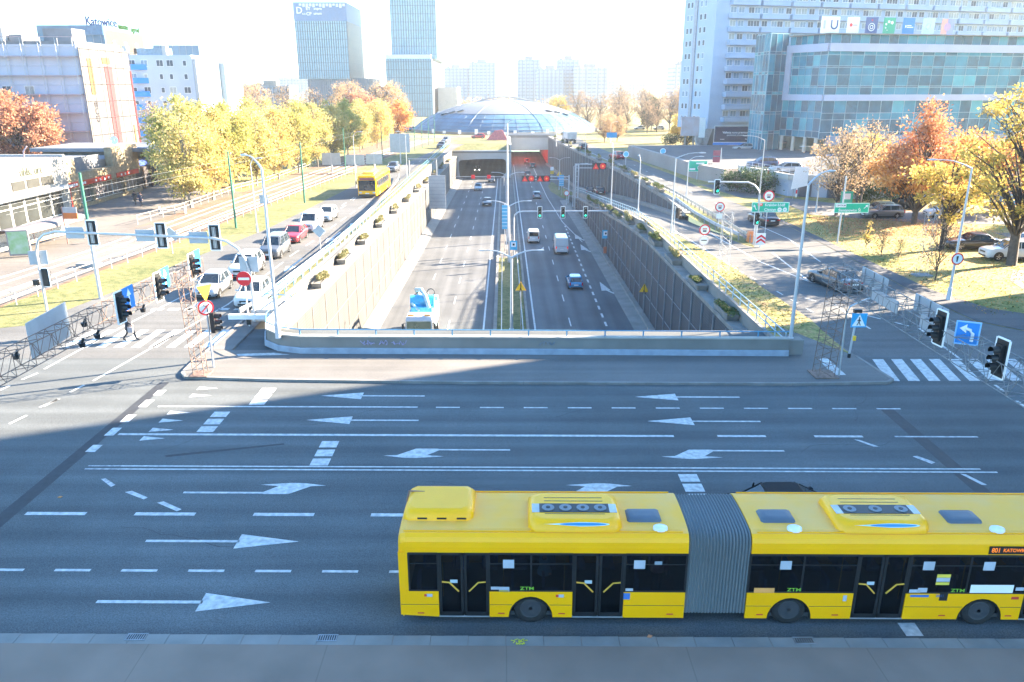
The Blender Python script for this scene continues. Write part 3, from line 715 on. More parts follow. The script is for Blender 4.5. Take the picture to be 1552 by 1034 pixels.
railing('railing', 'pale railing along the top of the right wall of the cutting, beside the grass strip', 'railing', [(15.75, 41, .13), (15.7, 60, .13), (15.65, 76, .1), (15.5, 92, -.4), (15.4, 110, -1.9), (15.3, 130, -3.6), (15.1, 150, -5.2), (15, 163, -6.4)], (.5, .9), 1.7, mk('faded_blue_rail', (.36, .46, .50), .5, var=.1), .04, (.06, .06))
guardrail('guardrail on the ramp side of the wedge, running down to the chevron board', [(22.7, 74), (22.0, 80), (21.7, 88), (22.1, 100)], 2.0, side=1)
guardrail('long guardrail on the surface street side of the wedge above the ramp wall', [(23.5, 73), (23.6, 85), (23.4, 105), (22.1, 140), (21, 152)], 2.0, side=-1)
guardrail('guardrail along the left edge of the median in the cutting', [(-.3, 44, TF+.12), (-.35, 106, TF+.12)], 2.4, side=1)
guardrail('guardrail along the right edge of the median in the cutting', [(1.75, 44, TF+.12), (1.7, 106, TF+.12)], 2.4, side=-1)
guardrail('far guardrail on the paved median towards the tunnels', [(.3, 108, TF+.12), (.3, 200, TF+.12)], 3.0, side=1)
wf = mk('white_fence_paint', (.45, .42, .39), .5)
railing('fence', 'low white pipe fence between the left verge and the tram bed', 'fence', [(-35, 47), (-33.4, 49.8), (-32.8, 57.1), (-31.4, 68.8), (-30.5, 82), (-29.4, 98), (-26.1, 138)], (.55, 1.0), 2.2, wf, .035, (.06, .06))
railing('fence', 'low white pipe fence between the tram bed and the yellow trees', 'fence', [(-39.9, 84), (-38.6, 93), (-38.4, 112), (-36.9, 122), (-36.5, 153)], (.55, 1.0), 2.4, wf, .035, (.06, .06))
railing('fence', 'pale railing on the terrace edge above the plaza wall', 'fence', [(36.2, 120, 2.7), (39.2, 107, 2.7), (46.5, 104, 2.7), (75, 108, 2.7)], (.5, .95), 1.6, mk('terrace_rail', (.5, .53, .57), .5), .03)

# tunnel portals
por = thing('tunnel_portal', 'left tunnel mouth with rounded opening in a white concrete face', 'tunnel', (-5.5, 208, TF))
def arc(cx, cy, r_, a0, a1, n=6): return [(cx+r_*math.cos(a0+(a1-a0)*i/n), cy+r_*math.sin(a0+(a1-a0)*i/n)) for i in range(n+1)]
op = [(-6.3, 1.0), (-6.6, 2.0)] + [(-6.6, 4.0), (-6.2, 4.65), (-2, 4.95), (2, 5.05), (5.2, 5.0), (5.8, 4.6), (5.9, 3.9), (5.9, 1.4), (5.3, .7), (4.6, 0)] + [(-6.3, 0)]
b = MB()   # face as strips between opening and outer frame
outer = [(-8.4, 0), (-8.4, 7.2), (6.9, 7.2), (6.9, 0)]
inn = [(-6.3, 0), (-6.6, 2.0), (-6.6, 4.0), (-6.2, 4.65), (-2, 4.95), (2, 5.05), (5.2, 5.0), (5.8, 4.6), (5.9, 3.9), (5.9, 1.4), (5.3, .7), (4.6, 0)]
out = [(-8.4, 0), (-8.4, 2), (-8.4, 4), (-8.4, 7.2), (-2, 7.2), (2, 7.2), (5.2, 7.2), (6.9, 7.2), (6.9, 3.9), (6.9, 1.4), (6.9, .7), (6.9, 0)]
for i in range(len(inn)-1):
    b.add([(inn[i][0], 0, inn[i][1]), (out[i][0], 0, out[i][1]), (out[i+1][0], 0, out[i+1][1]), (inn[i+1][0], 0, inn[i+1][1])], [(0, 1, 2, 3)])
    b.add([(inn[i][0], 0, inn[i][1]), (inn[i+1][0], 0, inn[i+1][1]), (inn[i+1][0], 1.0, inn[i+1][1]), (inn[i][0], 1.0, inn[i][1])], [(0, 1, 2, 3)])
b.add([(-8.4, 0, 7.2), (6.9, 0, 7.2), (6.9, .9, 7.2), (-8.4, .9, 7.2)], [(0, 1, 2, 3)])
b.build('portal_face', WPLAST, por)
b = MB(); b.bb((-8.6, -.25, 6.55), (7.1, 0.0, 6.95)); b.build('cornice', CONC_L, por)
b = MB(); TUN = mk('tunnel_lining', (.10, .11, .12), .8, var=.2)
b.bb((-7.3, 1.0, 0), (-6.6, 90, 6)); b.bb((5.9, 1.0, 0), (6.6, 90, 6)); b.bb((-7.2, 1.0, 5.1), (6.6, 90, 5.4)); b.bb((-7.2, 90, 0), (6.6, 90.4, 5.4)); b.build('tunnel_tube', TUN, por)
por2 = thing('tunnel_portal', 'right tunnel mouth with red lined interior under a white beam', 'tunnel', (7.7, 247.2, TF))
b = MB(); b.bb((-6.2, 0, 4.5), (6.0, .8, 8.9)); b.build('beam', WPLAST, por2)
b = MB(); b.bb((-6.9, -.3, 8.2), (6.6, .0, 8.95)); b.build('cornice', CONC_L, por2)
TUNR = mk('red_tunnel_lining', (.50, .035, .02), .7, c2=(.62, .08, .05), sc=.5)
b = MB(); b.bb((-6.2, .8, 0), (-5.8, 60, 4.5)); b.bb((5.8, .8, 0), (6.1, 60, 4.5)); b.bb((-6.2, .8, 4.5), (6.1, 60, 4.8)); b.bb((-6.2, 60, 0), (6.1, 60.3, 4.8)); b.build('tunnel_tube', TUNR, por2)
for k in range(6):
    q = MB(); q.box((-1.5, 3+k*5, 4.42), (.25, 2.0, .1)); q.build('tunnel_lamp', mk('amber_tunnel_lamp', (1, .14, .07), .4, var=.02, emit=12), por2)
mw = thing('retaining_wall', 'white dividing wall between the two tunnel mouths', 'wall', (1.35, 208, TF))
b = MB(); b.bb((0.06, .0, 0), (.45, 39.2, 8.6)); b.build('wall', WPLAST, mw)
b = MB(); b.bb((-15.8, .9, 7.0), (.1, 1.3, 7.25)); b.poly([(-15.7, 1, 7.2), (.05, 1, 7.2), (.05, 8.05, 8.49), (-15.7, 8.05, 8.49)]); b.build('grass_slope', GRASS, mw)
rf = thing('roof_parapet', 'pale roof edge above the right tunnel mouth', 'parapet', (7.7, 247.5, 0))
b = MB(); b.bb((-7, .4, .0), (8.5, .8, .95)); b.build('wall', WPLAST, rf)

# planters with shrubs on the ledges
SHRUB = mk_leaf('shrub_leaves', [(.10, .12, .04), (.18, .19, .07), (.30, .26, .12), (.36, .30, .16)], .2)
SHRUBG = mk_leaf('green_shrub_leaves', [(.03, .07, .015), (.07, .12, .03), (.14, .17, .05), (.24, .18, .08)], .2)
def leafmesh(name, cen, size, m, seed=1, asp=.6, flat=0.0):
    """many small leaf faces at the given centres (n x 3 array)"""
    rs = np.random.RandomState(seed); n = len(cen)
    u = rs.normal(size=(n, 3)); u[:, 2] *= (1-flat*.9); u /= np.linalg.norm(u, axis=1)[:, None]
    w = rs.normal(size=(n, 3)); w -= (w*u).sum(1)[:, None]*u; w /= np.linalg.norm(w, axis=1)[:, None]
    s = size*(.6+.8*rs.rand(n))[:, None]
    a = cen-u*s; c = cen+u*s; d1 = cen+w*s*asp; d2 = cen-w*s*asp
    v = np.stack([a, d1, c, d2], 1).reshape(-1, 3).astype(np.float32)
    me = bpy.data.meshes.new(name)
    me.vertices.add(4*n); me.vertices.foreach_set('co', v.ravel())
    me.loops.add(4*n); me.loops.foreach_set('vertex_index', np.arange(4*n, dtype=np.int32))
    me.polygons.add(n); me.polygons.foreach_set('loop_start', np.arange(0, 4*n, 4, dtype=np.int32))
    try: me.polygons.foreach_set('loop_total', np.full(n, 4, dtype=np.int32))
    except Exception: pass
    me.materials.append(m); me.update(); me.validate()
    return me
def blob(n, r, seed, k=5):
    rs = np.random.RandomState(seed); cs_ = rs.uniform(-.6, .6, (k, 3))*np.array(r); out = []
    for c in cs_:
        p = rs.normal(size=(n//k, 3)); p /= np.linalg.norm(p, axis=1)[:, None]; p *= (rs.rand(len(p))**.4)[:, None]
        out.append(c + p*np.array(r)*.6)
    return np.concatenate(out)
shm = [leafmesh('shrub', blob(1500, (.42, 1.45, .38), s, 7)+np.array([0, 0, .75]), .07, m_, s) for s, m_ in ((3, SHRUB), (4, SHRUBG), (5, SHRUBG))]
pb = MB(); pb.rings([[(-.38, -1.3, 0), (.38, -1.3, 0), (.38, 1.3, 0), (-.38, 1.3, 0)], [(-.48, -1.45, .55), (.48, -1.45, .55), (.48, 1.45, .55), (-.48, 1.45, .55)], [(-.38, -1.35, .55), (.38, -1.35, .55), (.38, 1.35, .55), (-.38, 1.35, .55)], [(-.38, -1.3, .45), (.38, -1.3, .45), (.38, 1.3, .45), (-.38, 1.3, .45)]], 0, False)
boxme = None
ordw = ['nearest', 'second', 'third', 'fourth', 'fifth', 'sixth', 'seventh', 'eighth', 'ninth', 'tenth', 'eleventh', 'twelfth', 'thirteenth', 'fourteenth', 'fifteenth', 'sixteenth', 'seventeenth', 'eighteenth']
def planter(x, y, z, label, group, k, sc=1.0):
    global boxme
    t = thing('planter', label, 'planter', (x, y, z), 0, group)
    if boxme is None:
        o = pb.build('planter_box', CONC_S, t); boxme = o.data
    else: o = put('planter_box', boxme, t)
    o.scale = (.9, sc, .8)
    s = put('shrub', shm[k % 3 if group.startswith('planters on the right') else 0], t); s.scale = (.8+.4*rnd.random(), sc*(.75+.35*rnd.random()), .55+.45*rnd.random()); s.location = (rnd.uniform(-.1, .1), rnd.uniform(-.2, .2), .12); s.rotation_euler = (0, 0, PI*(k % 2))
for i, y in enumerate((51.5, 60.5, 69.5, 79, 89.5, 101, 113, 126, 140, 155, 171, 188)):
    planter(lw(y)-.62, y, ltop(y)+.22, '%s planter from the parapet on the sunlit left ledge of the cutting, dry shrubs' % ordw[i], 'planters on the left ledge', i, 1.15 if i < 7 else 1.4)
for i, y in enumerate((50.6, 58.7, 67.6, 76, 84.5, 93, 101, 109, 117, 125, 134)):
    planter(gx(y)+.42, y, rtop(y)+.3, '%s planter from the parapet on the shaded right ledge of the cutting, green shrubs' % ordw[i], 'planters on the right ledge', i+1, 1.2 if i < 5 else 1.7)
for i, y in enumerate((112, 121, 130, 140, 151, 163, 175, 188, 202, 217, 232)):
    planter(w2(y)+.45, y, .12, '%s planter from the camera on the wall between ramp and surface street' % ordw[i], 'planters on the right wall above the ramp', i+1, 1.7)
# ------------------------------------------------------------------ vehicles
def paint(name, c, metal=0.0): return mk('car_paint_'+name, c, .32, metal, var=.04, coat=1.0, spec=.5)
P_WHITE = paint('white', (.52, .53, .54)); P_GREY = paint('grey', (.13, .14, .155), .4); P_SILV = paint('silver', (.36, .38, .40), .5)
P_RED = paint('red', (.42, .02, .03)); P_BLUE = paint('blue', (.02, .22, .42), .2); P_DARK = paint('dark', (.02, .022, .027), .2); P_DBLUE = paint('dark_blue', (.02, .05, .13), .2)
WH = {}
def wheel(parent, x, y, r, w=.2, style=0):
    key = (r, w, style)
    t_m = WH.get(key)
    s = 1 if x > 0 else -1
    if t_m is None:
        b = MB(); prof = [(r*.62, -.5*w), (r*.9, -.5*w), (r, -.36*w), (r, .36*w), (r*.9, .5*w), (r*.62, .5*w)]
        n = 20; rg = [[(u, p*math.cos(2*PI*k/n), p*math.sin(2*PI*k/n)) for k in range(n)] for p, u in prof]; rg.append(rg[0]); b.rings(rg, 0, True, False)
        o = b.build('tyre', RUBBER, parent); t1 = o.data
        b = MB(); b.cyl((-.3*w, 0, 0), (.42*w, 0, 0), r*.64, r*.64, 20, 1); ns = 5 if style == 0 else 10
        for k in range(ns):
            a = 2*PI*k/ns; M = Matrix.Rotation(a, 4, 'X'); b.box((.47*w, 0, r*.34), (.05*w+.01, r*(.13 if ns == 5 else .1), r*.52), 0, M)
        b.cyl((.3*w, 0, 0), (.5*w, 0, 0), r*.15, r*.12, 10, 0)
        n = 20; rg = [[(u, p*math.cos(2*PI*k/n), p*math.sin(2*PI*k/n)) for k in range(n)] for p, u in ((r*.66, .40*w), (r*.66, .5*w), (r*.58, .5*w), (r*.58, .40*w))]; b.rings(rg, 0, True, False)
        o2 = b.build('rim', [ALLOY, BLACK] if style == 0 else [GALV_D, BLACK], parent); t2 = o2.data
        WH[key] = (t1, t2)
    else:
        o = put('tyre', t_m[0], parent); o2 = put('rim', t_m[1], parent)
    for q in (o, o2): q.location = (x, y, r); q.rotation_euler = (0, 0, 0 if s > 0 else PI)
KIND = {
 # L, W, H, zbelt, windscreen base, roof front, roof rear, rear base, wheelbase/2, wheel r, nose z, tail z, clearance
 'hatch': (4.1, 1.76, 1.50, .95, .22, .04, -.36, -.46, 1.27, .31, .74, .92, .2),
 'suv': (4.5, 1.86, 1.68, 1.07, .22, .07, -.38, -.47, 1.33, .36, .90, 1.05, .24),
 'sedan': (4.8, 1.85, 1.46, .93, .20, .03, -.24, -.37, 1.42, .33, .74, .98, .18),
 'mpv': (4.3, 1.82, 1.82, 1.12, .30, .14, -.42, -.48, 1.36, .32, .90, 1.10, .2),
 'van': (5.4, 2.0, 2.45, 1.25, .34, .21, -.49, -.5, 1.7, .35, 1.05, 1.2, .24),
 'smallvan': (4.4, 1.83, 1.86, 1.12, .30, .15, -.47, -.49, 1.38, .32, .95, 1.1, .2),
 'estate': (4.6, 1.82, 1.50, .95, .20, .03, -.39, -.47, 1.35, .32, .76, .95, .18)}
def car(kind, pm, label, x, y, z, heading, name=None, cat='car', group=None, brake=False, lights=False, mat_rails=False):
    """heading: rotation about Z, 0 = nose to +Y (away from the camera)"""
    L_, W, H, zb, yA, yB, yC, yD, wb, wr, zn, zt, cl = KIND[kind]
    t = thing(name or {'hatch': 'hatchback_car', 'suv': 'suv_car', 'sedan': 'sedan_car', 'mpv': 'people_carrier', 'van': 'delivery_van', 'smallvan': 'small_van', 'estate': 'estate_car'}[kind], label, cat, (x, y, z), heading, group)
    w = W/2; van = kind in ('van', 'smallvan')
    st = [(.5, .70, cl+.16, zn-.16), (.493, .80, cl+.06, zn-.06), (.475, .88, cl, zn), (.44, .95, cl, zn+.05), (.36, .985, cl, zn+.11), (yA+.02, 1.0, cl, zb-.02),
          (0, 1.0, cl, zb+.01), (-.25, 1.0, cl, zb+.03), (-.40, .985, cl, max(zt, zb+.03)), (-.455, .94, cl+.02, zt), (-.488, .86, cl+.08, zt-.05), (-.5, .78, cl+.18, zt-.16)]
    if kind == 'sedan': st[8] = (-.385, .985, cl, zt); st[9] = (-.45, .94, cl+.02, zt-.01)
    b = MB(); rg = []
    for f, hw, z0, z1 in st:
        h = hw*w; zm = z0+(z1-z0)*.55
        rg.append([(-h*.90, f*L_, z0), (-h*.985, f*L_, z0+(z1-z0)*.2), (-h, f*L_, zm), (-h*.985, f*L_, z0+(z1-z0)*.8), (-h*.92, f*L_, z1-.02), (-h*.78, f*L_, z1+.012), (0, f*L_, z1+.045),
                   (h*.78, f*L_, z1+.012), (h*.92, f*L_, z1-.02), (h*.985, f*L_, z0+(z1-z0)*.8), (h, f*L_, zm), (h*.985, f*L_, z0+(z1-z0)*.2), (h*.90, f*L_, z0)])
    b.rings(rg, 0, True, True)
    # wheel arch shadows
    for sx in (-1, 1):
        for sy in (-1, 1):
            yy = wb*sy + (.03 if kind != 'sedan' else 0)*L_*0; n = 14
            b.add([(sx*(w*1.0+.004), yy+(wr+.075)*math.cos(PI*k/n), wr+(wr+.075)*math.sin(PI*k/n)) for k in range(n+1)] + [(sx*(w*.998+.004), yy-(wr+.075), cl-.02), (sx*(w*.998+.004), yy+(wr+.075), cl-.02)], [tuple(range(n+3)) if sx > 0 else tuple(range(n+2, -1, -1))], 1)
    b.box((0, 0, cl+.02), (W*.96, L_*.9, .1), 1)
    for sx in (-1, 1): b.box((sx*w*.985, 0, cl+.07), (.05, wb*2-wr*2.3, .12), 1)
    b.build('body', [pm, BLACK], t)
    # glasshouse
    def outl(y0, y1, hw, z, ch):
        return [(-hw, y1+ch, z), (-hw+ch*.8, y1, z), (hw-ch*.8, y1, z), (hw, y1+ch, z), (hw, y0-ch, z), (hw-ch*.8, y0, z), (-hw+ch*.8, y0, z), (-hw, y0-ch, z)]
    lo = outl(yA*L_, yD*L_, w*.90, zb+.0, .12); hi = outl(yB*L_, yC*L_, w*.74 if not van else w*.84, H-.06, .14)
    hi2 = outl(yB*L_-.08, yC*L_+.05, w*.66 if not van else w*.78, H-.005, .16)
    b = MB(); b.rings([lo, hi], 0, False, False); b.build('windows', CARGLASS, t)
    b = MB(); hi0 = outl(yB*L_+.03, yC*L_-.03, w*.757 if not van else w*.857, H-.085, .14)
    b.rings([hi0, hi, hi2], 0, True, True)
    pr = .035 if not van else .05
    for i, j in ((0, 0), (3, 3), (4, 4), (7, 7)): b.tube([lo[i], hi0[j]], pr, 5)
    for i in (1, 2, 5, 6): b.tube([lo[i], hi0[i]], pr*.7, 5)
    for sx in (-1, 1):
        for fy in ((yA+yD)/2+.02, (yB+yC)/2-.17):
            a = Vector((sx*w*.905, fy*L_, zb)); c = Vector((sx*(w*.757 if not van else w*.857), fy*L_, H-.085)); b.tube([a, c], pr*.9, 4)
    if kind == 'van' or kind == 'smallvan':
        y0 = yB*L_-.55; y1 = yD*L_-.01
        for sx in (-1, 1):
            b.add([(sx*(w*.905+.01), y0, zb-.02), (sx*(w*.86+.01), y0-.05, H-.07), (sx*(w*.86+.01), yC*L_-.02, H-.07), (sx*(w*.905+.01), y1, zb-.02)], [(0, 1, 2, 3) if sx < 0 else (3, 2, 1, 0)])
        zz = zb if kind == 'van' else H-.75
        if kind == 'van': b.add([(-w*.86, y1-.02, zb-.02), (w*.86, y1-.02, zb-.02), (w*.82, yC*L_-.06, H-.08), (-w*.82, yC*L_-.06, H-.08)], [(0, 1, 2, 3)])
    b.build('roof', pm, t)
    for sx in (-1, 1): wheel(t, sx*(w-.10), wb, wr); wheel(t, sx*(w-.10), -wb, wr)
    # lamps, grille, plates, mirrors
    yf = L_*.492; yr = -L_*.494
    for sx in (-1, 1):
        q = MB(); q.rings([[(-.17, 0, -.07), (.17, -.10*1, -.06), (.17, -.12, .06), (-.17, 0, .05)], [(-.15, -.25, -.07), (.17, -.35, -.06), (.17, -.35, .07), (-.15, -.25, .06)]], 0, True, True)
        o = q.build('headlight', HEADL, t); o.location = (sx*w*.66, yf, zn-.10); o.scale = (sx, 1, 1)
        q = MB()
        if kind in ('hatch', 'suv', 'mpv', 'van', 'smallvan', 'estate'): q.box((0, 0, .06), (.15, .16, .34), 0)
        else: q.box((0, 0, 0), (.36, .16, .15), 0)
        o = q.build('tail_light', TAILON if brake else TAILL, t); o.location = (sx*w*(.80 if kind != 'sedan' else .70), yr+.05, zt-.24)
        q = MB(); q.rings([[(-.04, .06, -.07), (.14, .03, -.06), (.15, .03, .06), (-.02, .06, .06)], [(-.03, -.05, -.06), (.12, -.05, -.06), (.13, -.05, .05), (-.02, -.05, .05)]], 0, True, True)
        o = q.build('mirror', pm if kind != 'van' else BLACK, t); o.location = (sx*(w*.96), yA*L_-.22, zb+.06); o.scale = (sx, 1, 1)
    q = MB(); q.box((0, yf+.02, zn-.20), (W*.42, .06, .13), 0); q.box((0, yf+.03, cl+.15), (W*.56, .06, .12), 0)
    q.build('grille', BLACK, t)
    q = MB(); q.box((0, yf+.065, cl+.26), (.5, .012, .11)); q.build('number_plate', PLATE, t)
    q = MB(); q.box((0, yr-.035, zt-.30 if not van else .75), (.5, .012, .11)); q.build('number_plate', PLATE, t)
    q = MB(); q.box((0, yr-.01, cl+.12), (W*.74, .07, .14)); q.build('bumper_insert', BLACK, t)
    if mat_rails:
        q = MB()
        for sx in (-1, 1): q.tube([(sx*w*.66, yB*L_-.1, H), (sx*w*.66, yB*L_-.3, H+.05), (sx*w*.66, yC*L_+.3, H+.05), (sx*w*.66, yC*L_+.1, H)], .018, 5)
        q.build('roof_rails', GALV, t)
    return t

G_L = 'cars queueing on the left road'
car('hatch', P_WHITE, 'white hatchback nearest the left guardrail, just behind the no-entry sign', -17.35, 51.8, 0, PI+.02, group=G_L)
car('hatch', P_SILV, 'silver white hatchback beside the lattice mast, front of the queue in the middle lane', -21.0, 54.2, 0, PI+.03, group=G_L)
car('suv', P_WHITE, 'white SUV second in the middle lane queue, just above the no-entry sign', -20.5, 60.3, 0, PI+.02, group=G_L)
car('mpv', P_GREY, 'dark grey people carrier third in the middle lane queue', -20.3, 67.6, 0, PI, group=G_L)
car('hatch', P_RED, 'red small car behind the left lamp post in the middle lane queue', -20.4, 74.6, 0, PI, group=G_L)
car('smallvan', P_WHITE, 'white small van behind the red car in the middle lane queue', -20.2, 80.6, 0, PI, cat='van', group=G_L)
car('hatch', paint('pale', (.55, .60, .63)), 'pale hatchback last in the queue behind the white small van', -20.0, 87.3, 0, PI, group=G_L)
p = at(596, 260); car('suv', P_GREY, 'dark car driving towards the camera behind the yellow bus on the left road', p.x, p.y, 0, PI-.05, group=G_L)
p = at(669, 225); car('suv', P_DARK, 'dark car on the bend of the left road near the roundabout', p.x, p.y, 0, PI-.1, group=G_L)
p = at(676, 216); car('hatch', P_GREY, 'grey car farthest up the left road near the roundabout', p.x, p.y, 0, PI-.3, group=G_L)
p = at(725, 210); car('hatch', P_RED, 'red car crossing in front of the glass dome', p.x, p.y, 0, PI/2, group=G_L)
G_T = 'cars in the left carriageway of the cutting'
car('sedan', P_DARK, 'black and white car in the left carriageway of the cutting, nearest of its three', -3.55, 158.5, TF, PI, group=G_T)
car('hatch', P_SILV, 'silver car in the left carriageway of the cutting in the sunlit patch', -6.2, 183, TF, PI, group=G_T)
car('hatch', P_DARK, 'dark car just outside the left tunnel mouth beside the median', -3.3, 199, TF, PI, group=G_T)
t_ = car('hatch', P_DARK, 'dark car inside the left tunnel with its headlights on', -7.8, 226, TF, PI, group=G_T)
b = MB(); hl = mk('lit_headlight', (1, .95, .85), .3, var=.01, emit=1.5)
for sx in (-1, 1):
    q = MB(); q.cyl((0, 0, 0), (0, .05, 0), .11, n=10); o = q.build('lit_headlight', hl, t_); o.location = (sx*.62, 2.06, .66)
G_R = 'vehicles in the right carriageway of the cutting'
car('smallvan', P_WHITE, 'small white van in the inner lane beside the median', 4.45, 119, TF, 0, cat='van', group=G_R)
car('van', P_WHITE, 'tall white delivery van with red tail lamps in the middle lane', 8.15, 111, TF, 0, cat='van', group=G_R, brake=True)
car('hatch', P_BLUE, 'bright blue hatchback with silver roof in the middle lane', 8.35, 90, TF, .02, group=G_R)
car('hatch', P_SILV, 'silver car under the red lane signs of the right carriageway', 7.0, 169, TF, 0, group=G_R)
car('sedan', P_RED, 'red car outside the right tunnel mouth', 6.4, 203, TF, 0, group=G_R, brake=True)
car('hatch', P_DARK, 'dark car following the red car outside the right tunnel', 6.3, 214, TF, 0, group=G_R)
car('suv', P_DARK, 'dark car at the right tunnel mouth', 8.4, 236, TF, 0, group=G_R)
car('hatch', P_RED, 'red car deep inside the right tunnel', 7.1, 252, TF, 0, group=G_R)
G_P = 'cars on the ramp out of the cutting'
car('hatch', P_DARK, 'dark hatchback climbing the ramp, second of two', 17.2, 158, rz_(158), 0, group=G_P)
car('suv', P_DARK, 'dark SUV climbing the ramp, nearer of two', 18.3, 150, rz_(150), 0, group=G_P)
G_S = 'cars on the right surface street'
car('suv', P_RED, 'red car on the surface street above the ramp wall', 23.6, 166, 0, .3, group=G_S)
car('hatch', P_DARK, 'dark small car behind the tipper lorry on the surface street', 19.2, 194, 0, .1, group=G_S)
car('sedan', P_DARK, 'black sedan leaving the junction beside the green direction sign', 28.3, 84.0, 0, .10, group=G_S)
car('sedan', paint('gunmetal', (.10, .105, .115), .2), 'grey metallic sedan under the right lattice gantry', 24.6, 55.8, 0, .22, group=G_S)
car('sedan', mk('matt_dark_paint', (.008, .009, .012), .6, spec=.15), 'black car on the cross street mostly hidden behind the articulated bus', 9.7, 22.45, 0, -PI/2, group=None)
G_K = 'cars parked by the trees on the right'
car('suv', P_WHITE, 'white SUV parked side-on behind the trunk of the big yellow tree', 43.6, 65.3, 0, PI/2-.05, group=G_K, mat_rails=True)
car('sedan', P_DARK, 'black car parked behind the white SUV, only its roof showing', 43.0, 70.0, 0, PI/2, group=G_K)
car('hatch', P_WHITE, 'white car at the right picture edge behind the white SUV', 47.5, 69.4, 0, PI/2, group=G_K)
car('estate', P_GREY, 'grey estate car parked on the service road under the orange tree', 43.2, 88, 0, PI/2+.1, group=G_K)
p = at(1330, 325); car('hatch', paint('khaki', (.16, .19, .13)), 'olive green car on the service road left of the orange tree', p.x, p.y, 0, PI/2, group=G_K)
car('hatch', P_WHITE, 'white car on the service road right of the orange tree trunk', 50.5, 88.5, 0, PI/2, group=G_K)
car('estate', P_SILV, 'silver estate car on the terrace in front of the glass office', *tuple(at(1190, 262, 2.62)), PI/2, group='cars parked on the terrace')
car('suv', P_DBLUE, 'blue car on the terrace left of the silver estate car', *tuple(at(1155, 255, 2.62)), PI/2+.1, group='cars parked on the terrace')
lots = [('hatch', P_DARK, 'black'), ('hatch', P_WHITE, 'white'), ('sedan', P_BLUE, 'blue'), ('mpv', P_SILV, 'silver'), ('hatch', P_WHITE, 'white')]
pos = [(50, 96), (56.5, 97), (63, 96.5), (70, 97.5), (66, 88), (74, 88), (80, 97)]
od = ['first', 'second', 'third', 'fourth', 'fifth', 'sixth', 'seventh']
for i, ((k, m_, cn), (x, y)) in enumerate(zip(lots, pos)):
    car(k, m_, '%s car parked behind the autumn trees on the right, %s from the left' % (cn, od[i]), x, y, 0, .1 if y > 90 else PI/2, group='cars parked behind the autumn trees')
p = at(1104, 277); car('smallvan', P_WHITE, 'white van parked at the foot of the terrace wall', p.x, p.y+1.5, 0, -PI/2, cat='van', group='cars by the terrace wall')
p = at(1092, 273); car('hatch', P_SILV, 'silver car parked left of the white van at the terrace wall', p.x-1.5, p.y+5, 0, -PI/2, group='cars by the terrace wall')
p = at(1175, 293); car('hatch', P_SILV, 'silver car parked below the right half of the terrace', p.x, p.y+1, 0, PI/2, group='cars by the terrace wall')
p = at(1038, 226); car('sedan', P_SILV, 'silver car on the raised plaza at the foot of the grey tower', p.x+5, p.y-32, 2.0, PI/2, group='cars by the tower')
far_c = [P_SILV, P_WHITE, P_RED, P_DARK, P_WHITE, P_SILV, P_DARK, P_BLUE]
for i in range(14):
    px = 575+i*6.5 if i < 8 else 860+(i-8)*28
    p = at(px, 199 if i < 8 else 197.5); cc = far_c[i % 8]
    names = {id(P_SILV): 'silver', id(P_WHITE): 'white', id(P_RED): 'red', id(P_DARK): 'dark', id(P_BLUE): 'blue'}
    car('hatch', cc, '%s car far off by the dome, number %s from the left of the %s group' % (names[id(cc)], od[i % 8 if i < 7 else (i-8) % 7] if i != 7 else 'eight', 'left' if i < 8 else 'right'), p.x, p.y+rnd.uniform(0, 4), 0, PI/2, group='distant cars around the dome')

# ---- buses
BY = mk('bus_yellow', (.95, .43, .0), .4, coat=.25, spec=.3, c2=(1.0, .48, .0), sc=.8, detail=8)
BYR = mk('bus_roof_yellow', (.84, .45, .11), .6, c2=(.92, .44, .03), sc=1.2)
BELL = mk_line('bellows_fabric', (.17, .19, .20), (.11, .13, .14), .085, .03, 0, .8)
BGL = mk_glass('bus_glass', (.003, .004, .006), .5, .2)
INT = mk('bus_interior', (.05, .055, .06), .8, var=.2); SEAT = mk('bus_seat_fabric', (.06, .10, .22), .9, var=.2); HAND = mk('yellow_handrail', (.75, .42, .04), .4)
bus = thing('articulated_bus', 'long yellow articulated bus with grey bellows crossing the foreground to the right', 'bus', (0, 18.97, 0), SL)
HW = 1.23
def ring(x, s=1.0, dz=0.0, z0=2.27):
    h = HW*s
    return [(x, -h, z0), (x, -h, 2.42+dz), (x, -h*.985, 2.58+dz), (x, -h*.95, 2.70+dz), (x, -h*.88, 2.79+dz), (x, -h*.76, 2.84+dz), (x, -h*.4, 2.88+dz), (x, 0, 2.89+dz), (x, h*.4, 2.88+dz), (x, h*.76, 2.84+dz), (x, h*.88, 2.79+dz), (x, h*.95, 2.70+dz), (x, h*.985, 2.58+dz), (x, h, 2.42+dz), (x, h, z0)]
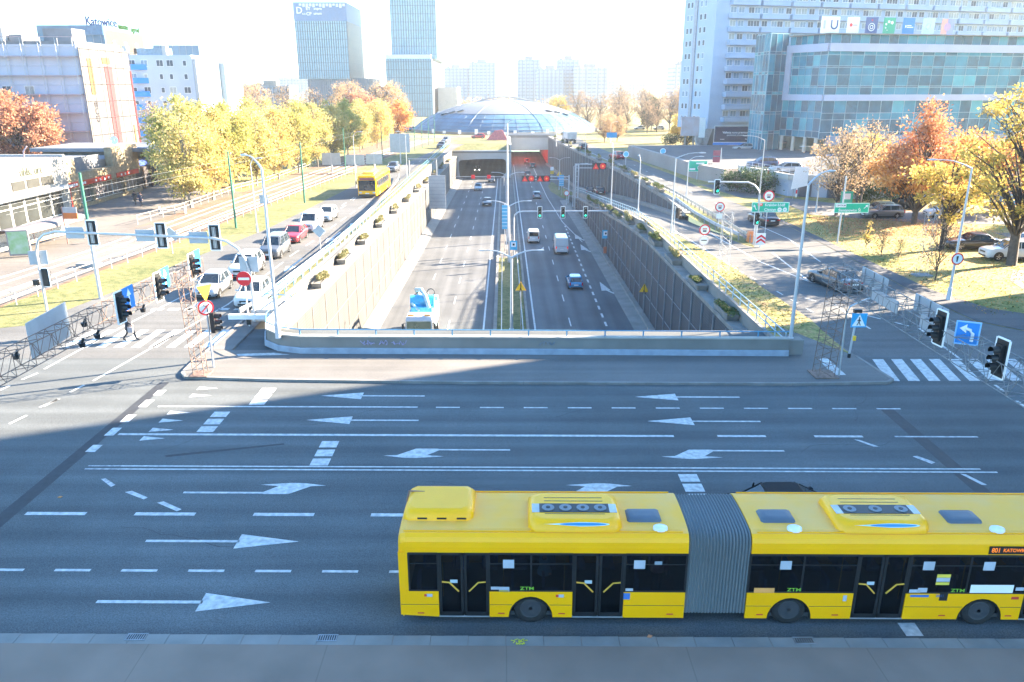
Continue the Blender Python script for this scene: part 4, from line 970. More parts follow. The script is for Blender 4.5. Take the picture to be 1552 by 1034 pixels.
def bus_section(xa, xb, doors, wheels_, rear, tag_):
    # roof shell
    b = MB()
    if rear: xs = [(xa, .93, -.16), (xa+.06, .97, -.05), (xa+.2, 1, 0)]
    else: xs = [(xa, 1, 0)]
    xs += [(x, 1, 0) for x in (xa+.8, (xa+xb)/2, xb-.5)]
    xs += [(xb, 1, 0)] if rear else [(xb-.1, .99, -.03), (xb, .94, -.12)]
    rg = [ring(x, s, d) for x, s, d in xs]
    n = len(rg[0]); vs = [p for r_ in rg for p in r_]
    for k in range(len(rg)-1):
        for i in range(n-1):
            b.add([rg[k][i], rg[k][i+1], rg[k+1][i+1], rg[k+1][i]], [(3, 2, 1, 0)], 1 if 3 < i < n-5 else 0, 3 < i < n-5)
    b.add(rg[0], [tuple(range(n))]); b.add(rg[-1], [tuple(range(n-1, -1, -1))])
    for sy in (-1, 1): b.box(((xa+xb)/2, sy*(HW*.86), 2.825), (xb-xa-.3, .02, .035), 0)
    b.build('roof_shell', [BY, BYR], bus)
    # skirt panels
    segs = []; c = xa
    for d0, d1 in doors: segs.append((c, d0)); c = d1
    segs.append((c, xb))
    for sy in (-1, 1):
        b = MB()
        for (s0, s1) in (segs if sy < 0 else [(xa, xb)]):
            if s1-s0 < .12: continue
            pts = [(s0, 1.06), (s0, .24 if not (rear and s0 == xa) else .30)]
            for wx in sorted(wheels_):
                if s0 < wx < s1: pts += [(wx-.60*math.cos(PI*k/12), .24+.66*math.sin(PI*k/12)) for k in range(13)]
            pts += [(s1, .24), (s1, 1.06)]
            v0 = [(x, sy*HW, z) for x, z in pts]; v1 = [(x, sy*(HW-.05), z) for x, z in pts]; n_ = len(pts)
            b = MB(); b.add(v0, [tuple(range(n_))]); b.add(v1, [tuple(range(n_-1, -1, -1))]); b.add(v0+v1, [(i, (i+1) % n_, n_+(i+1) % n_, n_+i) for i in range(n_)])
            b.build('side_panel', BY, bus)
        b = MB()
        for (s0, s1) in (segs if sy < 0 else [(xa, xb)]):
            if s1-s0 < .12: continue
            cuts = [s0]
            for wx in sorted(wheels_):
                if s0 < wx < s1: cuts += [wx-.50, wx+.50]
            cuts.append(s1)
            for k in range(0, len(cuts), 2): b.box(((cuts[k]+cuts[k+1])/2, sy*(HW+.001), .635), (cuts[k+1]-cuts[k]-.02, .004, .014))
        b.build('panel_seam', DARKM, bus)
    # windows
    for sy in (-1, 1):
        wx0 = xa+.27 if rear else xa
        wins = []
        c = wx0
        for d0, d1 in (doors if sy < 0 else []): wins.append((c, d0)); c = d1
        wins.append((c, xb-.02))
        for (s0, s1) in wins:
            n_ = max(1, round((s1-s0)/1.5))
            for k in range(n_):
                a0 = s0+(s1-s0)*k/n_; a1 = s0+(s1-s0)*(k+1)/n_
                if a1-a0 < .1: continue
                b = MB(); b.box(((a0+a1)/2, sy*(HW-.012), 1.665), (a1-a0-.02, .014, 1.21)); b.build('window', BGL, bus)
            b = MB(); b.box(((s0+s1)/2, sy*(HW-.004), 2.24), (s1-s0, .012, .07)); b.box(((s0+s1)/2, sy*(HW-.004), 1.085), (s1-s0, .012, .05)); b.box(((s0+s1)/2, sy*(HW-.006), 1.93), (s1-s0, .012, .03))
            for k in range(n_+1): b.box((s0+(s1-s0)*k/n_, sy*(HW-.004), 1.66), (.05, .012, 1.2))
            b.build('window_frame', BLACK, bus)
    if rear:
        
        for sy in (-1, 1): b = MB(); b.box((xa+.13, sy*(HW-.03), 1.66), (.27, .05, 1.22)); b.build('corner_pillar', BY, bus)
        b = MB(); b.rings([[(xa, -HW*.94, .3), (xa, HW*.94, .3), (xa, HW*.94, 2.3), (xa, -HW*.94, 2.3)], [(xa+.08, -HW*.995, .24), (xa+.08, HW*.995, .24), (xa+.08, HW*.995, 2.3), (xa+.08, -HW*.995, 2.3)]], 0, False, True); b.build('rear_wall', BY, bus)
        b = MB(); b.box((xa-.006, 0, 1.8), (.02, 1.9, .75)); b.build('rear_window', CARGLASS, bus)
    else:
        b = MB(); b.rings([[(xb, -HW*.94, .3), (xb, HW*.94, .3), (xb, HW*.94, 2.3), (xb, -HW*.94, 2.3)], [(xb-.08, -HW*.99, .24), (xb-.08, HW*.99, .24), (xb-.08, HW*.99, 2.3), (xb-.08, -HW*.99, 2.3)]], 0, False, True); b.build('front_wall', BY, bus)
        b = MB(); b.box((xb+.006, 0, 1.65), (.02, 2.2, 1.3)); b.build('windscreen', CARGLASS, bus)
    for d0, d1 in doors:
        dr = MB(); mid = (d0+d1)/2
        for a0, a1 in ((d0+.02, mid-.01), (mid+.01, d1-.02)):
            for u in (a0+.035, a1-.035): dr.box((u, -HW+.035, 1.27), (.07, .05, 2.0))
            dr.box(((a0+a1)/2, -HW+.035, .33), (a1-a0, .05, .12)); dr.box(((a0+a1)/2, -HW+.035, 2.23), (a1-a0, .05, .09))
        dob = dr.build('door', BLACK, bus)
        for a0, a1 in ((d0+.09, mid-.08), (mid+.08, d1-.09)):
            q = MB(); q.box(((a0+a1)/2, -HW+.035, 1.29), (a1-a0, .012, 1.80)); q.build('door_glass', BGL, dob)
        q = MB(); q.box((mid, -HW+.02, .255), (d1-d0, .06, .03)); q.build('door_sill', GALV, dob)
        q = MB(); y_ = -HW-.0
        q.tube([(d0+.10, y_, 1.36), (d0+.30, y_, 1.34), (d0+.55, y_, 1.06)], .022, 6); q.tube([(d1-.10, y_, 1.36), (d1-.30, y_, 1.34), (d1-.55, y_, 1.06)], .022, 6); q.build('handrail', HAND, dob)
        q = MB(); q.box((d0+.42, -HW+.024, 1.36), (.2, .006, .1)); q.build('door_sticker', mk('pale_sticker', (.45, .55, .6), .5), dob)
    # interior
    b = MB(); b.bb((xa+.1, -HW+.1, .24), (xb-.05, HW-.08, .36)); b.bb((xa+.05, -HW+.08, 2.26), (xb-.05, HW-.06, 2.3)); b.build('floor', INT, bus)
    b = MB(); x = xa+.7
    while x < xb-.6:
        for yy in (-.9, .9, .45):
            if yy < 0 and any(d0-.3 < x < d1+.3 for d0, d1 in doors): continue
            b.box((x, yy, .78), (.42, .42, .08)); b.box((x-.2, yy, 1.1), (.07, .42, .6))
        x += .85
    b.build('seats', SEAT, bus, kind=None)
    b = MB(); x = xa+1.1
    while x < xb-.4: b.tube([(x, -.5, .36), (x, -.5, 2.26)], .018, 5); x += 1.7
    b.tube([(xa+.5, -.5, 2.05), (xb-.3, -.5, 2.05)], .016, 5); b.build('grab_poles', HAND, bus)
    for wx in wheels_:
        for sy in (-1, 1):
            key = ('bus',)
            n0 = len(KIDS.get(bus.name, []))
            if key not in WH:
                q = MB(); n = 28; r = .475; w_ = .28
                q.rings([[(p_*math.cos(2*PI*k/n), u, p_*math.sin(2*PI*k/n)) for k in range(n)] for p_, u in ((.27, -w_/2), (.43, -w_/2), (r, -.09), (r, .09), (.43, w_/2), (.27, w_/2))], 0, True, False); o = q.build('tyre', RUBBER, bus)
                q = MB(); q.rings([[(p_*math.cos(2*PI*k/n), u, p_*math.sin(2*PI*k/n)) for k in range(n)] for p_, u in ((.29, -.14), (.27, -.15), (.25, -.10), (.17, -.02), (.14, -.05), (.13, -.12), (.05, -.14))], 0, True, True)
                for k in range(10): q.cyl((.20*math.cos(2*PI*k/10), -.06, .20*math.sin(2*PI*k/10)), (.20*math.cos(2*PI*k/10), -.02, .20*math.sin(2*PI*k/10)), .03, n=8, m=1)
                o2 = q.build('rim', [mk('bus_rim', (.07, .075, .085), .45, .4), BLACK], bus); WH[key] = (o.data, o2.data)
            else: o = put('tyre', WH[key][0], bus); o2 = put('rim', WH[key][1], bus)
            for q_ in (o, o2): q_.location = (wx, sy*(HW-.19), .475); q_.rotation_euler = (0, 0, 0 if sy < 0 else PI)
            q = MB(); n = 14
            q.rings([[(wx+rr_*math.cos(PI*k/n), yy, .24+rr_*1.06*math.sin(PI*k/n)) for k in range(n+1)] for rr_, yy in ((.60, sy*(HW+.004)), (.57, sy*(HW+.008)), (.57, sy*(HW-.45)))], 0, True, False, closed=False); q.build('wheel_arch', BLACK, bus)
bus_section(-2.85, 4.88, [(-1.80, -.42), (1.83, 3.22)], [.70], True, 'r')
bus_section(6.55, 16.3, [(9.42, 10.83), (14.0, 15.3)], [7.75, 12.92], False, 'f')
b = MB(); rg = []; k = 0; x = 4.86
while x <= 6.6:
    s = .985 if k % 2 == 0 else .945; r_ = ring(x, s, 0.0 if k % 2 == 0 else -.045, .38); rg.append(r_); x += .0435; k += 1
b.rings(rg, 0, False, True); b.build('bellows', BELL, bus)
b = MB(); b.bb((4.86, -.9, .3), (6.6, .9, .5)); b.build('turntable', BLACK, bus)
def rbox(b, x0, x1, y0, y1, z0, z1, ch=.12, m=0):
    r0 = lambda e, z: [(x0+e, y0+e+ch, z), (x0+e+ch, y0+e, z), (x1-e-ch, y0+e, z), (x1-e, y0+e+ch, z), (x1-e, y1-e-ch, z), (x1-e-ch, y1-e, z), (x0+e+ch, y1-e, z), (x0+e, y1-e-ch, z)]
    b.rings([r0(0, z0), r0(.03, z0+(z1-z0)*.6), r0(.10, z0+(z1-z0)*.92), r0(.2, z1)], m, True, True)
b = MB(); rbox(b, -2.78, -.86, -.62, .95, 2.84, 3.14, .14); pod = b.build('rear_roof_pod', BY, bus)
b = MB()
for x in (-2.25, -1.72, -1.18): b.box((x, -.60, 2.93), (.26, .04, .045))
b.build('pod_slots', BLACK, pod)
b = MB(); b.tube([(-2.8, .35, 2.9), (-2.75, .5, 3.15), (-2.3, .5, 3.12)], .03, 5); b.build('roof_bracket', mk('brown_plastic', (.25, .14, .10), .6), bus)
LOGO = [mk('logo_blue', (.03, .22, .50), .4), mk('logo_pale', (.45, .70, .72), .4)]
for (x0, x1, nf) in ((.62, 3.14, 4), (8.83, 11.32, 3)):
    b = MB(); rbox(b, x0, x1, -1.10, .62, 2.82, 3.12, .2); ac = b.build('air_conditioner', BY, bus)
    b = MB(); b.box(((x0+x1)/2, -.36, 3.125), (x1-x0-.62, .46, .012), 1); b.box(((x0+x1)/2, -.36, 3.12), (x1-x0-.22, .44, .012), 0)
    b.build('vent_panel', [GALV, BLACK], ac)
    for k in range(nf):
        q = MB(); cx = x0+.55+(x1-x0-1.1)*k/(nf-1); q.cyl((cx, -.36, 3.13), (cx, -.36, 3.15), .17, n=20); q.cyl((cx, -.36, 3.15), (cx, -.36, 3.16), .06, n=12, m=1); q.build('fan', [mk('fan_grey', (.30, .33, .36) if nf == 3 else (.17, .19, .21), .5), BLACK], ac)
    b = MB()
    for yy in (-.66, .02, .20): b.box(((x0+x1)/2, yy, 3.122), (x1-x0-.9, .022, .006))
    b.build('vent_slots', BLACK, ac)
    b = MB(); n = 24; cx = (x0+x1)/2+.1
    M_ = Matrix.Translation((cx, -1.035, 3.03)) @ Matrix.Rotation(R(57), 4, 'X')
    b.add([(.80*math.cos(2*PI*k/n)**1 if math.cos(2*PI*k/n) > 0 else .95*math.cos(2*PI*k/n), .055*math.sin(2*PI*k/n)*(1.0 if math.cos(2*PI*k/n) > 0 else max(.12, 1+math.cos(2*PI*k/n))), .022) for k in range(n)], [tuple(range(n))], 1, False, M_)
    b.add([(.1+.62*math.cos(2*PI*k/n), .036*math.sin(2*PI*k/n), .026) for k in range(n)], [tuple(range(n))], 0, False, M_)
    b.build('logo', LOGO, ac)
for (x0, dx) in ((3.30, 4.15), (6.92, 7.72), (11.95, 13.1)):
    b = MB(); rbox(b, x0, x0+.95, -.66, -.02, 2.86, 2.97, .06); b.build('roof_hatch', mk('hatch_grey', (.085, .11, .14), .5, var=.1), bus)
    b = MB(); n = 16; b.rings([[(dx+r_*math.cos(2*PI*k/n), -.93+r_*.8*math.sin(2*PI*k/n), z_) for k in range(n)] for r_, z_ in ((.2, 2.83), (.19, 2.9), (.12, 2.935), (.03, 2.945))], 0, True, True); b.build('roof_vent', WHITE, bus)
b = MB(); b.box((13.4, -HW-.005, 2.42), (1.2, .02, .23)); dsp = b.build('side_display', BLACK, bus)
text('801', .20, LED_Y, dsp, FACE(12.98, -HW-.018, 2.42), 'display_number', .002, 'CENTER', .8)
text('KATOWICE', .15, LED_Y, dsp, FACE(13.5, -HW-.018, 2.42), 'display_text', .002, 'CENTER', .85)
def decal(x, z, w, h, m, nm='sticker'):
    q = MB(); q.box((x, -HW-.003, z), (w, .006, h)); return q.build(nm, m, bus)
ST_W = mk('sticker_white', (.42, .46, .52), .5); ST_G = mk('sticker_green', (.22, .50, .05), .5); ST_B = mk('sticker_blue', (.05, .16, .45), .5); ST_Y = mk('sticker_yellow', (.75, .60, .08), .5); ST_O = mk('sticker_orange', (.80, .35, .10), .5); ST_R = mk('sticker_red', (.62, .05, .04), .5)
decal(-.27, 1.17, .22, .09, ST_W); decal(-.02, 1.13, .28, .16, ST_W); decal(-.02, 1.08, .26, .06, ST_Y); decal(.1, 1.93, .3, .26, ST_W); decal(3.6, 1.93, .3, .26, ST_W); decal(4.1, 1.98, .2, .1, mk('sticker_dim', (.25, .3, .35), .5))
decal(3.36, 1.14, .2, .08, ST_W); decal(3.3, .93, .18, .2, ST_B); decal(7.5, 1.93, .3, .26, ST_W); decal(11.3, 1.93, .3, .26, ST_W); decal(12.9, 1.93, .3, .26, ST_W)
decal(13.1, 1.22, 1.15, .25, SWHITE, 'white_notice'); decal(13.85, 1.22, .22, .1, ST_W); decal(11.75, 1.5, .36, .12, ST_W); decal(11.75, 1.62, .36, .1, ST_Y); decal(11.75, 1.38, .36, .08, ST_Y)
decal(11.05, 1.14, .3, .1, ST_W); decal(11.25, 1.17, .25, .14, ST_W); decal(11.85, .97, .22, .26, BLACK, 'rear_view_mirror')
for x in (-2.05, 1.52): decal(x, .93, .16, .09, ST_W); decal(x-.1, .93, .08, .07, ST_R)
for x in (-2.3, -.1, 1.55, 4.5, 6.95, 9.0, 11.9, 13.7): decal(x, .36, .18, .035, ST_R, 'marker_lamp')
decal(13.78, .93, .2, .08, ST_R); decal(9.2, .9, .1, .18, ST_W); decal(7.0, 1.14, .55, .15, ST_O); decal(11.2, .985, .5, .07, ST_B)
for x, s in ((.55, 'ZTM'), (7.75, 'ZTM'), (12.15, 'ZTM')): text(s, .145, ST_G, bus, FACE(x+.05, -HW-.004, 1.16), 'green_lettering', .001, 'CENTER', 1.3)
text('2602', .11, ST_B, bus, FACE(11.75, -HW-.004, .99), 'fleet_number', .002)

def small_bus(loc, rz):
    t = thing('city_bus', 'yellow single-deck city bus coming towards the camera on the left road', 'bus', loc, rz)
    L_, w, H = 11.5, 1.27, 3.0
    b = MB(); rg = []
    for y, s, dz in ((L_/2, .93, -.1), (L_/2-.12, .99, -.02), (L_/2-.4, 1, 0), (0, 1, 0), (-L_/2+.2, 1, 0), (-L_/2, .96, -.06)):
        rg.append([(-w*s, y, .3), (-w*s, y, 2.6+dz), (-w*s*.93, y, 2.9+dz), (-w*.6, y, 3.0+dz), (w*.6, y, 3.0+dz), (w*s*.93, y, 2.9+dz), (w*s, y, 2.6+dz), (w*s, y, .3)])
    b.rings(rg, 0, False, True); b.build('body', BY, t)
    b = MB(); b.box((0, L_/2+.02, 1.65), (2.25, .08, 1.35)); b.build('windscreen', CARGLASS, t)
    b = MB(); b.box((0, L_/2+.03, 2.52), (1.9, .06, .3)); b.build('front_display', mk('dim_display', (.35, .08, .08), .5), t)
    for sx in (-1, 1):
        for k in range(7):
            q = MB(); q.box((sx*(w+.003), L_/2-1.2-k*1.45, 1.75), (.02, 1.35, 1.05)); q.build('window', CARGLASS, t)
        wheel(t, sx*(w-.14), L_/2-2.6, .48, .28, 1); wheel(t, sx*(w-.14), -L_/2+3.0, .48, .28, 1)
        q = MB(); q.box((sx*.92, L_/2+.02, .72), (.36, .08, .2)); q.build('headlight', HEADL, t)
        q = MB(); q.box((sx*(w+.16), L_/2-.05, 2.0), (.14, .12, .42)); q.tube([(sx*w*.9, L_/2-.1, 2.5), (sx*(w+.16), L_/2-.05, 2.25)], .025, 5); q.build('mirror', BLACK, t)
    b = MB(); rbox(b, -.85, .85, 1.8, 4.3, 2.98, 3.28, .2); b.build('air_conditioner', mk('orange_pod', (.80, .42, .03), .4), t)
    b = MB(); b.box((0, L_/2+.02, .40), (2.3, .08, .2)); b.build('bumper', DARKM, t)
    b = MB(); b.box((0, L_/2+.065, .62), (.52, .01, .12)); b.build('number_plate', PLATE, t)
small_bus((-18.4, 111, 0), PI-.02)

def lorry_cab(t, y0, H, m, L_=2.1):
    b = MB(); w = 1.23
    b.rings([[(-w, y0, .5), (w, y0, .5), (w, y0-L_, .5), (-w, y0-L_, .5)], [(-w, y0+.02, 1.5), (w, y0+.02, 1.5), (w, y0-L_, 1.5), (-w, y0-L_, 1.5)], [(-w*.97, y0-.12, H-.3), (w*.97, y0-.12, H-.3), (w*.97, y0-L_, H-.25), (-w*.97, y0-L_, H-.25)], [(-w*.9, y0-.35, H), (w*.9, y0-.35, H), (w*.9, y0-L_+.1, H), (-w*.9, y0-L_+.1, H)]], 0, False, True); b.build('cab', m, t)
    b = MB(); b.add([(-w*.9, y0+.045, 1.62), (w*.9, y0+.045, 1.62), (w*.88, y0-.085, H-.38), (-w*.88, y0-.085, H-.38)], [(3, 2, 1, 0)]); b.build('windscreen', CARGLASS, t)
    for sx in (-1, 1):
        q = MB(); q.box((sx*(w+.005), y0-.85, 2.0), (.03, 1.0, .7)); q.build('side_window', CARGLASS, t)
        q = MB(); q.box((sx*(w+.22), y0-.1, 2.1), (.18, .14, .6)); q.tube([(sx*w*.9, y0-.2, 2.5), (sx*(w+.22), y0-.1, 2.4)], .03, 5); q.build('mirror', BLACK, t)
        q = MB(); q.box((sx*.9, y0+.03, .85), (.35, .06, .2)); q.build('headlight', HEADL, t)
    b = MB(); b.box((0, y0+.03, 1.2), (1.7, .05, .35)); b.box((0, y0+.03, .62), (2.3, .08, .2)); b.build('grille', BLACK, t)
tk_ = thing('utility_truck', 'white lorry with bright blue pump machinery on its back, in the cutting', 'lorry', (-7.75, 70.0, TF), PI+.0)
lorry_cab(tk_, 3.6, 3.0, P_WHITE, 2.0)
BLU = mk('machine_blue', (.06, .42, .68), .45, var=.25, sc=1.5); BLU2 = mk('pale_machine_blue', (.40, .62, .72), .5, var=.3, sc=2)
b = MB(); b.bb((-1.1, -4.2, .7), (1.1, 1.4, 1.1)); b.bb((-1.2, -4.0, 1.1), (1.2, .6, 2.7), 0); b.build('deck', BLU2, tk_)
b = MB(); b.cyl((-1.1, -.2, 3.5), (1.1, -.2, 3.5), .62, n=18); b.box((0, .7, 2.8), (1.9, .7, .9)); b.build('hose_drum', BLU, tk_)
b = MB(); b.tube([(-.7, .9, 3.1), (-.4, .5, 4.1), (.2, -1.2, 4.4), (.9, -3.2, 3.9), (.6, -4.2, 2.6)], .2, 8); b.tube([(.2, 1.2, 3.0), (.9, .6, 3.5), (1.1, -1.5, 3.4)], .12, 6)
for k in range(7): b.box((rnd.uniform(-1, 1), rnd.uniform(-3.6, 0), 2.8+rnd.random()*.7), (.5, .6, .45))
b.build('suction_boom', BLU2, tk_)
b = MB(); n = 14
b.tube([(-.75+.35*math.cos(2*PI*k/n), -.9, 4.2+.35*math.sin(2*PI*k/n)) for k in range(n+1)], .05, 5, 0, False); b.tube([(-.2, -2.2, 3.7), (.4, -2.6, 4.0), (1.0, -2.0, 3.6)], .07, 5); b.build('hoses', DARKM, tk_)
for sx in (-1, 1):
    q = MB(); q.box((sx*.75, 2.9, 3.06), (.55, .22, .12)); q.build('amber_beacon', mk('amber_lens', (.85, .42, .10), .3), tk_)
    wheel(tk_, sx*1.08, 2.4, .48, .3, 1); wheel(tk_, sx*1.08, -2.6, .48, .3, 1)
p = at(862, 217)
t2 = thing('tipper_lorry', 'white tipper lorry on the surface street above the right tunnel mouth', 'lorry', (p.x+.3, p.y+3, 0), .12)
lorry_cab(t2, 4.0, 2.9, P_WHITE)
b = MB(); b.rings([[(-1.2, -4.2, 1.1), (1.2, -4.2, 1.1), (1.2, 1.5, 1.1), (-1.2, 1.5, 1.1)], [(-1.28, -4.4, 3.0), (1.28, -4.4, 3.0), (1.28, 1.6, 3.0), (-1.28, 1.6, 3.0)]], 0, False, True); b.build('tipper_body', mk('lorry_grey', (.42, .46, .50), .5), t2)
b = MB(); b.bb((-.5, -4, .6), (.5, 3, 1.1)); b.build('chassis', DARKM, t2)
for sx in (-1, 1):
    for yy in (2.8, -1.8, -3.2): wheel(t2, sx*1.08, yy, .48, .3, 1)
# ------------------------------------------------------------------ lamps, masts, gantries, signals, signs
LAMPW = mk('lamp_post_pale', (.48, .50, .53), .4, .3, var=.08)
def lamp(label, x, y, h, arms, z=0.0, r=.10, group='street lamps', arm=1.9, rise=.55, base=True, m=None, gap=False):
    """arms: list of azimuths (radians, 0 = +X)"""
    m = m or LAMPW
    t = thing('street_lamp', label, 'street lamp', (x, y, z), 0, group)
    b = MB(); b.tube([(0, 0, 0), (0, 0, h*.5), (0, 0, h-.5)], [r, r*.8, r*.6], 10); b.build('pole', m, t)
    if base: b = MB(); b.cyl((0, 0, 0), (0, 0, .9), r*1.5, r*1.4, 10); b.build('pole_sleeve', mk('pale_sleeve', (.5, .52, .55), .5), t)
    for a in arms:
        c, s = math.cos(a), math.sin(a)
        b = MB(); pts = [(c*u*arm, s*u*arm, h-.5+rise*math.sin(min(1, u*1.25)*PI/2)) for u in (0, .12, .3, .55, .8, 1)]; b.tube(pts, [r*.6, r*.55, r*.45, r*.4, r*.35, r*.3], 7); b.build('arm', m, t)
        b = MB(); M = Matrix.Translation((c*(arm+.25), s*(arm+.25), h-.5+rise)) @ Matrix.Rotation(a, 4, 'Z')
        b.rings([[(-.32, -.06, -.03), (-.32, .06, -.03), (-.32, .05, .04), (-.32, -.05, .04)], [(0, -.14, -.05), (0, .14, -.05), (0, .1, .07), (0, -.1, .07)], [(.36, -.09, -.03), (.36, .09, -.03), (.36, .06, .03), (.36, -.06, .03)]], 0, True, True, M); b.build('lamp_head', m, t)
    return t
D_ = lambda n: n
lamp('tall pale street lamp standing on the left corner of the parapet', -12.55, 40.75, 9.7, [PI*.72], .9, .11)
lamp('tall pale street lamp at the right end of the parapet', 15.75, 40.3, 9.7, [PI*.22], .1, .11)
lamp('double-arm street lamp in the median of the cutting, nearest the parapet', .62, 70.0, 8.2, [PI, 0], TF, .16, arm=2.4, rise=.7)
lamp('double-arm street lamp in the median, second from the parapet', .62, 103, 8.2, [PI, 0], TF, .15, arm=2.4, rise=.7)
lamp('double-arm street lamp in the median, third from the parapet', .62, 140, 8.2, [PI, 0], TF, .14, arm=2.4, rise=.7)
lamp('very tall thin mast rising from the median of the cutting above all its lamps', .45, 118, 18.2, [0], TF, .17, arm=1.2, group=None)
p = at(1437, 455); lamp('street lamp on the right grass with a round red-rimmed sign', p.x, p.y, 9.5, [PI-.1], 0, .10, arm=2.3)
lamp('street lamp on the grass strip beside the ramp, in front of the far wall', 16.9, 77.6, 8.0, [0], 0, .08, arm=2.3)
lamp('plain pole lamp at the top of the right wall, left of the ramp lamps', 15.9, 92, 6.9, [PI*.5], -.4, .08, arm=1.0)
lamp('pole lamp between ramp and cutting, over the dark ramp cars', 15.4, 112, 8.8, [PI*.5], -2.2, .08, arm=1.0)
p = at(1140, 345); lamp('street lamp behind the terrace corner, arm to the left', 33.2, 101, 8.3, [PI], 0, .08, arm=2.2)
p = at(1215, 350); lamp('street lamp right of the black sedan, leaning arm to the left', 37.2, 92.0, 7.6, [PI], 0, .08, arm=2.2)
lamp('street lamp on the left verge behind the road sign backs', -25.4, 79, 7.4, [0], 0, .07, arm=.6)
lamp('thin pale lamp post on the left verge beside the yellow bus', -22.2, 117, 8.0, [0], 0, .07, arm=.8)
lamp('double-arm lamp inside the cutting by the dark wall near the right tunnel', 12.6, 180, 7.6, [PI, 0], TF, .09, arm=1.8)
lamp('single-arm lamp at the gore, beside the lane sign gantry', 13.4, 152, 8.2, [0], TF+.6, .09, arm=2.2)
for i, (px, py, pt) in enumerate(((887, 236, 195), (843, 222, 160), (925, 217, 185), (1040, 300, 238))):
    p = at(px, py); lamp(('lamp post above the right cutting wall beside the distant planters', 'tall thin lamp post in front of the right side of the dome', 'lamp post on the lawn beside the blue road sign', 'lamp post with an arm in front of the plaza wall')[i], p.x, p.y, atY(px, pt, p.y).z, [0], 0, .08, arm=1.4)
lamp('street lamp on the left median lawn near the far bend', -15.9, 128, 7.5, [PI], 0, .06, arm=1.0)
# green tram poles
for i, (px, py, pt, r) in enumerate(((153, 453, 262, .13), (358, 346, 230, .12), (462, 308, 215, .12), (524, 262, 200, .10), (580, 245, 205, .10), (629, 229, 190, .1), (640, 225, 195, .1), (650, 221, 193, .1), (659, 217, 185, .1))):
    p = at(px, py); h = max(7.6, atY(px, pt, p.y).z)
    t = thing('tram_pole', 'green tram wire pole beside the tracks, %s from the camera' % ordw[i], 'pole', p, 0, 'green poles along the tram tracks')
    b = MB(); b.tube([(0, 0, 0), (0, 0, h*.45)], [r, r*.9], 10); b.build('pole_foot', LAMPW if i == 0 else GREENM, t)
    b = MB(); b.tube([(0, 0, h*.45), (0, 0, h)], [r*.95, r*.7], 10); b.build('pole', GREENM, t)
wire = thing('tram_wires', 'thin overhead wires strung along the tram tracks', 'wires', (-30, 60, 0)); b = MB()
for o_ in (-3.6, -6.6): b.tube([(-28.5+o_+30, 50-60, 6.3), (-25+o_+30, 100-60, 6.2), (-24+o_+30, 125-60, 6.2), (-20+o_+30, 178-60, 6.2)], .008, 4)
b.build('wire', GALV_D, wire)

# signal heads; local frame: lens side looks to -Y, z up
def signal_head(parent, M, n=3, on=None, board=None, name='signal_head', hood=1.0):
    h = .32*n+.12
    b = MB(); b.bb((-.17, -.10, -h/2), (.17, .12, h/2)); o = b.build(name, BLACK, parent)
    q = None
    if board:
        bw, bh = board
        q = MB(); q.bb((-bw/2, .04, -bh/2), (bw/2, .07, bh/2)); q2 = q.build('backboard', mk('board_black', (.012, .014, .016), .5), o)
        q = MB()
        for sx in (-1, 1): q.bb((sx*bw/2-.03, .03, -bh/2), (sx*bw/2+.03, .08, bh/2))
        for sz in (-1, 1): q.bb((-bw/2+.0301, .0305, sz*bh/2-.03), (bw/2-.0301, .0795, sz*bh/2+.03))
        q.build('board_border', SWHITE, o)
    for k in range(n):
        zc = h/2-.06-.16-.32*k
        lens = {0: LENS_D, 1: LENS_D, 2: LENS_D}[min(k, 2)]
        if on == k: lens = SIG_R if k == 0 else SIG_G
        q = MB(); q.cyl((0, -.10, zc), (0, -.125, zc), .125, .115, 14); q.build('lens', lens, o)
        q = MB(); nn = 10; L_ = .30*hood
        q.rings([[(.15*math.cos(a), -.10-(L_ if far_ else 0), zc+.15*math.sin(a)) for a in [PI*(-.18)+PI*1.36*i/nn for i in range(nn+1)]] for far_ in (0, 1)], 0, True, False, closed=False)
        q.rings([[(.142*math.cos(a), -.10-(L_ if far_ else 0), zc+.142*math.sin(a)) for a in [PI*(-.18)+PI*1.36*i/nn for i in range(nn+1)]] for far_ in (1, 0)], 0, True, False, closed=False); q.build('visor', BLACK, o)
    def setm(ob): ob.matrix_local = M
    o.matrix_local = M
    return o
def MT(x, y, z, az=0.0, sc=1.0): return Matrix.Translation((x, y, z)) @ Matrix.Rotation(az, 4, 'Z') @ Matrix.Diagonal((sc, sc, sc, 1))

# lattice gantries with masts
def lattice(b, a, c, w, h, bay, r=.0135, up=Vector((0, 0, 1))):
    a, c = Vector(a), Vector(c); d = (c-a); L_ = d.length; d.normalize(); s = d.cross(up).normalized(); u = s.cross(d)
    cr = [(s*w/2*i + u*h/2*j) for i, j in ((-1, -1), (1, -1), (1, 1), (-1, 1))]
    for k in cr: b.tube([a+k, c+k], r*1.4, 5)
    n = max(1, round(L_/bay))
    for i in range(n):
        p0 = a+d*(L_*i/n); p1 = a+d*(L_*(i+1)/n); pm = (p0+p1)/2
        for k in range(4):
            k2 = (k+1) % 4
            b.tube([p0+cr[k], pm+cr[k2]], r, 4, 0, False); b.tube([pm+cr[k2], p1+cr[k]], r, 4, 0, False)
    for i in range(n+1):
        p0 = a+d*(L_*i/n)
        for k in range(4): b.tube([p0+cr[k], p0+cr[(k+1) % 4]], r, 4, 0, False)
LAT = mk('lattice_steel', (.24, .24, .24), .6, .4, var=.3, sc=4); LAT_R = mk('rusty_lattice', (.22, .15, .12), .7, .3, var=.3, sc=4)
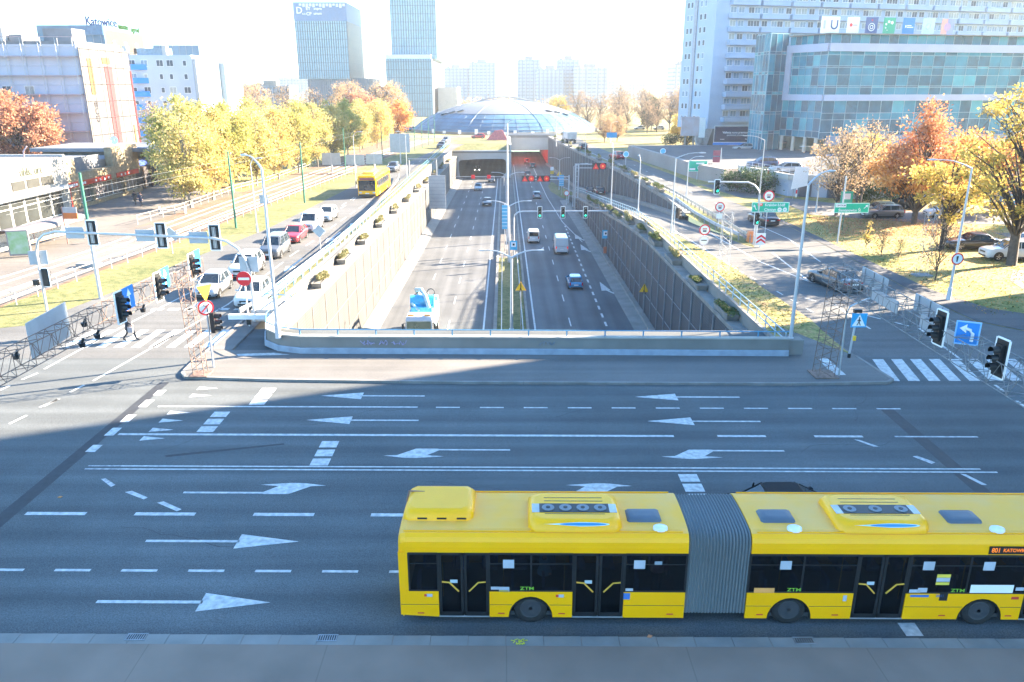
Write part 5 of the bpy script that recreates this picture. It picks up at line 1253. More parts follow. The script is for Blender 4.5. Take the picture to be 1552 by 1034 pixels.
def flat_sign(parent, M, w, h, front, name='sign_board', back=None, border=None):
    b = MB(); b.bb((-w/2, -.015, -h/2), (w/2, -.0, h/2), 0); b.bb((-w/2, .0, -h/2), (w/2, .02, h/2), 1); 
    if border is not None:
        for sx in (-1, 1): b.bb((sx*(w/2-.03)-.03, -.022, -h/2), (sx*(w/2-.03)+.03, -.0155, h/2), 2)
        for sz in (-1, 1): b.bb((-w/2+.06, -.0215, sz*(h/2-.03)-.03), (w/2-.06, -.0155, sz*(h/2-.03)+.03), 2)
    o = b.build(name, [front, back or SIGNBACK, border or front], parent); o.matrix_local = M
    return o
LT0, LT1 = at(300, 402, 4.95), at(85, 514, 4.95)
gl = thing('lattice_gantry', 'left lattice gantry over the cross street with three signal heads and blue arrow signs', 'gantry', (-15.55, 37.1, .12), 0, 'lattice gantries over the cross street')
b = MB(); lattice(b, (0, 0, 0), (-.25, .1, 5.35), .55, .55, .8, up=Vector((0, 1, 0))); b.box((0, 0, .03), (.9, .9, .06)); b.build('mast', LAT_R, gl)
b = MB(); o_ = Vector((-15.55, 37.1, .12)); d_ = (LT1-LT0).normalized(); lattice(b, LT0-o_, LT1+d_*12-o_, .6, .85, 1.15); b.build('truss_beam', LAT_R, gl)
for (px, py) in ((180, 466), (238, 435), (289, 405)):
    pass
BZ = 5.5
for i, (px, py) in enumerate(((180, 466), (238, 435), (289, 404))):
    pw = at(px, py, BZ); signal_head(gl, MT(pw.x+15.55+.1, pw.y-37.1, BZ-.12, PI/2-.12, .88), 3, 0 if i == 2 else None, (.62, 1.5))
for i, (px, py) in enumerate(((193, 452), (248, 422), (296, 394))):
    pw = at(px, py, BZ+.2); o = flat_sign(gl, MT(pw.x+15.55+.05, pw.y-37.1, BZ+.1, PI/2), .95, .95, BLUE, 'arrow_sign')
    if i < 2:
        q = MB(); q.box((0, -.03, -.1), (.1, .01, .55)); q.add([(-.2, -.03, .1), (.2, -.03, .1), (0, -.03, .42)], [(0, 1, 2)]); q.build('white_arrow', SWHITE, o)
pw = at(75, 500, 4.9); o = flat_sign(gl, MT(pw.x+15.55, pw.y-37.1, 4.78, -PI/2+.06), 3.1, 1.45, SIGNBACK, 'large_sign_board', SIGNBACK)
for i, (px, py) in enumerate(((25, 543), (125, 525), (148, 512), (128, 494), (217, 472))):
    pw = at(px, py, 4.6); q = MB(); q.cyl((0, 0, -.05), (0, 0, .12), .1, .14, 8); q.cyl((0, 0, .12), (.1, 0, .3), .05, n=6); o = q.build('gantry_lamp', BLACK, gl); o.location = (pw.x+15.55, pw.y-37.1, 4.5)
# signs and signal fixed on the near side of the left mast
mt = thing('signal_post', 'slim post beside the left lattice mast with yellow triangle, no-turn sign and signal head', 'traffic signal', (-15.3, 38.2, .12))
b = MB(); b.tube([(0, 0, 0), (0, 0, 4.0)], .055, 8); b.build('pole', LAMPW, mt)
signal_head(mt, MT(.28, 0, 2.45, PI/2, 1.0), 3, 0)
o = MB(); o.add([(-.42, -.07, .42), (.42, -.07, .42), (0, -.07, -.42)], [(2, 1, 0)]); o.add([(-.42, -.05, .42), (.42, -.05, .42), (0, -.05, -.42)], [(0, 1, 2)]); o = o.build('give_way_sign', mk('orange_yellow', (.85, .42, .03), .5), mt); o.matrix_local = MT(0, 0, 4.0, .9)
def disc(parent, M, r, rim, face, name='round_sign', back=True):
    b = MB(); n = 26
    b.cyl((0, .01, 0), (0, .03, 0), r, n=n, m=2); b.cyl((0, .01, 0), (0, -.002, 0), r, n=n, m=0); b.cyl((0, -.002, 0), (0, -.008, 0), r*.78, n=n, m=1)
    o = b.build(name, [rim, face, SIGNBACK], parent); o.matrix_local = M; return o
o = disc(mt, MT(0, -.06, 3.25, .5), .40, RED, SWHITE, 'no_turn_sign')
q = MB(); q.tube([(-.2, -.015, -.2), (.2, -.015, .2)], .035, 4); q.build('red_bar', RED, o); q = MB(); q.tube([(.08, -.014, -.22), (.08, -.014, .05), (-.1, -.014, .15)], .03, 4); q.build('black_arrow', SBLACK, o)

p = at(1020, 366); t = thing('traffic_signal', 'signal head seen side-on, on a thin post between the ramp and the cutting wall', 'traffic signal', (p.x, p.y, .05)); b = MB(); b.tube([(0, 0, 0), (0, 0, 3.3)], .05, 7); b.build('pole', LAMPW, t); signal_head(t, MT(.3, 0, 2.7, PI/2+.5, .9), 3)
gr = thing('lattice_gantry', 'right lattice gantry with grey sign boards, two signal heads and a blue left-turn sign', 'gantry', (16.25, 36.75, .12), 0, 'lattice gantries over the cross street')
b = MB(); lattice(b, (0, 0, 0), (.3, .1, 5.4), .8, .8, .8, up=Vector((0, 1, 0))); b.box((0, 0, .03), (1.2, 1.2, .06)); b.build('mast', LAT_R, gr)
def gloc(px, py, z): p_ = at(px, py, z+.12); return p_.x-16.25, p_.y-36.75, z
e0 = gloc(1262, 412, 5.0); e1 = gloc(1552, 580, 5.0)
e0v = Vector(e0); e1v = Vector(e1); dv = (e1v-e0v).normalized(); e1v = e1v+dv*9
b = MB(); lattice(b, e0v, e1v, 1.0, .9, 1.1); b.build('truss_beam', LAT, gr)
az = math.atan2(dv.y, dv.x)
def along(px, py, z): return Vector(gloc(px, py, z))
for i, (px, py, w, h, dz) in enumerate(((1325, 425, 2.7, .75, .55), (1410, 470, 2.6, .75, .55))):
    q = along(px, py, 5.3); o = flat_sign(gr, Matrix.Translation(q) @ Matrix.Rotation(az, 4, 'Z'), w, h, SIGNBACK, 'sign_board_back')
    q2 = MB()
    for u in (-.35, .0, .35): q2.bb((u*w-.02, -.05, -h/2), (u*w+.02, -.02, h/2))
    q2.build('stiffener', GALV_D, o)
for i, (px, py) in enumerate(((1340, 455), (1420, 500))):
    q = along(px, py, 4.9); o = flat_sign(gr, Matrix.Translation(q) @ Matrix.Rotation(az, 4, 'Z'), 2.6, .55, SIGNBACK, 'lower_board_back')
for i, (px, py) in enumerate(((1423, 497), (1514, 543))):
    q = along(px, py, 5.5); signal_head(gr, Matrix.Translation(q) @ Matrix.Rotation(-PI/2+.12, 4, 'Z') @ Matrix.Diagonal((.88, .88, .88, 1)), 3, None, (.66, 1.5))
q = along(1466, 505, 5.5); o = flat_sign(gr, Matrix.Translation(q) @ Matrix.Rotation(-.45, 4, 'Z') @ Matrix.Diagonal((.84, .84, .84, 1)), .95, 1.05, BLUE, 'left_turn_sign', border=mk('light_blue_edge', (.25, .5, .8), .5))
q = MB(); q.tube([(.2, -.03, -.35), (.2, -.03, 0), (.1, -.03, .15), (-.08, -.03, .2)], .07, 4, 0, False); q.add([(-.05, -.03, .40), (-.05, -.03, 0), (-.32, -.03, .2)], [(0, 1, 2)]); q.build('white_arrow', SWHITE, o)

# horizontal signal arm at left, seen from behind
ga = thing('traffic_signal', 'long grey arm on two bent posts carrying three signals seen from behind', 'traffic signal', (-15.7, 46.6, 0))
xl = -30.3+15.7
b = MB(); H_ = 5.35
b.tube([(xl, 2.8, 0), (xl+.05, 2.8, 4.0), (xl+.3, 2.75, 4.75), (xl+.8, 2.7, 5.15), (xl+1.6, 2.6, H_), (-2.2, .3, H_), (-1.3, .15, 5.2), (-.6, .05, 4.75), (-.2, 0, 4.1), (0, 0, 3.2), (0, 0, 0)], .085, 9); b.build('arm', LAMPW, ga)
def armp(px): # point on the arm at bearing px
    r0 = ray(px, 355); best = None
    for k in range(100):
        f = k/99; x = xl+1.2+(-1.6-xl-1.2)*f-15.7; y = 46.6+2.6*(1-f)+.2*f; e = abs(r0.x/r0.y-x/y)
        if best is None or e < best[0]: best = (e, x+15.7, y-46.6)
    return best[1], best[2]
for px, w in ((138, 0), (243, 0), (322, 0)):
    x, y = armp(px); o = signal_head(ga, MT(x, y+.25, H_, PI, 1.05), 3, None, (.6, 1.5))
    q = MB(); q.bb((-.035, .12, -.62), (.035, .16, .62)); q.bb((-.10, .12, -.62), (-.07, .15, .62)); q.bb((.07, .12, -.62), (.10, .15, .62)); q.build('mounting_bar', GALV, o)
for px, w in ((111, 1.15), (218, 1.15), (299, 1.15)):
    x, y = armp(px); flat_sign(ga, MT(x, y+.12, H_-.03, PI), w, .72, SIGNBACK, 'sign_back')
x, y = armp(264); o = MB(); o.add([(-.3, .1, 0), (0, .1, -.3), (.3, .1, 0), (0, .1, .3)], [(0, 1, 2, 3)]); o.add([(-.3, .12, 0), (0, .12, -.3), (.3, .12, 0), (0, .12, .3)], [(3, 2, 1, 0)]); o = o.build('diamond_sign', SIGNBACK, ga); o.location = (x, y, H_)
flat_sign(ga, MT(-.05, .12, 3.75, PI), 1.15, .95, SIGNBACK, 'sign_back'); flat_sign(ga, MT(xl, 2.95, 3.6, PI+.2), 1.1, .9, SIGNBACK, 'sign_back')
signal_head(ga, MT(xl+.3, 2.9, 2.3, PI, .95), 3, None, (.5, 1.3)); b = MB(); b.box((xl-.3, 2.7, 2.0), (.3, .25, .35)); b.build('control_box', BLACK, ga)
# no entry on its own post
ne = thing('no_entry_sign', 'round red no-entry sign with a white bar, on a post with a low barrier', 'road sign', (-15.75, 45.6, .12))
b = MB(); b.tube([(0, 0, 0), (0, 0, 3.3)], .05, 8); b.build('pole', WHITE, ne)
b = MB(); b.box((0, 0, .28), (.22, .2, .35)); b.build('foot', BLACK, ne)
o = disc(ne, MT(0, -.07, 3.0), .45, RED, RED); q = MB(); q.bb((-.33, -.02, -.075), (.33, -.012, .075)); q.build('white_bar', SWHITE, o)
b = MB(); b.bb((-1.2, -.12, .45), (1.4, .12, .75)); b.build('barrier_plate', WHITE, ne)

def signpost(label, x, y, z, h, name='road_sign', m=None, r=.04, group=None, cat='road sign'):
    t = thing(name, label, cat, (x, y, z), 0, group)
    b = MB(); b.tube([(0, 0, 0), (0, 0, h)], r, 7); b.build('pole', m or LAMPW, t); return t
def tri(parent, M, s, edge, face, name='warning_sign'):
    b = MB(); b.prism([(-s, -s*.6), (s, -s*.6), (0, s*1.1)], -.0, .02, 1); b.prism([(-s*.97, -s*.57), (s*.97, -s*.57), (0, s*1.07)], .021, .024, 0)
    o = b.build(name, [face, edge], parent); o.matrix_local = M @ Matrix.Rotation(PI/2, 4, 'X'); return o
for (px, pb, pc, zz, lab) in ((974, 478, 436, TF+.3, 'yellow triangle warning sign at the foot of the right wall'), (789, 505, 433, TF+.12, 'yellow triangle warning sign in the median lawn of the cutting')):
    p = at(px, pb, zz); hh = atY(px, pc, p.y).z-zz; t = signpost(lab, p.x, p.y, zz, hh, group='yellow merge warning signs in the cutting', m=GALV_D)
    o = tri(t, MT(0, -.06, hh-.15), .52, mk('sign_orange_edge', (.75, .25, .02), .5), YEL); q = MB(); q.tube([(-.12, -.3+.3*0-.2, .03), (0, .0, .03), (0, .45, .03)], .04, 4, 0, False); q.tube([(.12, -.5, .03), (.02, -.1, .03)], .035, 4, 0, False); q.build('black_symbol', SBLACK, o)
for (x, y, z0, h, lab) in ((14.2, 107.6, TF+.3, 3.1, 'blue square sign with red and white roll symbol at the foot of the right wall'), (1.15, 99, TF+.12, 3.4, 'blue square sign with roll symbol in the median near the signal arm')):
    t = signpost(lab, x, y, z0, h, group='blue assistance signs in the cutting', m=GALV_D)
    o = flat_sign(t, MT(0, -.06, h-.3), .95, 1.2, mk('cyan_blue', (.02, .38, .62), .5), 'blue_sign'); q = MB(); q.bb((-.3, -.025, -.2), (.3, -.018, .42)); q.build('white_panel', SWHITE, o); q = MB(); q.bb((-.12, -.035, -.02), (.14, -.028, .25)); q.build('dark_symbol', SBLACK, o)
    if x > 10: q = MB(); q.box((0, 0, .55), (.4, .3, .9)); q.build('orange_box', mk('orange_box', (.45, .12, .06), .6), t)
# signal gantry over the right carriageway
sg = thing('traffic_signal', 'grey arm across the right carriageway of the cutting with three green signals', 'traffic signal', (1.3, 108, TF))
b = MB(); b.tube([(0, 0, 0), (0, 0, 5.3), (.15, 0, 5.8), (.6, 0, 6.15), (1.2, 0, 6.25), (13.4, 0, 6.3)], .10, 8); b.build('arm', LAMPW, sg)
for px in (818, 853, 887):
    x = ray(px, 325).x/ray(px, 325).y*108-1.3; signal_head(sg, MT(x, -.3, 6.15, 0, 1.25), 3, 2, (.48, 1.28))
# blue hanging panel on the tall mast
bp_ = thing('hanging_panel', 'pale blue perforated panel hanging beside the median masts', 'sign', (.0, 109, TF+3.0)); b = MB(); b.bb((-.38, -.02, .6), (.38, .04, 4.0)); b.build('panel', mk_line('pale_blue_panel', (.10, .42, .62), (.5, .7, .8), .5, .1, 2, .6), bp_); b = MB(); b.tube([(0, .08, -2.9), (0, .08, 4.2)], .05, 6); b.build('post', LAMPW, bp_)
b2 = thing('hanging_panel', 'small pale blue panel on the lamp by the right tunnel mouth', 'sign', (12.55, 172, TF+2.2)); b = MB(); b.bb((-.5, -.02, 0), (.5, .04, 2.4)); b.build('panel', MATS['pale_blue_panel'], b2); b = MB(); b.tube([(0, .08, -2.2), (0, .08, 2.4)], .05, 6); b.build('post', LAMPW, b2)
# red LED lane signs
def ledsign(parent, x, z, y=0):
    b = MB(); b.bb((x-1.35, y-.1, z-.62), (x+1.35, y+.1, z+.62)); o = b.build('sign_cabinet', SBLACK, parent)
    q = MB(); q.add([(x-1.25, y-.12, z-.55), (x-.1, y-.12, z-.55), (x-.68, y-.12, z+.55)], [(0, 1, 2)]); q.build('red_triangle', LED_R, o)
    q = MB(); q.cyl((x+.65, y-.105, z), (x+.65, y-.12, z), .56, n=18); q.build('red_disc', LED_R, o)
    q = MB(); q.add([(x-.8, y-.13, z-.35), (x-.55, y-.13, z-.35), (x-.68, y-.13, z-.05)], [(0, 1, 2)]); q.cyl((x+.65, y-.125, z), (x+.65, y-.135, z), .19, n=14); q.build('amber_symbol', LED_Y, o)
lg_ = thing('lane_sign_gantry', 'grey gantry with two pairs of red LED signs over the right carriageway', 'gantry', (13.2, 160, TF))
b = MB(); b.tube([(0, 0, 0), (0, 0, 5.8)], .16, 8); b.tube([(0, 0, 5.5), (-9.5, 0, 5.5)], .09, 6); b.tube([(0, 0, 4.9), (-9.5, 0, 4.9)], .06, 6)
b.build('frame', LAMPW, lg_)
for px in (800.5, 823.5): ledsign(lg_, ray(px, 266).x/ray(px, 266).y*160-13.2, 5.15, -.2)
lg2 = thing('lane_sign_gantry', 'grey gantry with one pair of red LED signs over the ramp', 'gantry', (13.6, 150, TF))
b = MB(); b.tube([(0, 0, 0), (0, 0, 9.0)], .14, 8); b.tube([(.55, 0, .5), (.55, 0, 9.0)], .12, 8)
for k in range(9): b.tube([(0, 0, .6+k), (.55, 0, .6+k)], .05, 5)
b.tube([(0, 0, 8.9), (4.6, 0, 8.9)], .09, 6); b.tube([(0, 0, 8.2), (4.6, 0, 8.2)], .07, 6); b.build('frame', LAMPW, lg2)
ledsign(lg2, ray(908, 258).x/ray(908, 258).y*150-13.6, 8.55, -.15)
for i, px in enumerate((717, 741)):
    p = atY(px, 268, 190); q = MB(); q.bb((-.45, -.08, -.45), (.45, .08, .45)); t = thing('lane_signal', ('left', 'right')[i]+' small red lane signal in front of the left tunnel mouth', 'signal', p, 0, 'red lane signals before the left tunnel'); q.build('red_panel', LED_R, t)
    if i == 0: q = MB(); q.tube([(-5, .12, 0), (7.5, .12, 0)], .07, 6); q.build('crossbar', LAMPW, t); q = MB(); q.tube([(7.5, .12, 0), (7.5, .12, TF-p.z)], .09, 6); q.tube([(-5.0, .12, 0), (-5.0, .12, TF-p.z)], .09, 6); q.build('post', LAMPW, t)

# right side: direction signs and prohibitions
def board(parent, M, w, h, m, name='direction_board'):
    return flat_sign(parent, M, w, h, m, name, border=mk('sign_light_edge', (.55, .8, .7), .5))
GRN = mk('bright_green_sign', (.0, .44, .27), .45, var=.04)
ks = thing('direction_sign', 'green direction sign reading Kraków Łódź and Cieszyn, on the bent signal post', 'direction sign', (23.0, 72.2, 0))
zc = atY(1170, 314, 72.2).z; xc = atY(1167, 314, 72.2).x-23.0
b = MB(); b.tube([(xc-1.2, .1, 0), (xc-1.2, .1, zc+.3)], .07, 8); b.build('pole', LAMPW, ks)
o = board(ks, MT(xc, -.1, zc), 3.5, .92, GRN)
text('Kraków Łódź', .36, SWHITE, o, FACE(.42, -.03, .21), 'lettering', .002, 'CENTER', .95); text('Cieszyn', .36, SWHITE, o, FACE(.0, -.03, -.22), 'lettering', .002)
q = MB(); q.bb((-1.2, -.03, .12), (-.75, -.022, .38)); q.build('red_shield', RED, o); text('79', .25, SWHITE, o, FACE(-.97, -.035, .25), 'shield_number', .002)
for x_, s_ in ((.88, '86'), (1.38, '81')):
    q = MB(); q.cyl((x_, -.022, -.22), (x_, -.03, -.22), .2, n=16); q.build('white_oval', SWHITE, o); text(s_, .2, GRN, o, FACE(x_, -.035, -.22), 'route_number', .002)
q = MB(); q.tube([(-1.3, -.03, -.25), (-1.5, -.03, .1)], .035, 4); q.add([(-1.38, -.03, .08), (-1.62, -.03, .02), (-1.56, -.03, .28)], [(0, 1, 2)]); q.build('white_arrow', SWHITE, o)
sa = thing('traffic_signal', 'bent grey arm with two green signals beside the Kraków direction sign', 'traffic signal', (23.0+xc-1.2, 71.7, 0))
b = MB(); xr = 0; b.tube([(0, 0, 0), (0, 0, 4.6), (-.15, 0, 5.1), (-.6, 0, 5.6), (-1.2, 0, 5.85), (-4.9, 0, 5.9)], .075, 8); b.build('arm', LAMPW, sa)
p = atY(1086, 283, 71.7); signal_head(sa, MT(p.x-sa.location.x, -.25, p.z, 0, 1.05), 3, 2, (.46, 1.25)); p = atY(1146, 331, 71.7); signal_head(sa, MT(p.x-sa.location.x, -.25, p.z, 0, 1.0), 3, 2, (.46, 1.2))
def bikeban(parent, M, r=.42):
    o = disc(parent, M, r, RED, SWHITE, 'prohibition_sign'); q = MB(); q.bb((-.2, -.02, .02), (.2, -.01, .16)); q.build('red_symbol', mk('faint_red', (.7, .25, .2), .5), o); q = MB(); q.bb((-.16, -.02, -.18), (.16, -.01, -.04)); q.build('black_symbol', SBLACK, o); return o
p = atY(1165, 297, 76); t = signpost('round red-rimmed prohibition sign above the Kraków direction sign', p.x, 76, 0, p.z+.4, group='round prohibition signs beside the ramp'); bikeban(t, MT(0, -.08, p.z), .55)
p = at(1065, 385); hh = atY(1065, 350, p.y).z; t = signpost('round red-rimmed prohibition sign with a plate below, on the strip between cutting and ramp', p.x, p.y, .1, hh+.2, group='round prohibition signs beside the ramp'); bikeban(t, MT(0, -.07, hh), .48); o = disc(t, MT(0, -.07, hh-.95), .42, mk('pale_rim', (.72, .60, .58), .5), SWHITE, 'grey_plate'); q = MB(); q.bb((-.25, -.02, -.03), (.25, -.01, .06)); q.build('black_symbol', SBLACK, o)
p = at(1088, 349); hh = atY(1088, 315, p.y).z; t = signpost('round red-rimmed prohibition sign behind the wedge guardrails', p.x, p.y, .1, hh+.2, group='round prohibition signs beside the ramp'); bikeban(t, MT(0, -.07, hh), .50); flat_sign(t, MT(0, -.05, hh-.95), .6, .5, SWHITE, 'white_plate')
tsl = at(1082, 400)
for i, (px, py, pt, lab) in enumerate(((1096, 413, 322, 'thin white lattice advertising frame standing on the grass strip'), (1397, 418, 325, 'thin white lattice pylon on the right lawn'))):
    p = at(px, py); hh = atY(px, pt, p.y).z; t = thing('lattice_pylon', lab, 'pylon', p, 0, 'thin lattice pylons on the grass'); b = MB(); lattice(b, (0, 0, 0), (0, 0, hh), .75, .5, 1.2, .012, up=Vector((0, 1, 0))); b.build('frame', mk('pale_lattice', (.45, .45, .45), .6), t); b = MB(); b.box((0, 0, .06), (1.3, .9, .12)); b.build('foot', CONC_D, t)
p = at(1152, 375); t = thing('chevron_board', 'white board with red chevrons at the tip of the wedge', 'road sign', p); b = MB(); b.bb((-.42, 0, .25), (.42, .04, 1.3)); b.bb((-.05, .05, 0), (.05, .1, .4)); o = b.build('board', SWHITE, t)
for z_ in (.35, .7): q = MB(); q.add([(-.42, -.012, z_), (0, -.012, z_+.28), (.42, -.012, z_), (.42, -.012, z_+.2), (0, -.012, z_+.5), (-.42, -.012, z_+.2)], [(0, 5, 4, 1), (1, 4, 3, 2)]); q.build('red_chevron', RED, o)
p = at(1137, 367); t = thing('crash_cushion', 'orange crash cushion at the start of the wedge guardrails', 'barrier', p); b = MB(); b.rings([[(-.3, -.3, 0), (.3, -.3, 0), (.3, .4, 0), (-.3, .4, 0)], [(-.26, -.26, .55), (.26, -.26, .55), (.26, .35, .55), (-.26, .35, .55)], [(-.34, -.34, .6), (.34, -.34, .6), (.34, .42, .6), (-.34, .42, .6)], [(-.2, -.2, 1.05), (.2, -.2, 1.05), (.2, .3, 1.05), (-.2, .3, 1.05)]], 0, False, True); b.build('cushion', mk('orange_plastic', (.72, .22, .07), .5), t)
si = thing('direction_sign', 'green direction sign reading Siemianowice Śl. on a pale post', 'direction sign', (31.6, 72.2, 0))
zc = atY(1290, 315, 72.2).z; b = MB(); b.tube([(0, 0, 0), (.03, 0, zc+2.9)], .08, 8); b.build('pole', LAMPW, si); xc = atY(1290, 315, 72.2).x-31.6
o = board(si, MT(xc, -.12, zc), 3.25, .92, GRN); text('Siemianowice Śl.', .36, SWHITE, o, FACE(-.15, -.03, -.22), 'lettering', .002, 'CENTER', .88)
q = MB(); q.bb((-1.52, -.03, .06), (-.55, -.022, .38)); q.build('white_field', SWHITE, o); text('CENTRUM', .2, SBLACK, o, FACE(-1.03, -.035, .22), 'lettering', .002, 'CENTER', .9)
q = MB(); q.tube([(1.15, -.03, -.05), (1.35, -.03, .15)], .035, 4); q.add([(1.25, -.03, .24), (1.45, -.03, .04), (1.5, -.03, .3)], [(0, 1, 2)]); q.build('white_arrow', SWHITE, o)
p = atY(1283, 299, 80); t = signpost('dark green board with a pale picture above the Siemianowice sign', p.x, 80, 0, p.z+.6, m=GREENM); o = flat_sign(t, MT(0, -.06, p.z), 1.25, 1.2, mk('deep_green', (.02, .30, .20), .5)); q = MB(); q.bb((-.38, -.03, -.2), (.38, -.02, .38)); q.build('pale_field', mk('pinkish_field', (.62, .52, .52), .5), o)
p = at(1056, 272); t = signpost('far green direction board with a white roundabout diagram', p.x, p.y, 0, atY(1056, 243, p.y).z, r=.07); zc = atY(1056, 252, p.y).z
o = board(t, MT(0, -.1, zc), 3.0, 1.7, GRN); q = MB(); n = 16; q.tube([(.25+.28*math.cos(2*PI*k/n), -.03, -.25+.28*math.sin(2*PI*k/n)) for k in range(n+1)], .05, 4, 0, False); q.bb((-1.3, -.03, -.6), (-.4, -.022, -.3)); q.bb((.7, -.03, -.45), (1.3, -.022, .05)); q.bb((-.3, -.03, .35), (1.0, -.022, .55)); q.tube([(.25, -.03, -.8), (.25, -.03, .3)], .05, 4, 0, False); q.build('white_diagram', SWHITE, o)
p2_ = atY(1076, 254, p.y); t = signpost('small dark board with two round signs right of the far green board', p2_.x, p.y, 0, p2_.z+.6); o = flat_sign(t, MT(0, -.08, p2_.z), .7, 1.3, mk('dark_board', (.12, .12, .13), .5)); disc(o, MT(0, -.03, .3), .27, mk('pinkish', (.7, .5, .5), .5), SWHITE); disc(o, MT(0, -.03, -.32), .25, SWHITE, SWHITE)
# pedestrian crossing sign
p = at(1286, 545); t = thing('pedestrian_crossing_sign', 'blue square sign with a white triangle and walking figure at the right island corner', 'road sign', p)
b = MB(); b.tube([(0, 0, .3), (.12, 0, 2.6)], .06, 8); b.build('pole', LAMPW, t); b = MB(); b.cyl((0, 0, 0), (0, 0, .35), .09, n=8); b.build('pole_foot', BLACK, t)
o = flat_sign(t, MT(.22, -.09, 2.25), .82, .78, mk('crossing_blue', (.02, .35, .65), .5)); q = MB(); q.prism([(-.36, -.32), (.36, -.32), (0, .34)], .022, .026); q.v = [(x, -z, y) for x, y, z in q.v]; q.build('white_triangle', SWHITE, o)
q = MB(); q.cyl((0, -.03, .14), (0, -.035, .14), .04, n=10); q.tube([(0, -.033, .08), (0, -.033, -.08)], .035, 4); q.tube([(0, -.033, -.08), (.09, -.033, -.27)], .022, 4); q.tube([(0, -.033, -.08), (-.10, -.033, -.27)], .022, 4); q.tube([(.0, -.033, .06), (.10, -.033, -.04)], .018, 4); q.tube([(.0, -.033, .06), (-.10, -.033, -.03)], .018, 4); q.build('walking_figure', SBLACK, o)
b = MB(); b.box((.1, -.1, 1.25), (.14, .12, .26)); b.build('push_button_box', YEL, t); b = MB(); b.box((.12, 0, 2.75), (.4, .22, .18)); b.build('beacon', BLACK, t)
t = thing('bent_pole', 'thin grey pole bent to the right beside the right lattice mast', 'pole', (17.0, 36.6, .12)); b = MB(); b.tube([(0, 0, 0), (0, .1, 3.3), (.15, .15, 3.62), (.5, .25, 3.75), (1.9, 1.4, 3.8)], .045, 8); b.build('pole', GALV, t)
p = at(1443, 404); pl = at(1437, 455)
t = thing('round_sign', 'round red-rimmed white sign with a black mark fixed to the right lawn lamp post', 'road sign', (pl.x, pl.y-.15, 2.6)); disc(t, MT(.05, 0, .35), .42, RED, SWHITE); q = MB(); q.add([(-.06, -.02, .55), (.1, -.02, .55), (.06, -.02, .15), (-.02, -.02, .15)], [(3, 2, 1, 0)]); q.build('black_mark', SBLACK, t)
# signs seen from behind on the left; gantry backs
for i, (px, pb, pc, w, h, sh) in enumerate(((404, 343, 302, .9, .9, 0), (262, 385, 352, .7, .7, 1), (487, 392, 350, .8, .8, 1))):
    p = at(px, pb); hh = atY(px, pc, p.y).z
    t = signpost(('grey back of a square sign on the left verge', 'grey back of a small diamond sign behind the signal arm', 'grey diamond sign back beside the left guardrail')[i], p.x, p.y, 0, hh+.3, group='sign backs on the left')
    flat_sign(t, Matrix.Translation((0, -.06, hh)) @ (Matrix.Rotation(PI/4, 4, 'Y') if sh else Matrix()), w, h, SIGNBACK)
for i, (px, py, w, h, pb) in enumerate(((502, 241, 3.2, 2.0, 262), (538, 242, 3.2, 1.7, 262), (567, 241, 2.8, 1.7, 262), (606, 217, 3.9, 3.6, 250))):
    y = 138 if i < 3 else 155; p = atY(px, py, y); t = signpost('grey back of a large road board over the left road, %s from the left' % ordw[i].replace('nearest', 'first'), p.x, y, 0, p.z+h/2, r=.14, group='backs of large road boards'); flat_sign(t, MT(0, -.1, p.z), w, h, SIGNBACK)
t = thing('side_gantry', 'dark gantry arm with a slatted grey board hanging over the left edge of the cutting', 'gantry', (-16.0, 132, 0)); b = MB(); b.tube([(0, 0, 0), (0, 0, 3.0)], .12, 6); b.tube([(0, 0, 2.9), (4.6, 0, 2.9)], .1, 6); b.build('frame', GALV_D, t)
b = MB(); b.bb((3.2, -.05, -5.4), (6.0, .1, .2)); b.build('board', mk_line('slatted_grey_board', (.30, .33, .36), (.2, .22, .25), .6, .06, 2, .6), t); b = MB(); b.tube([(4.6, 0, 2.9), (4.6, 0, .1)], .08, 6); b.build('hanger', GALV_D, t)
p = at(848, 244, TF+3); 
for (x, y, z_, m_, lab) in ((12.4, 205, 2.8, 'w', 'small white and yellow sign on the wall by the right tunnel'), (13.0, 186, 3.4, 'y', 'yellow triangle over a blue disc on the wall by the right tunnel'), (12.6, 158, 2.4, 'r', 'round white and red sign at the gore of the ramp'), (30.1, 150, 2.8, 'b', 'blue arrow sign beside the plaza ramp wall'), (22.8, 148, 2.4, 'b', 'blue arrow sign on the surface street lane'), (27, 200, 3.0, 'b', 'blue board on the lawn before the far shrub')):
    zz = TF if x < 14 else 0; t = signpost(lab, x, y, zz, z_)
    if m_ == 'w': flat_sign(t, MT(0, -.06, z_), .9, .9, SWHITE); flat_sign(t, MT(0, -.06, z_-1.0), .9, .8, YEL)
    if m_ == 'y': tri(t, MT(0, -.06, z_), .7, RED, YEL); disc(t, MT(0, -.06, z_-1.1), .42, BLUE, BLUE)
    if m_ == 'r': disc(t, MT(0, -.06, z_), .55, RED, SWHITE)
    if m_ == 'b':
        if 'lawn' in lab: flat_sign(t, MT(0, -.06, z_), 2.6, 1.3, mk('cyan_blue2', (.05, .35, .65), .5))
        else: o = disc(t, MT(0, -.06, z_), .55, SWHITE, mk('cyan_blue3', (.10, .45, .75), .5)); 
for i, (x, y, z0, w, h, col) in enumerate(((46.0, 172, 4.0, 4.2, 0, 0),)): pass
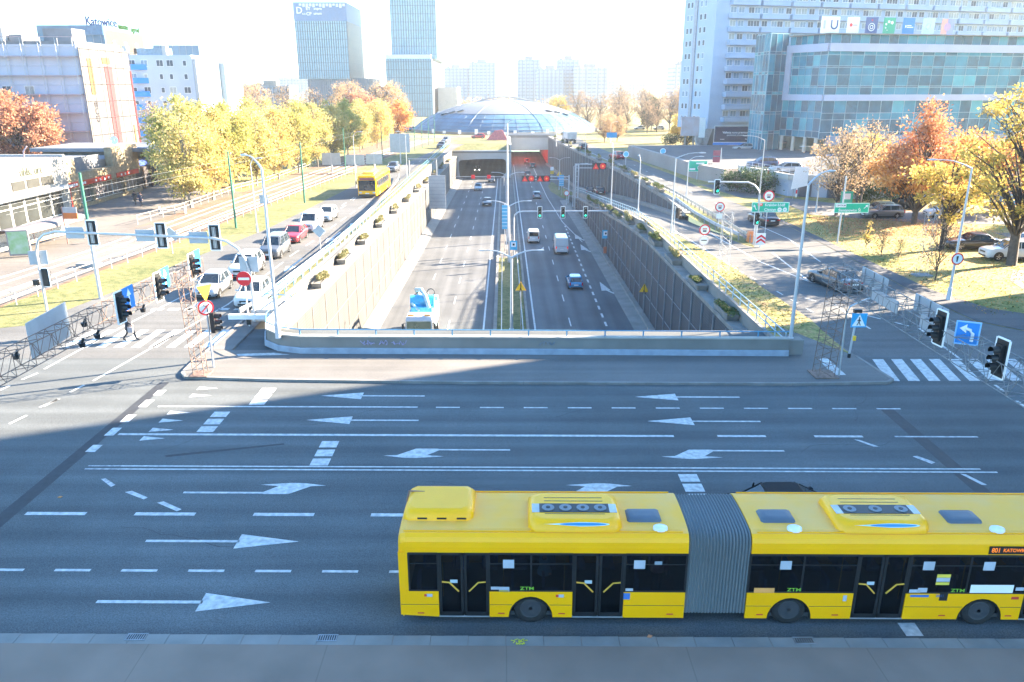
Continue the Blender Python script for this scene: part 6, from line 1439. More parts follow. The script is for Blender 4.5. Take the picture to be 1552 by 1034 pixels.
# ------------------------------------------------------------------ buildings
WG = mk('window_glass', (.05, .07, .10), .3, var=.3, spec=.3); WG2 = mk('window_with_curtain', (.30, .31, .30), .3, var=.15); WG3 = mk('window_reflecting_sky', (.16, .24, .32), .3, 0, var=.2)
WG_T = mk('teal_netting_window', (.14, .42, .42), .4, var=.1)
def window_mesh(w, h, pane, nm='window', frame=WHITE, split=1, balc=None):
    b = MB(); b.bb((-w/2, -.03, -h/2), (w/2, .05, h/2), 0)
    for k in range(split):
        x0 = -w/2+.07+(w-.07)*k/split; x1 = -w/2+(w-.07)*(k+1)/split
        b.bb((x0, -.045, -h/2+.08), (x1, -.032, h/2-.08), 1)
    me = bpy.data.meshes.new(nm); me.from_pydata(b.v, [], b.f); me.materials.append(frame); me.materials.append(pane); me.polygons.foreach_set('material_index', b.m); me.update()
    return me
def wins(root, O, az, xs, zs, mes, cap=100, name='window', skip=None, seed=1, order=None):
    """individual windows on a wall; O = left foot of the wall (world), az = wall direction"""
    r_ = random.Random(seed); c, s = math.cos(az), math.sin(az); pos = []
    for z in zs:
        for x in xs:
            if skip and skip(x, z): continue
            pos.append((x, z, r_.choice(mes)))
    if order: pos.sort(key=order)
    rest = MB(); mats = [WHITE, WG, WG2, WG3]
    for i, (x, z, me) in enumerate(pos):
        P_ = Vector(O)+Vector((c*x, s*x, z))-root.location
        if i < cap:
            o = put(name, me, root); o.location = P_; o.rotation_euler = (0, 0, az)
        else:
            M = Matrix.Translation(P_) @ Matrix.Rotation(az, 4, 'Z'); vs = [v.co for v in me.vertices]
            mi = [0 if p.material_index == 0 else (1+[WG, WG2, WG3].index(me.materials[1]) if me.materials[1] in (WG, WG2, WG3) else 1) for p in me.polygons]
            base = len(rest.v); rest.v.extend([tuple(M @ v) for v in vs])
            for p, m_ in zip(me.polygons, mi): rest.f.append(tuple(base+k for k in p.vertices)); rest.m.append(m_); rest.s.append(False)
    if rest.v: rest.build('more_windows', mats, root, kind='stuff')
def bbw(b, a, c, root, m=0): b.bb([a[i]-root.location[i] for i in range(3)], [c[i]-root.location[i] for i in range(3)], m)
LB = mk('pale_blue_render', (.46, .49, .58), .85, var=.06, sc=.3); LB2 = mk('grey_lilac_render', (.42, .46, .56), .85, var=.07, sc=.3)
ROOFG = mk('roof_felt', (.20, .21, .23), .9, var=.2, sc=.4)
wm = [window_mesh(1.5, 1.4, g_, split=2) for g_ in (WG, WG2, WG3)]; wms = [window_mesh(.8, 1.2, g_) for g_ in (WG, WG2)]
# A: scaffolded block with banner
A = thing('apartment_block', 'pale block wrapped in scaffolding with a huge white and red banner on its side', 'building', (-98, 138, 0))
b = MB(); bbw(b, (-130, 128, 0), (-66, 143.3, 20.6), A); b.build('wall', LB, A)
b = MB(); bbw(b, (-130, 128.5, 20.6), (-66.5, 143, 21.1), A); bbw(b, (-72, 130, 21.1), (-67.5, 134, 23.0), A); bbw(b, (-66.0-12, 131, 21.1), (-76, 136, 22.2), A); b.build('roof', ROOFG, A)
for x_ in (-79.5, -85, -88, -95, -103): b = MB(); bbw(b, (x_, 130, 21.1), (x_+1.2, 132, 23.2), A); b.build('chimney', WPLAST, A)
zs_ = [2.6+2.8*i for i in range(7)]
wins(A, (-130, 128, 0), 0, [25, 28, 34.5, 37.5, 43.5, 47, 52, 55.5], zs_, wm, skip=lambda x, z: x > 50 and z > 16, seed=3)
for i in range(2):
    for j in range(2): o = put('netted_window', window_mesh(1.9, 1.5, WG_T), A); o.location = (-89.5+4.8*i+32-66+66-98+98-32+0.0-0, 127.9-138, 18.4-2.9*j); o.location.x = -88.2+4.8*i+98
b = MB(); SCAF = mk('scaffold_boards', (.50, .30, .30), .7, var=.2)
for z in [2.0+2.8*i for i in range(8)]: bbw(b, (-130, 127.0, z), (-66, 127.8, z+.07), A)
b.build('scaffold_boards', SCAF, A)
b = MB()
for i in range(25):
    x = -130+i*2.66
    for yy in (127.0, 127.8): b.tube([(x+98, yy-138, 0), (x+98, yy-138, 21.5)], .035, 4, 0, False)
for z in [2.0+1.4*i for i in range(15)]: b.tube([(-130+98, 127-138, z), (-66+98, 127-138, z)], .03, 4, 0, False)
b.build('scaffold_poles', GALV, A)
BAN = mk('banner_white', (.07, .068, .072), .7, c2=(.13, .12, .12), sc=.25)
b = MB(); bbw(b, (-65.58, 127.2, .5), (-65.5, 143.6, 20.2), A); b.build('banner', BAN, A)
for (y0, z0, y1, z1, m_) in ((134.4, 5, 137.0, 17.6, mk('banner_pink_red', (.12, .018, .022), .7, var=.15)), (132.3, .8, 134.6, 4.5, mk('banner_pale_red', (.12, .035, .035), .7)), (143.3, .6, 143.9, 17, mk('banner_crimson', (.12, .004, .012), .7))):
    b = MB(); bbw(b, (-65.48, y0, z0), (-65.42, y1, z1), A); b.build('banner_red_field', m_, A)
for a_, c_ in (((129.2, 13.2), (130.6, 18.6)), ((134, 17.9), (136.6, 18.9)), ((141.8, 4), (142.3, 8))):
    b = MB(); bbw(b, (-65.47, a_[0], a_[1]), (-65.41, c_[0], c_[1]), A); b.build('banner_yellow_field', mk('banner_yellow', (.12, .07, .012), .7, var=.1), A)
text('BUD', 1.6, mk('banner_grey_letters', (.03, .03, .04), .7), A, Matrix.Translation((32.63, -8.1, 10.5)) @ Matrix.Rotation(PI/2, 4, 'Z') @ Matrix.Rotation(PI/2, 4, 'X') @ Matrix.Rotation(-PI/2, 4, 'Z'), 'banner_lettering')
b = MB()
for i in range(7): 
    y = 127.3+i*2.7; b.tube([(-65.3+98, y-138, 0), (-65.3+98, y-138, 20.6)], .05, 4, 0, False)
for i in range(8): b.tube([(-65.3+98, 127.2-138, 1.8+i*2.6), (-65.3+98, 143.5-138, 1.8+i*2.6)], .035, 4, 0, False)
b.build('banner_frame', mk('banner_pole', (.05, .05, .055), .6), A)
# B: block with blue balconies
B_ = thing('apartment_block', 'grey-blue block with a column of bright blue triangular balconies and a white sunlit end', 'building', (-76, 192, 0))
b = MB(); bbw(b, (-92, 180, 0), (-68.3, 208, 20.8), B_); bbw(b, (-92, 180.3, 20.8), (-68.6, 207, 21.1), B_); b.build('wall', LB2, B_)
b = MB(); bbw(b, (-68.28, 180.2, 0), (-67.6, 188.5, 20.4), B_); bbw(b, (-68.28, 196, 0), (-66.8, 208, 20.0), B_); b.build('white_end_wall', mk('end_wall_white', (.42, .43, .45), .8, var=.06), B_)
b = MB(); bbw(b, (-68.28, 188.6, 0), (-68.0, 195.9, 20), B_); b.build('stair_glazing', WG3, B_)
b = MB(); bbw(b, (-90, 181, 21.1), (-84, 183, 22.3), B_); bbw(b, (-80.5, 181, 21.1), (-74, 184, 22.5), B_); b.build('roof_plant', WG3, B_)
for x_ in (-83.4, -74.8): b = MB(); bbw(b, (x_, 180.6, 21.1), (x_+.9, 182, 23), B_); b.build('chimney', WPLAST, B_)
wins(B_, (-92, 180, 0), 0, [10.5, 13.2, 16.6, 18.8, 22.0], [2.6+2.8*i for i in range(7)], wm+wms, seed=8)
BB = mk('balcony_blue', (.03, .25, .68), .4, var=.06)
for i in range(7):
    z = 1.2+2.8*i
    q = MB(); q.prism([(0, 0), (3.0, 0), (0, -1.6)], 0, 1.15); o = q.build('balcony', BB, B_); o.location = (-81.3+76, 180-192, z); o.rotation_euler = (0, 0, 0)
    q = MB(); q.prism([(0, 0), (1.8, 0), (0, -1.0)], 0, 1.0); o = q.build('balcony', BB, B_); o.location = (-85.6+76, 180-192, z)
# C: behind, glass attic, rooftop lettering
C_ = thing('apartment_block', 'tall block behind the scaffolding with dark glass attic, sunlit balconies and rooftop letters', 'building', (-114, 231, 0))
b = MB(); bbw(b, (-123, 220, 0), (-105.7, 243, 29.0), C_); b.build('wall', mk('cream_wall', (.055, .046, .038), .8, var=.08), C_)
b = MB(); bbw(b, (-123.1, 219.6, 24.5), (-105.6, 219.99, 30), C_); b.build('attic_glass', mk('attic_glass', (.08, .15, .23), .4, 0, var=.3, sc=.3), C_)
b = MB(); bbw(b, (-114.5, 219.3, 27.6), (-105.7, 219.58, 30), C_); b.build('attic_dark_band', mk('attic_dark', (.06, .13, .24), .3, var=.2), C_)
b = MB()
for i in range(9): bbw(b, (-123+i*2.05, 219.5, 24.5), (-122.9+i*2.05, 219.58, 27.6), C_)
b.build('attic_mullions', GALV_D, C_)
bm = mk('balcony_beige', (.07, .045, .032), .8, var=.2)
for i in range(3):
    for j in range(4):
        q = MB(); q.bb((0, 0, 0), (1.1, 3.4, 1.1)); o = q.build('balcony', bm, C_); o.location = (-105.7+114, 223+i*6.6-231, 26-j*2.8-2)
        o = put('window', wm[(i+j) % 3], C_); o.location = (-105.6+114, 224.6+i*6.6-231, 27.3-j*2.8-1.6); o.rotation_euler = (0, 0, PI/2)
text('Katowice', 3.0, mk('rooftop_blue', (.006, .014, .06), .9, spec=0), C_, Matrix.Translation((7.0, -9.0, 30.9)) @ Matrix.Rotation(PI/2-.5, 4, 'Z') @ Matrix.Rotation(PI/2, 4, 'X'), 'rooftop_lettering', .12, 'CENTER', .8)
text('miasto', 2.2, mk('rooftop_green', (.018, .06, .012), .9, spec=0), C_, Matrix.Translation((8.2, .6, 30.4)) @ Matrix.Rotation(PI/2, 4, 'Z') @ Matrix.Rotation(PI/2, 4, 'X'), 'rooftop_lettering', .1)
text('ogrod', 2.2, MATS['rooftop_green'], C_, Matrix.Translation((8.2, 7.6, 30.1)) @ Matrix.Rotation(PI/2, 4, 'Z') @ Matrix.Rotation(PI/2, 4, 'X'), 'rooftop_lettering', .1)
E_ = thing('office_block', 'small glass box standing above the roof of the grey-blue block', 'building', (-85, 224, 0)); b = MB(); bbw(b, (-92.5, 218, 0), (-80.5, 230, 25), E_); b.build('wall', mk('box_glass', (.10, .17, .24), .4, 0, var=.25, sc=.25), E_)
b = MB()
for i in range(8): bbw(b, (-92.5+i*1.7, 217.9, 20), (-92.4+i*1.7, 217.99, 25), E_)
b.build('mullions', GALV_D, E_)

# shops on the left
S1 = thing('shop_building', 'white two-storey shop building with large ground floor windows facing the square', 'building', (-68, 74, 0))
b = MB(); bbw(b, (-86, 50, 0), (-51.6, 93, 6.4), S1); b.build('wall', mk('bright_white_wall', (.24, .235, .22), .8, var=.04, sc=.3), S1)
b = MB(); bbw(b, (-86, 50.2, 6.4), (-52.0, 92.8, 6.5), S1); b.build('roof', mk('roof_grey_pink', (.13, .13, .14), .9, c2=(.18, .14, .13), sc=.08), S1)
b = MB(); bbw(b, (-86.2, 49.9, 6.4), (-85.8, 93.1, 6.8), S1); bbw(b, (-86, 92.75, 6.405), (-51.6, 93.1, 6.75), S1); b.build('roof_edge', WPLAST, S1)
dg = mk('shop_glass', (.03, .034, .034), .3, var=.3, spec=.3, sc=.5)
for k in range(7):
    y = 73.8+k*2.5; q = MB(); q.bb((0, 0, 0), (.06, 2.3, 2.7), 0); q.bb((.061, .06, .06), (.07, 2.24, 1.9), 1); q.bb((.061, .06, 2.0), (.07, 2.24, 2.62), 1); o = q.build('shop_window', [WHITE, dg], S1); o.location = (-51.58+68, y-74, .15)
b = MB(); bbw(b, (-51.6, 62, 3.15), (-50.3, 92, 3.35), S1); b.build('canopy', WPLAST, S1)
for i, (y, w) in enumerate(((72.3, 3.3), (76.7, 3.2), (82.2, 2.3), (84.9, 2.3), (87.6, 2.3))):
    q = MB(); q.bb((0, 0, 0), (.05, w, .95)); o = q.build('upper_window', mk('olive_window', (.035, .034, .026), .4, var=.2) if i < 2 else mk('pale_window', (.05, .052, .05), .3, var=.1), S1); o.location = (-51.58+68, y-74, 3.75)
    if i < 2: text(('ZURCA', 'CEREK')[i], .8, mk('cream_letters', (.12, .11, .08), .6), S1, Matrix.Translation((-51.5+68, y+w/2-74, 4.22)) @ Matrix.Rotation(PI/2, 4, 'Z') @ Matrix.Rotation(PI/2, 4, 'X'), 'window_lettering', .01)
text('uhls. urt', 1.25, mk('pale_green_letters', (.055, .065, .048), .6), S1, Matrix.Translation((-51.55+68, 86.0-74, 5.5)) @ Matrix.Rotation(PI/2, 4, 'Z') @ Matrix.Rotation(PI/2, 4, 'X'), 'facade_lettering', .02)
for y in (80, 86, 91): b = MB(); b.tube([(-55+68, y-74, 6.4), (-55+68, y-74, 7.2), (-54.5+68, y-74, 7.8)], .08, 5); b.build('roof_pipe', mk('roof_pipe', (.45, .35, .38), .6), S1)
S2 = thing('shop_building', 'shop clad in pale wooden boards with a red sign band and big windows', 'building', (-60, 103, 0))
OSB = mk('osb_board', (.20, .145, .08), .8, c2=(.32, .26, .17), sc=2.5, detail=9)
b = MB(); bbw(b, (-53.4, 93.2, 0), (-52.4, 96.5, 6.2), S2); bbw(b, (-53.4, 96.5, 2.6), (-52.4, 106.0, 4.2), S2); bbw(b, (-53.4, 106.0, 2.6), (-52.4, 113.5, 6.6), S2); bbw(b, (-53.4, 96.5, 0), (-52.4, 113.5, .45), S2); bbw(b, (-53.4, 100, .45), (-52.5, 100.5, 2.6), S2); bbw(b, (-53.4, 108.4, .45), (-52.5, 109, 2.6), S2); b.build('wooden_facade', OSB, S2)
b = MB(); bbw(b, (-66, 93.4, 0), (-53.6, 113.5, 5.0), S2); bbw(b, (-66, 113.6, 0), (-54, 122, 5.6), S2); b.build('wall', CONC_L, S2)
b = MB(); bbw(b, (-66.5, 93.5, 5.0), (-53.6, 111.9, 5.15), S2); bbw(b, (-66.8, 112, 5.6), (-50, 124, 6.1), S2); b.build('roof', mk('dark_flat_roof', (.16, .18, .21), .8, var=.2, sc=.3), S2)
for (y0, y1) in ((93.6, 96.4), (97.2, 104.8), (106.3, 112.8)):
    q = MB(); q.bb((0, 0, 0), (.08, y1-y0, .62)); o = q.build('red_sign_band', mk('shop_red', (.45, .03, .015), .5, var=.08), S2); o.location = (-52.38+60, y0-103, 2.62)
    n = int((y1-y0)/.55)
    for k in range(n):
        if rnd.random() < .35: q = MB(); q.bb((.08, k*.55+.05, .16), (.10, k*.55+.42, .44)); o2 = q.build('white_letter_block', SWHITE, o)
q = MB(); q.bb((0, 0, 0), (.08, .8, 2.4)); o = q.build('red_sign_column', MATS['shop_red'], S2); o.location = (-52.38+60, 93.7-103, .2)
for (y0, y1) in ((94.7, 96.3), (96.7, 99.8), (100.7, 105.5), (105.7, 108.2), (109.2, 112.8)):
    q = MB(); q.bb((0, 0, 0), (.08, y1-y0, 1.95), 0)
    n = max(1, int((y1-y0)/1.1))
    for k in range(n): q.bb((.081, .06+(y1-y0)*k/n, .06), (.09, (y1-y0)*(k+1)/n-.04, 1.9), 1)
    o = q.build('shop_window', [WHITE, mk('shop_glass_pinkish', (.11, .10, .11), .4, var=.5, sc=2)], S2); o.location = (-52.9+60, y0-103, .5)
q = MB(); q.bb((0, 0, 0), (.1, 7.5, 1.7)); o = q.build('grey_inner_panel', mk('grey_void', (.13, .14, .16), .7), S2); o.location = (-53.5+60, 97-103, 4.2)
b = MB(); bbw(b, (-54, 113.6, 0), (-53.4, 121, 3.1), S2); b.build('dark_passage', mk('dark_passage', (.05, .045, .05), .7), S2)
b = MB(); bbw(b, (-53.38, 115.5, 3.3), (-53.3, 120.5, 4.4), S2); b.build('blue_sign', mk('royal_blue', (.03, .07, .32), .5), S2)
for y in (116, 118.5, 121.2): b = MB(); bbw(b, (-53.3, y, 0), (-53.1, y+.2, 3.1), S2); b.build('porch_post', mk('copper_post', (.12, .06, .03), .6), S2)
sat = thing('satellite_dish', 'round satellite dish and vents on the dark flat roof in front of the banner', 'dish', (-56.5, 116, 6.1)); b = MB(); b.tube([(0, 0, 0), (0, 0, .8)], .06, 5); b.rings([[(r_*math.cos(2*PI*k/12), -.2-dy, .9+r_*math.sin(2*PI*k/12)) for k in range(12)] for r_, dy in ((.1, -.1), (.45, 0), (.6, .15))], 0, True, False); b.build('dish', WHITE, sat)
# tram shelter and ad panel
sh = thing('bus_shelter', 'glass tram stop shelter with a curved roof', 'shelter', (-44, 72.3, 0), -.12)
b = MB(); b.rings([[(.9+1.25*math.cos(a), y, 1.75+.55*math.sin(a)) for a in [PI*k/8 for k in range(9)]]+[(.9+1.2*math.cos(a), y, 1.71+.5*math.sin(a)) for a in [PI*k/8 for k in range(8, -1, -1)]] for y in (-5, 5)], 0, True, True); b.build('roof', mk('shelter_roof', (.13, .115, .12), .6), sh)
for y in (-5, -2.5, 0, 2.5, 5): q = MB(); q.tube([(-.2, y, 0), (-.25, y, 1.7), (.1, y, 2.1)], .05, 6); q.build('post', mk('shelter_post', (.30, .24, .25), .5), sh)
b = MB()
for k in range(4): b.bb((-.22, -4.9+k*2.5, .25), (-.20, -2.6+k*2.5, 1.7))
b.build('glass_wall', mk_glass('shelter_glass', (.6, .62, .62), .3), sh); b = MB(); b.bb((.0, -3, .42), (.4, 3, .48)); b.build('bench', mk('bench_wood', (.35, .22, .14), .7), sh)
ad = thing('poster_stand', 'upright advertising panel with a green and white poster at the near end of the shelter', 'advert', (-42.4, 67.0, 0), .25); b = MB(); b.bb((-.85, -.12, .15), (.85, .12, 2.35)); b.build('frame', mk('shelter_frame', (.25, .22, .23), .5), ad); b = MB(); b.bb((-.75, -.14, .3), (.75, -.125, 2.25)); b.build('poster', mk('poster', (.40, .50, .42), .5, c2=(.22, .40, .15), sc=1.5), ad)
ss = thing('stop_sign_pole', 'brown pole with a grey and orange tram stop flag', 'road sign', (-41.5, 72.9, 0)); b = MB(); b.tube([(0, 0, 0), (0, 0, 3.5)], .06, 6); b.build('pole', mk('brown_pole', (.25, .12, .10), .6), ss); b = MB(); b.bb((.05, -.03, 2.4), (1.35, .03, 2.95)); b.build('orange_flag', mk('orange_flag', (.45, .12, .02), .5), ss); b = MB(); b.bb((.05, -.03, 2.96), (1.35, .03, 3.5)); b.build('grey_flag', mk('grey_flag', (.28, .30, .33), .5), ss)

# twin glass towers
KG = mk_line('tower_glass', (.20, .44, .58), (.11, .25, .36), 3.9, .35, 2, .35)
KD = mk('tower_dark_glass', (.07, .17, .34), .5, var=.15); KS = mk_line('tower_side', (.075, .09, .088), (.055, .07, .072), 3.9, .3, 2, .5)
FIN = mk('tower_fin', (.08, .16, .24), .5, .2)
def tower_fins(root, x0, x1, y, z0, z1, n, nm='fins'):
    b = MB()
    for k in range(n+1):
        x = x0+(x1-x0)*k/n; bbw(b, (x-.16, y-.5, z0), (x+.16, y-.02, z1), root)
    b.build(nm, FIN, root)
T1 = thing('office_tower', 'left glass office tower with a dark crown carrying white logos', 'building', (-96, 465, 0))
b = MB(); bbw(b, (-110.5, 440, 19.2), (-83.2, 491, 48.2), T1); b.build('glass_facade', KG, T1)
b = MB(); bbw(b, (-110.7, 439.8, 48.2), (-83.0, 491.2, 57.3), T1); b.build('dark_crown', KD, T1)
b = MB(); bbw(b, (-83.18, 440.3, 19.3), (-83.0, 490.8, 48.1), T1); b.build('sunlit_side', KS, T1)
b = MB(); bbw(b, (-106, 441, 0), (-83, 489, 19.2), T1); bbw(b, (-83, 446, 0), (-74.2, 489, 19.6), T1); b.build('podium', mk('podium_glass', (.06, .13, .21), .35, 0, var=.3, sc=.2), T1)
tower_fins(T1, -110.3, -83.3, 440, 19.3, 48.1, 22); tower_fins(T1, -106, -83.3, 441, 0, 19.1, 20, 'podium_fins'); tower_fins(T1, -82.8, -74.3, 446, 0, 19.5, 7, 'podium_fins')
for s_, x_, z_, sz in (('D', -107.6, 53.2, 4.6), ('EY', -102.8, 54.2, 2.2), ('sopra', -97.8, 54.2, 1.9), ('hub', -105.2, 51.6, 1.2), ('CP', -102.6, 51.6, 2.3), ('unum', -98, 51.8, 1.9)):
    text(s_, sz, SWHITE, T1, FACE(x_+96, 439.7-465, z_), 'logo_lettering', .05)
b = MB()
for k in range(14): bbw(b, (-107.5+k*1.75, 439.6, 55.6-(k*7 % 5)*.25), (-106.2+k*1.75, 439.78, 56.6), T1)
b.build('crown_lights', mk('pale_panels', (.55, .62, .70), .4), T1)
T2 = thing('office_tower', 'taller glass office tower beside the dome, cut off by the top of the picture', 'building', (-48, 465, 0))
b = MB(); bbw(b, (-58.7, 430, 29), (-35.2, 494, 100), T2); b.build('glass_facade', KG, T2)
b = MB(); bbw(b, (-61.5, 425, 0), (-37.7, 503, 29), T2); b.build('lower_block', mk_line('lower_tower_glass', (.14, .33, .46), (.07, .17, .26), 3.9, .35, 2, .35), T2)
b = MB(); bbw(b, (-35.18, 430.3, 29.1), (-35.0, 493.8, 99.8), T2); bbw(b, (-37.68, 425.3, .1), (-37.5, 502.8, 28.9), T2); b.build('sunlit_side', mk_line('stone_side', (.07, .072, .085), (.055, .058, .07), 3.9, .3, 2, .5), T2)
tower_fins(T2, -58.5, -35.4, 430, 29.2, 100, 18); tower_fins(T2, -61.3, -37.9, 425, 0, 28.9, 18, 'lower_fins')
b = MB(); bbw(b, (-61.3, 425.2, 29.0), (-37.9, 429.8, 31), T2); b.build('terrace_screen', mk('screen', (.45, .55, .62), .4), T2)
b = thing('office_block', 'low pale block right of the taller glass tower, beside the dome', 'building', (-30, 452, 0)); q = MB(); q.bb((-6, -12, 0), (4.5, 20, 15)); q.build('wall', WPLAST, b)
b = thing('office_block', 'low grey block between the two glass towers', 'building', (-66, 480, 0)); q = MB(); q.bb((-7, -10, 0), (6, 20, 15.5)); q.build('wall', mk('mid_block', (.25, .33, .42), .6, var=.1), b)

# the glass dome
dm = thing('glass_dome', 'wide shallow dome with blue glass skirt and white ribbed roof on the roundabout', 'dome', (.2, 288, 0))
RD, HD = 33.0, 10.4
def dz(r): return HD*max(0, 1-(r/RD)**2)**.72
def cap(r0, r1, n=72, k=8, off=0.0): return [[((r)*math.cos(2*PI*i/n), (r)*math.sin(2*PI*i/n), dz(r)+off) for i in range(n)] for r in [r0+(r1-r0)*j/k for j in range(k+1)]]
b = MB(); b.rings(cap(32.99, 24, k=8), 0, False, False); b.build('glass_skirt', mk('dome_glass', (.08, .17, .25), .4, 0, var=.35, sc=.15), dm)
b = MB(); b.rings(cap(24, .4, k=10), 0, True, False); b.build('metal_roof', mk('dome_metal', (.17, .185, .20), .6, .0, var=.06, sc=.5), dm)
b = MB()
for i in range(48):
    a = 2*PI*i/48; b.tube([(r*math.cos(a), r*math.sin(a), dz(r)+.08) for r in (32.9, 32, 30.5, 28, 24)], .05, 4, 0, False)
for i in range(8):
    a = 2*PI*(i+.5)/8; b.tube([(r*math.cos(a), r*math.sin(a), dz(r)+.14) for r in (32.9, 32, 30.5, 28, 24, 18, 10, 3)], .07, 5, 0, False)
for r in (32.0, 30.8, 29.2, 27.2, 24.0): b.tube([(r*math.cos(2*PI*i/72), r*math.sin(2*PI*i/72), dz(r)+.06) for i in range(73)], .07 if r > 24 else .14, 4, 0, False)
b.build('ribs', mk('dome_rib', (.12, .18, .25), .5, .1), dm)
b = MB(); b.tube([(-9+18*i/14, 0, dz(0)-.3+1.3*math.sin(PI*i/14)) for i in range(15)], .25, 6); b.build('ridge_arch', WPLAST, dm)
for sx in (-1, 1):
    for k in range(3): q = MB(); q.box((0, 0, 0), (2.3, 1.6, .12)); o = q.build('skylight', mk('skylight_dark', (.25, .32, .4), .3) if sx < 0 else WHITE, dm); x_ = sx*(15+k*2.9); y_ = -16+k*1.2; o.location = (x_, y_, dz(math.hypot(x_, y_))+.25); o.rotation_euler = (-.18, .25*sx, 0)
b = MB(); b.rings([[(r_*math.cos(2*PI*i/72), r_*math.sin(2*PI*i/72), z_) for i in range(72)] for r_, z_ in ((33.6, 0), (33.6, .8), (33.0, .8))], 0, False, False); b.build('plinth', CONC_L, dm)
for i in range(11):
    x = -24+i*4.7+rnd.uniform(-1, 1); t = thing('dome_sign', 'small white information board at the foot of the dome, %s from the left' % ordw[i].replace('nearest', 'first'), 'sign', (x, 288-math.sqrt(max(0, 34.5**2-x*x)), 0), 0, 'small white boards before the dome'); q = MB(); q.bb((-.5, -.05, .3), (.5, .05, 1.0+rnd.random()*.9)); q.bb((-.05, .06, 0), (.05, .12, .8)); q.build('board', SWHITE, t)
t = thing('banner_tent', 'pinkish red pointed hoarding above the left tunnel mouth', 'hoarding', (-2.2, 230, 0)); b = MB(); b.rings([[(-3.0, -1.5, 0), (3.2, -1.5, 0), (3.2, 1.5, 0), (-3.0, 1.5, 0)], [(-.6, -.3, 2.6), (1.6, -.3, 2.9), (1.6, .3, 2.9), (-.6, .3, 2.6)]], 0, False, True); b.build('hoarding', mk('dusty_red', (.50, .14, .14), .7, var=.2), t)

# far housing towers
def far_block(label, x0, x1, Y, H, c, dpt=25, pen=True, steps=None, grp='distant housing towers'):
    t = thing('housing_tower', label, 'building', ((x0+x1)/2, Y, 0), 0, grp)
    c = (c[0]*.62, c[1]*.78, c[2]*.95); m = mk_line('far_wall_%d' % (len(KIDS) % 997), c, tuple(v*.62 for v in c), 2.8, 1.1, 2, .8, second=(0, 3.2, 1.0) if steps is None else (0, 5.0, 1.2))  # blue tint of distance haze is multiplied into the wall colour
    hw = (x1-x0)/2; b = MB(); b.bb((-hw, 0, 0), (hw, dpt, H)); b.build('wall', m, t)
    if pen: b = MB(); b.bb((-hw*.4, 5, H), (hw*.3, 12, H+3)); b.bb((-hw*.8, 5, H), (-hw*.6, 9, H+1.5)); b.build('roof_house', CONC, t)
    n = max(3, int((x1-x0)/3.4)); b = MB()
    for k in range(n): b.bb((-hw+(k+.62)*2*hw/n-.1, -.9, 2), (-hw+(k+.62)*2*hw/n+.5, -.01, H-1))
    b.build('balcony_column', mk('far_balcony', (.30, .38, .48), .8), t)
    return t
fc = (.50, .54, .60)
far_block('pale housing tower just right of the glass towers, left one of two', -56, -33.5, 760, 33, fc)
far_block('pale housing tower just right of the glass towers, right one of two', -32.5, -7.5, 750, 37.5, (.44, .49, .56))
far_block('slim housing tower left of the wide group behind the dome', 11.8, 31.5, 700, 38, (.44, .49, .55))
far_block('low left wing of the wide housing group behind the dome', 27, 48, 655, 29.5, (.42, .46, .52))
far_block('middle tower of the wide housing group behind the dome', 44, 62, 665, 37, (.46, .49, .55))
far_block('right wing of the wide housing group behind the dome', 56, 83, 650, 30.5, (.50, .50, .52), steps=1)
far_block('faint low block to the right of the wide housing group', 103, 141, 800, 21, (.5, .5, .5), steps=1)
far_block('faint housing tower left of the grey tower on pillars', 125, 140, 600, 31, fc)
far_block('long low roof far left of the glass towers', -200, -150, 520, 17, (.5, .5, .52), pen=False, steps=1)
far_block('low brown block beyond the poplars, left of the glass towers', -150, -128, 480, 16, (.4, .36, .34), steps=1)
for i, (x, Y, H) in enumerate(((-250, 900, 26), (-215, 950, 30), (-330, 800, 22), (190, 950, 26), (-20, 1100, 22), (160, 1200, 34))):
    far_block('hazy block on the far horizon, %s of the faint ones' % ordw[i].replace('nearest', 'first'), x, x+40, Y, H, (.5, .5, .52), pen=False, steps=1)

# grey tower on pillars
GT = thing('tower_block', 'tall grey-blue slab block on slanted concrete pillars, cut off by the top of the picture', 'building', (48.4, 190, 0))
F0 = Vector((48.4, 190, 0)); F1 = Vector((140, 213, 0)); L0 = Vector((43.6, 201, 0))
dF = (F1-F0).normalized(); azF = math.atan2(dF.y, dF.x); LF = (F1-F0).length
nF = Vector((dF.y, -dF.x, 0))
HT = 54.0
b = MB(); back = 16
pts = [F0, F1, F1-nF*back, F0-nF*back+dF*3, L0+Vector((2, 6, 0)), L0]
b.prism([(p.x-48.4, p.y-190) for p in pts], 5.0, HT); b.build('wall', mk('tower_grey_blue', (.36, .45, .58), .85, var=.07, sc=.25), GT)
b = MB()
nb = 17
for i in range(nb+1):   # projecting balcony bands with shallow folds
    z = 6.6+2.86*i; k = 0; s = 3.2
    while s < LF-1:
        seg = min(7.6, LF-s); a = F0+dF*s+nF*.02-GT.location; c = a+dF*seg
        q = [a, a+nF*1.25+dF*.25, c+nF*1.25-dF*.25, c]
        b.prism([(p.x, p.y) for p in q], z-.05, z+1.02); s += seg+.22; k += 1
b.build('balcony_band', mk('band_grey_blue', (.32, .41, .55), .85, var=.08, sc=.4), GT)
twm = [window_mesh(1.5, 1.35, g_, split=2) for g_ in (WG, WG2, WG3, WG3)]; twn = [window_mesh(.9, 1.35, g_, split=1) for g_ in (WG, WG3)]
wins(GT, F0+nF*.02, azF, [4.4+k*2.05+(.5 if k % 3 == 2 else 0) for k in range(42)], [8.45+2.86*i for i in range(16)], twm, cap=100, seed=4, order=lambda p: (p[1] > 36)*100 + p[0]*.30 + abs(p[1]-22)*.02)
dL = (F0-L0).normalized(); azL = math.atan2(dL.y, dL.x)
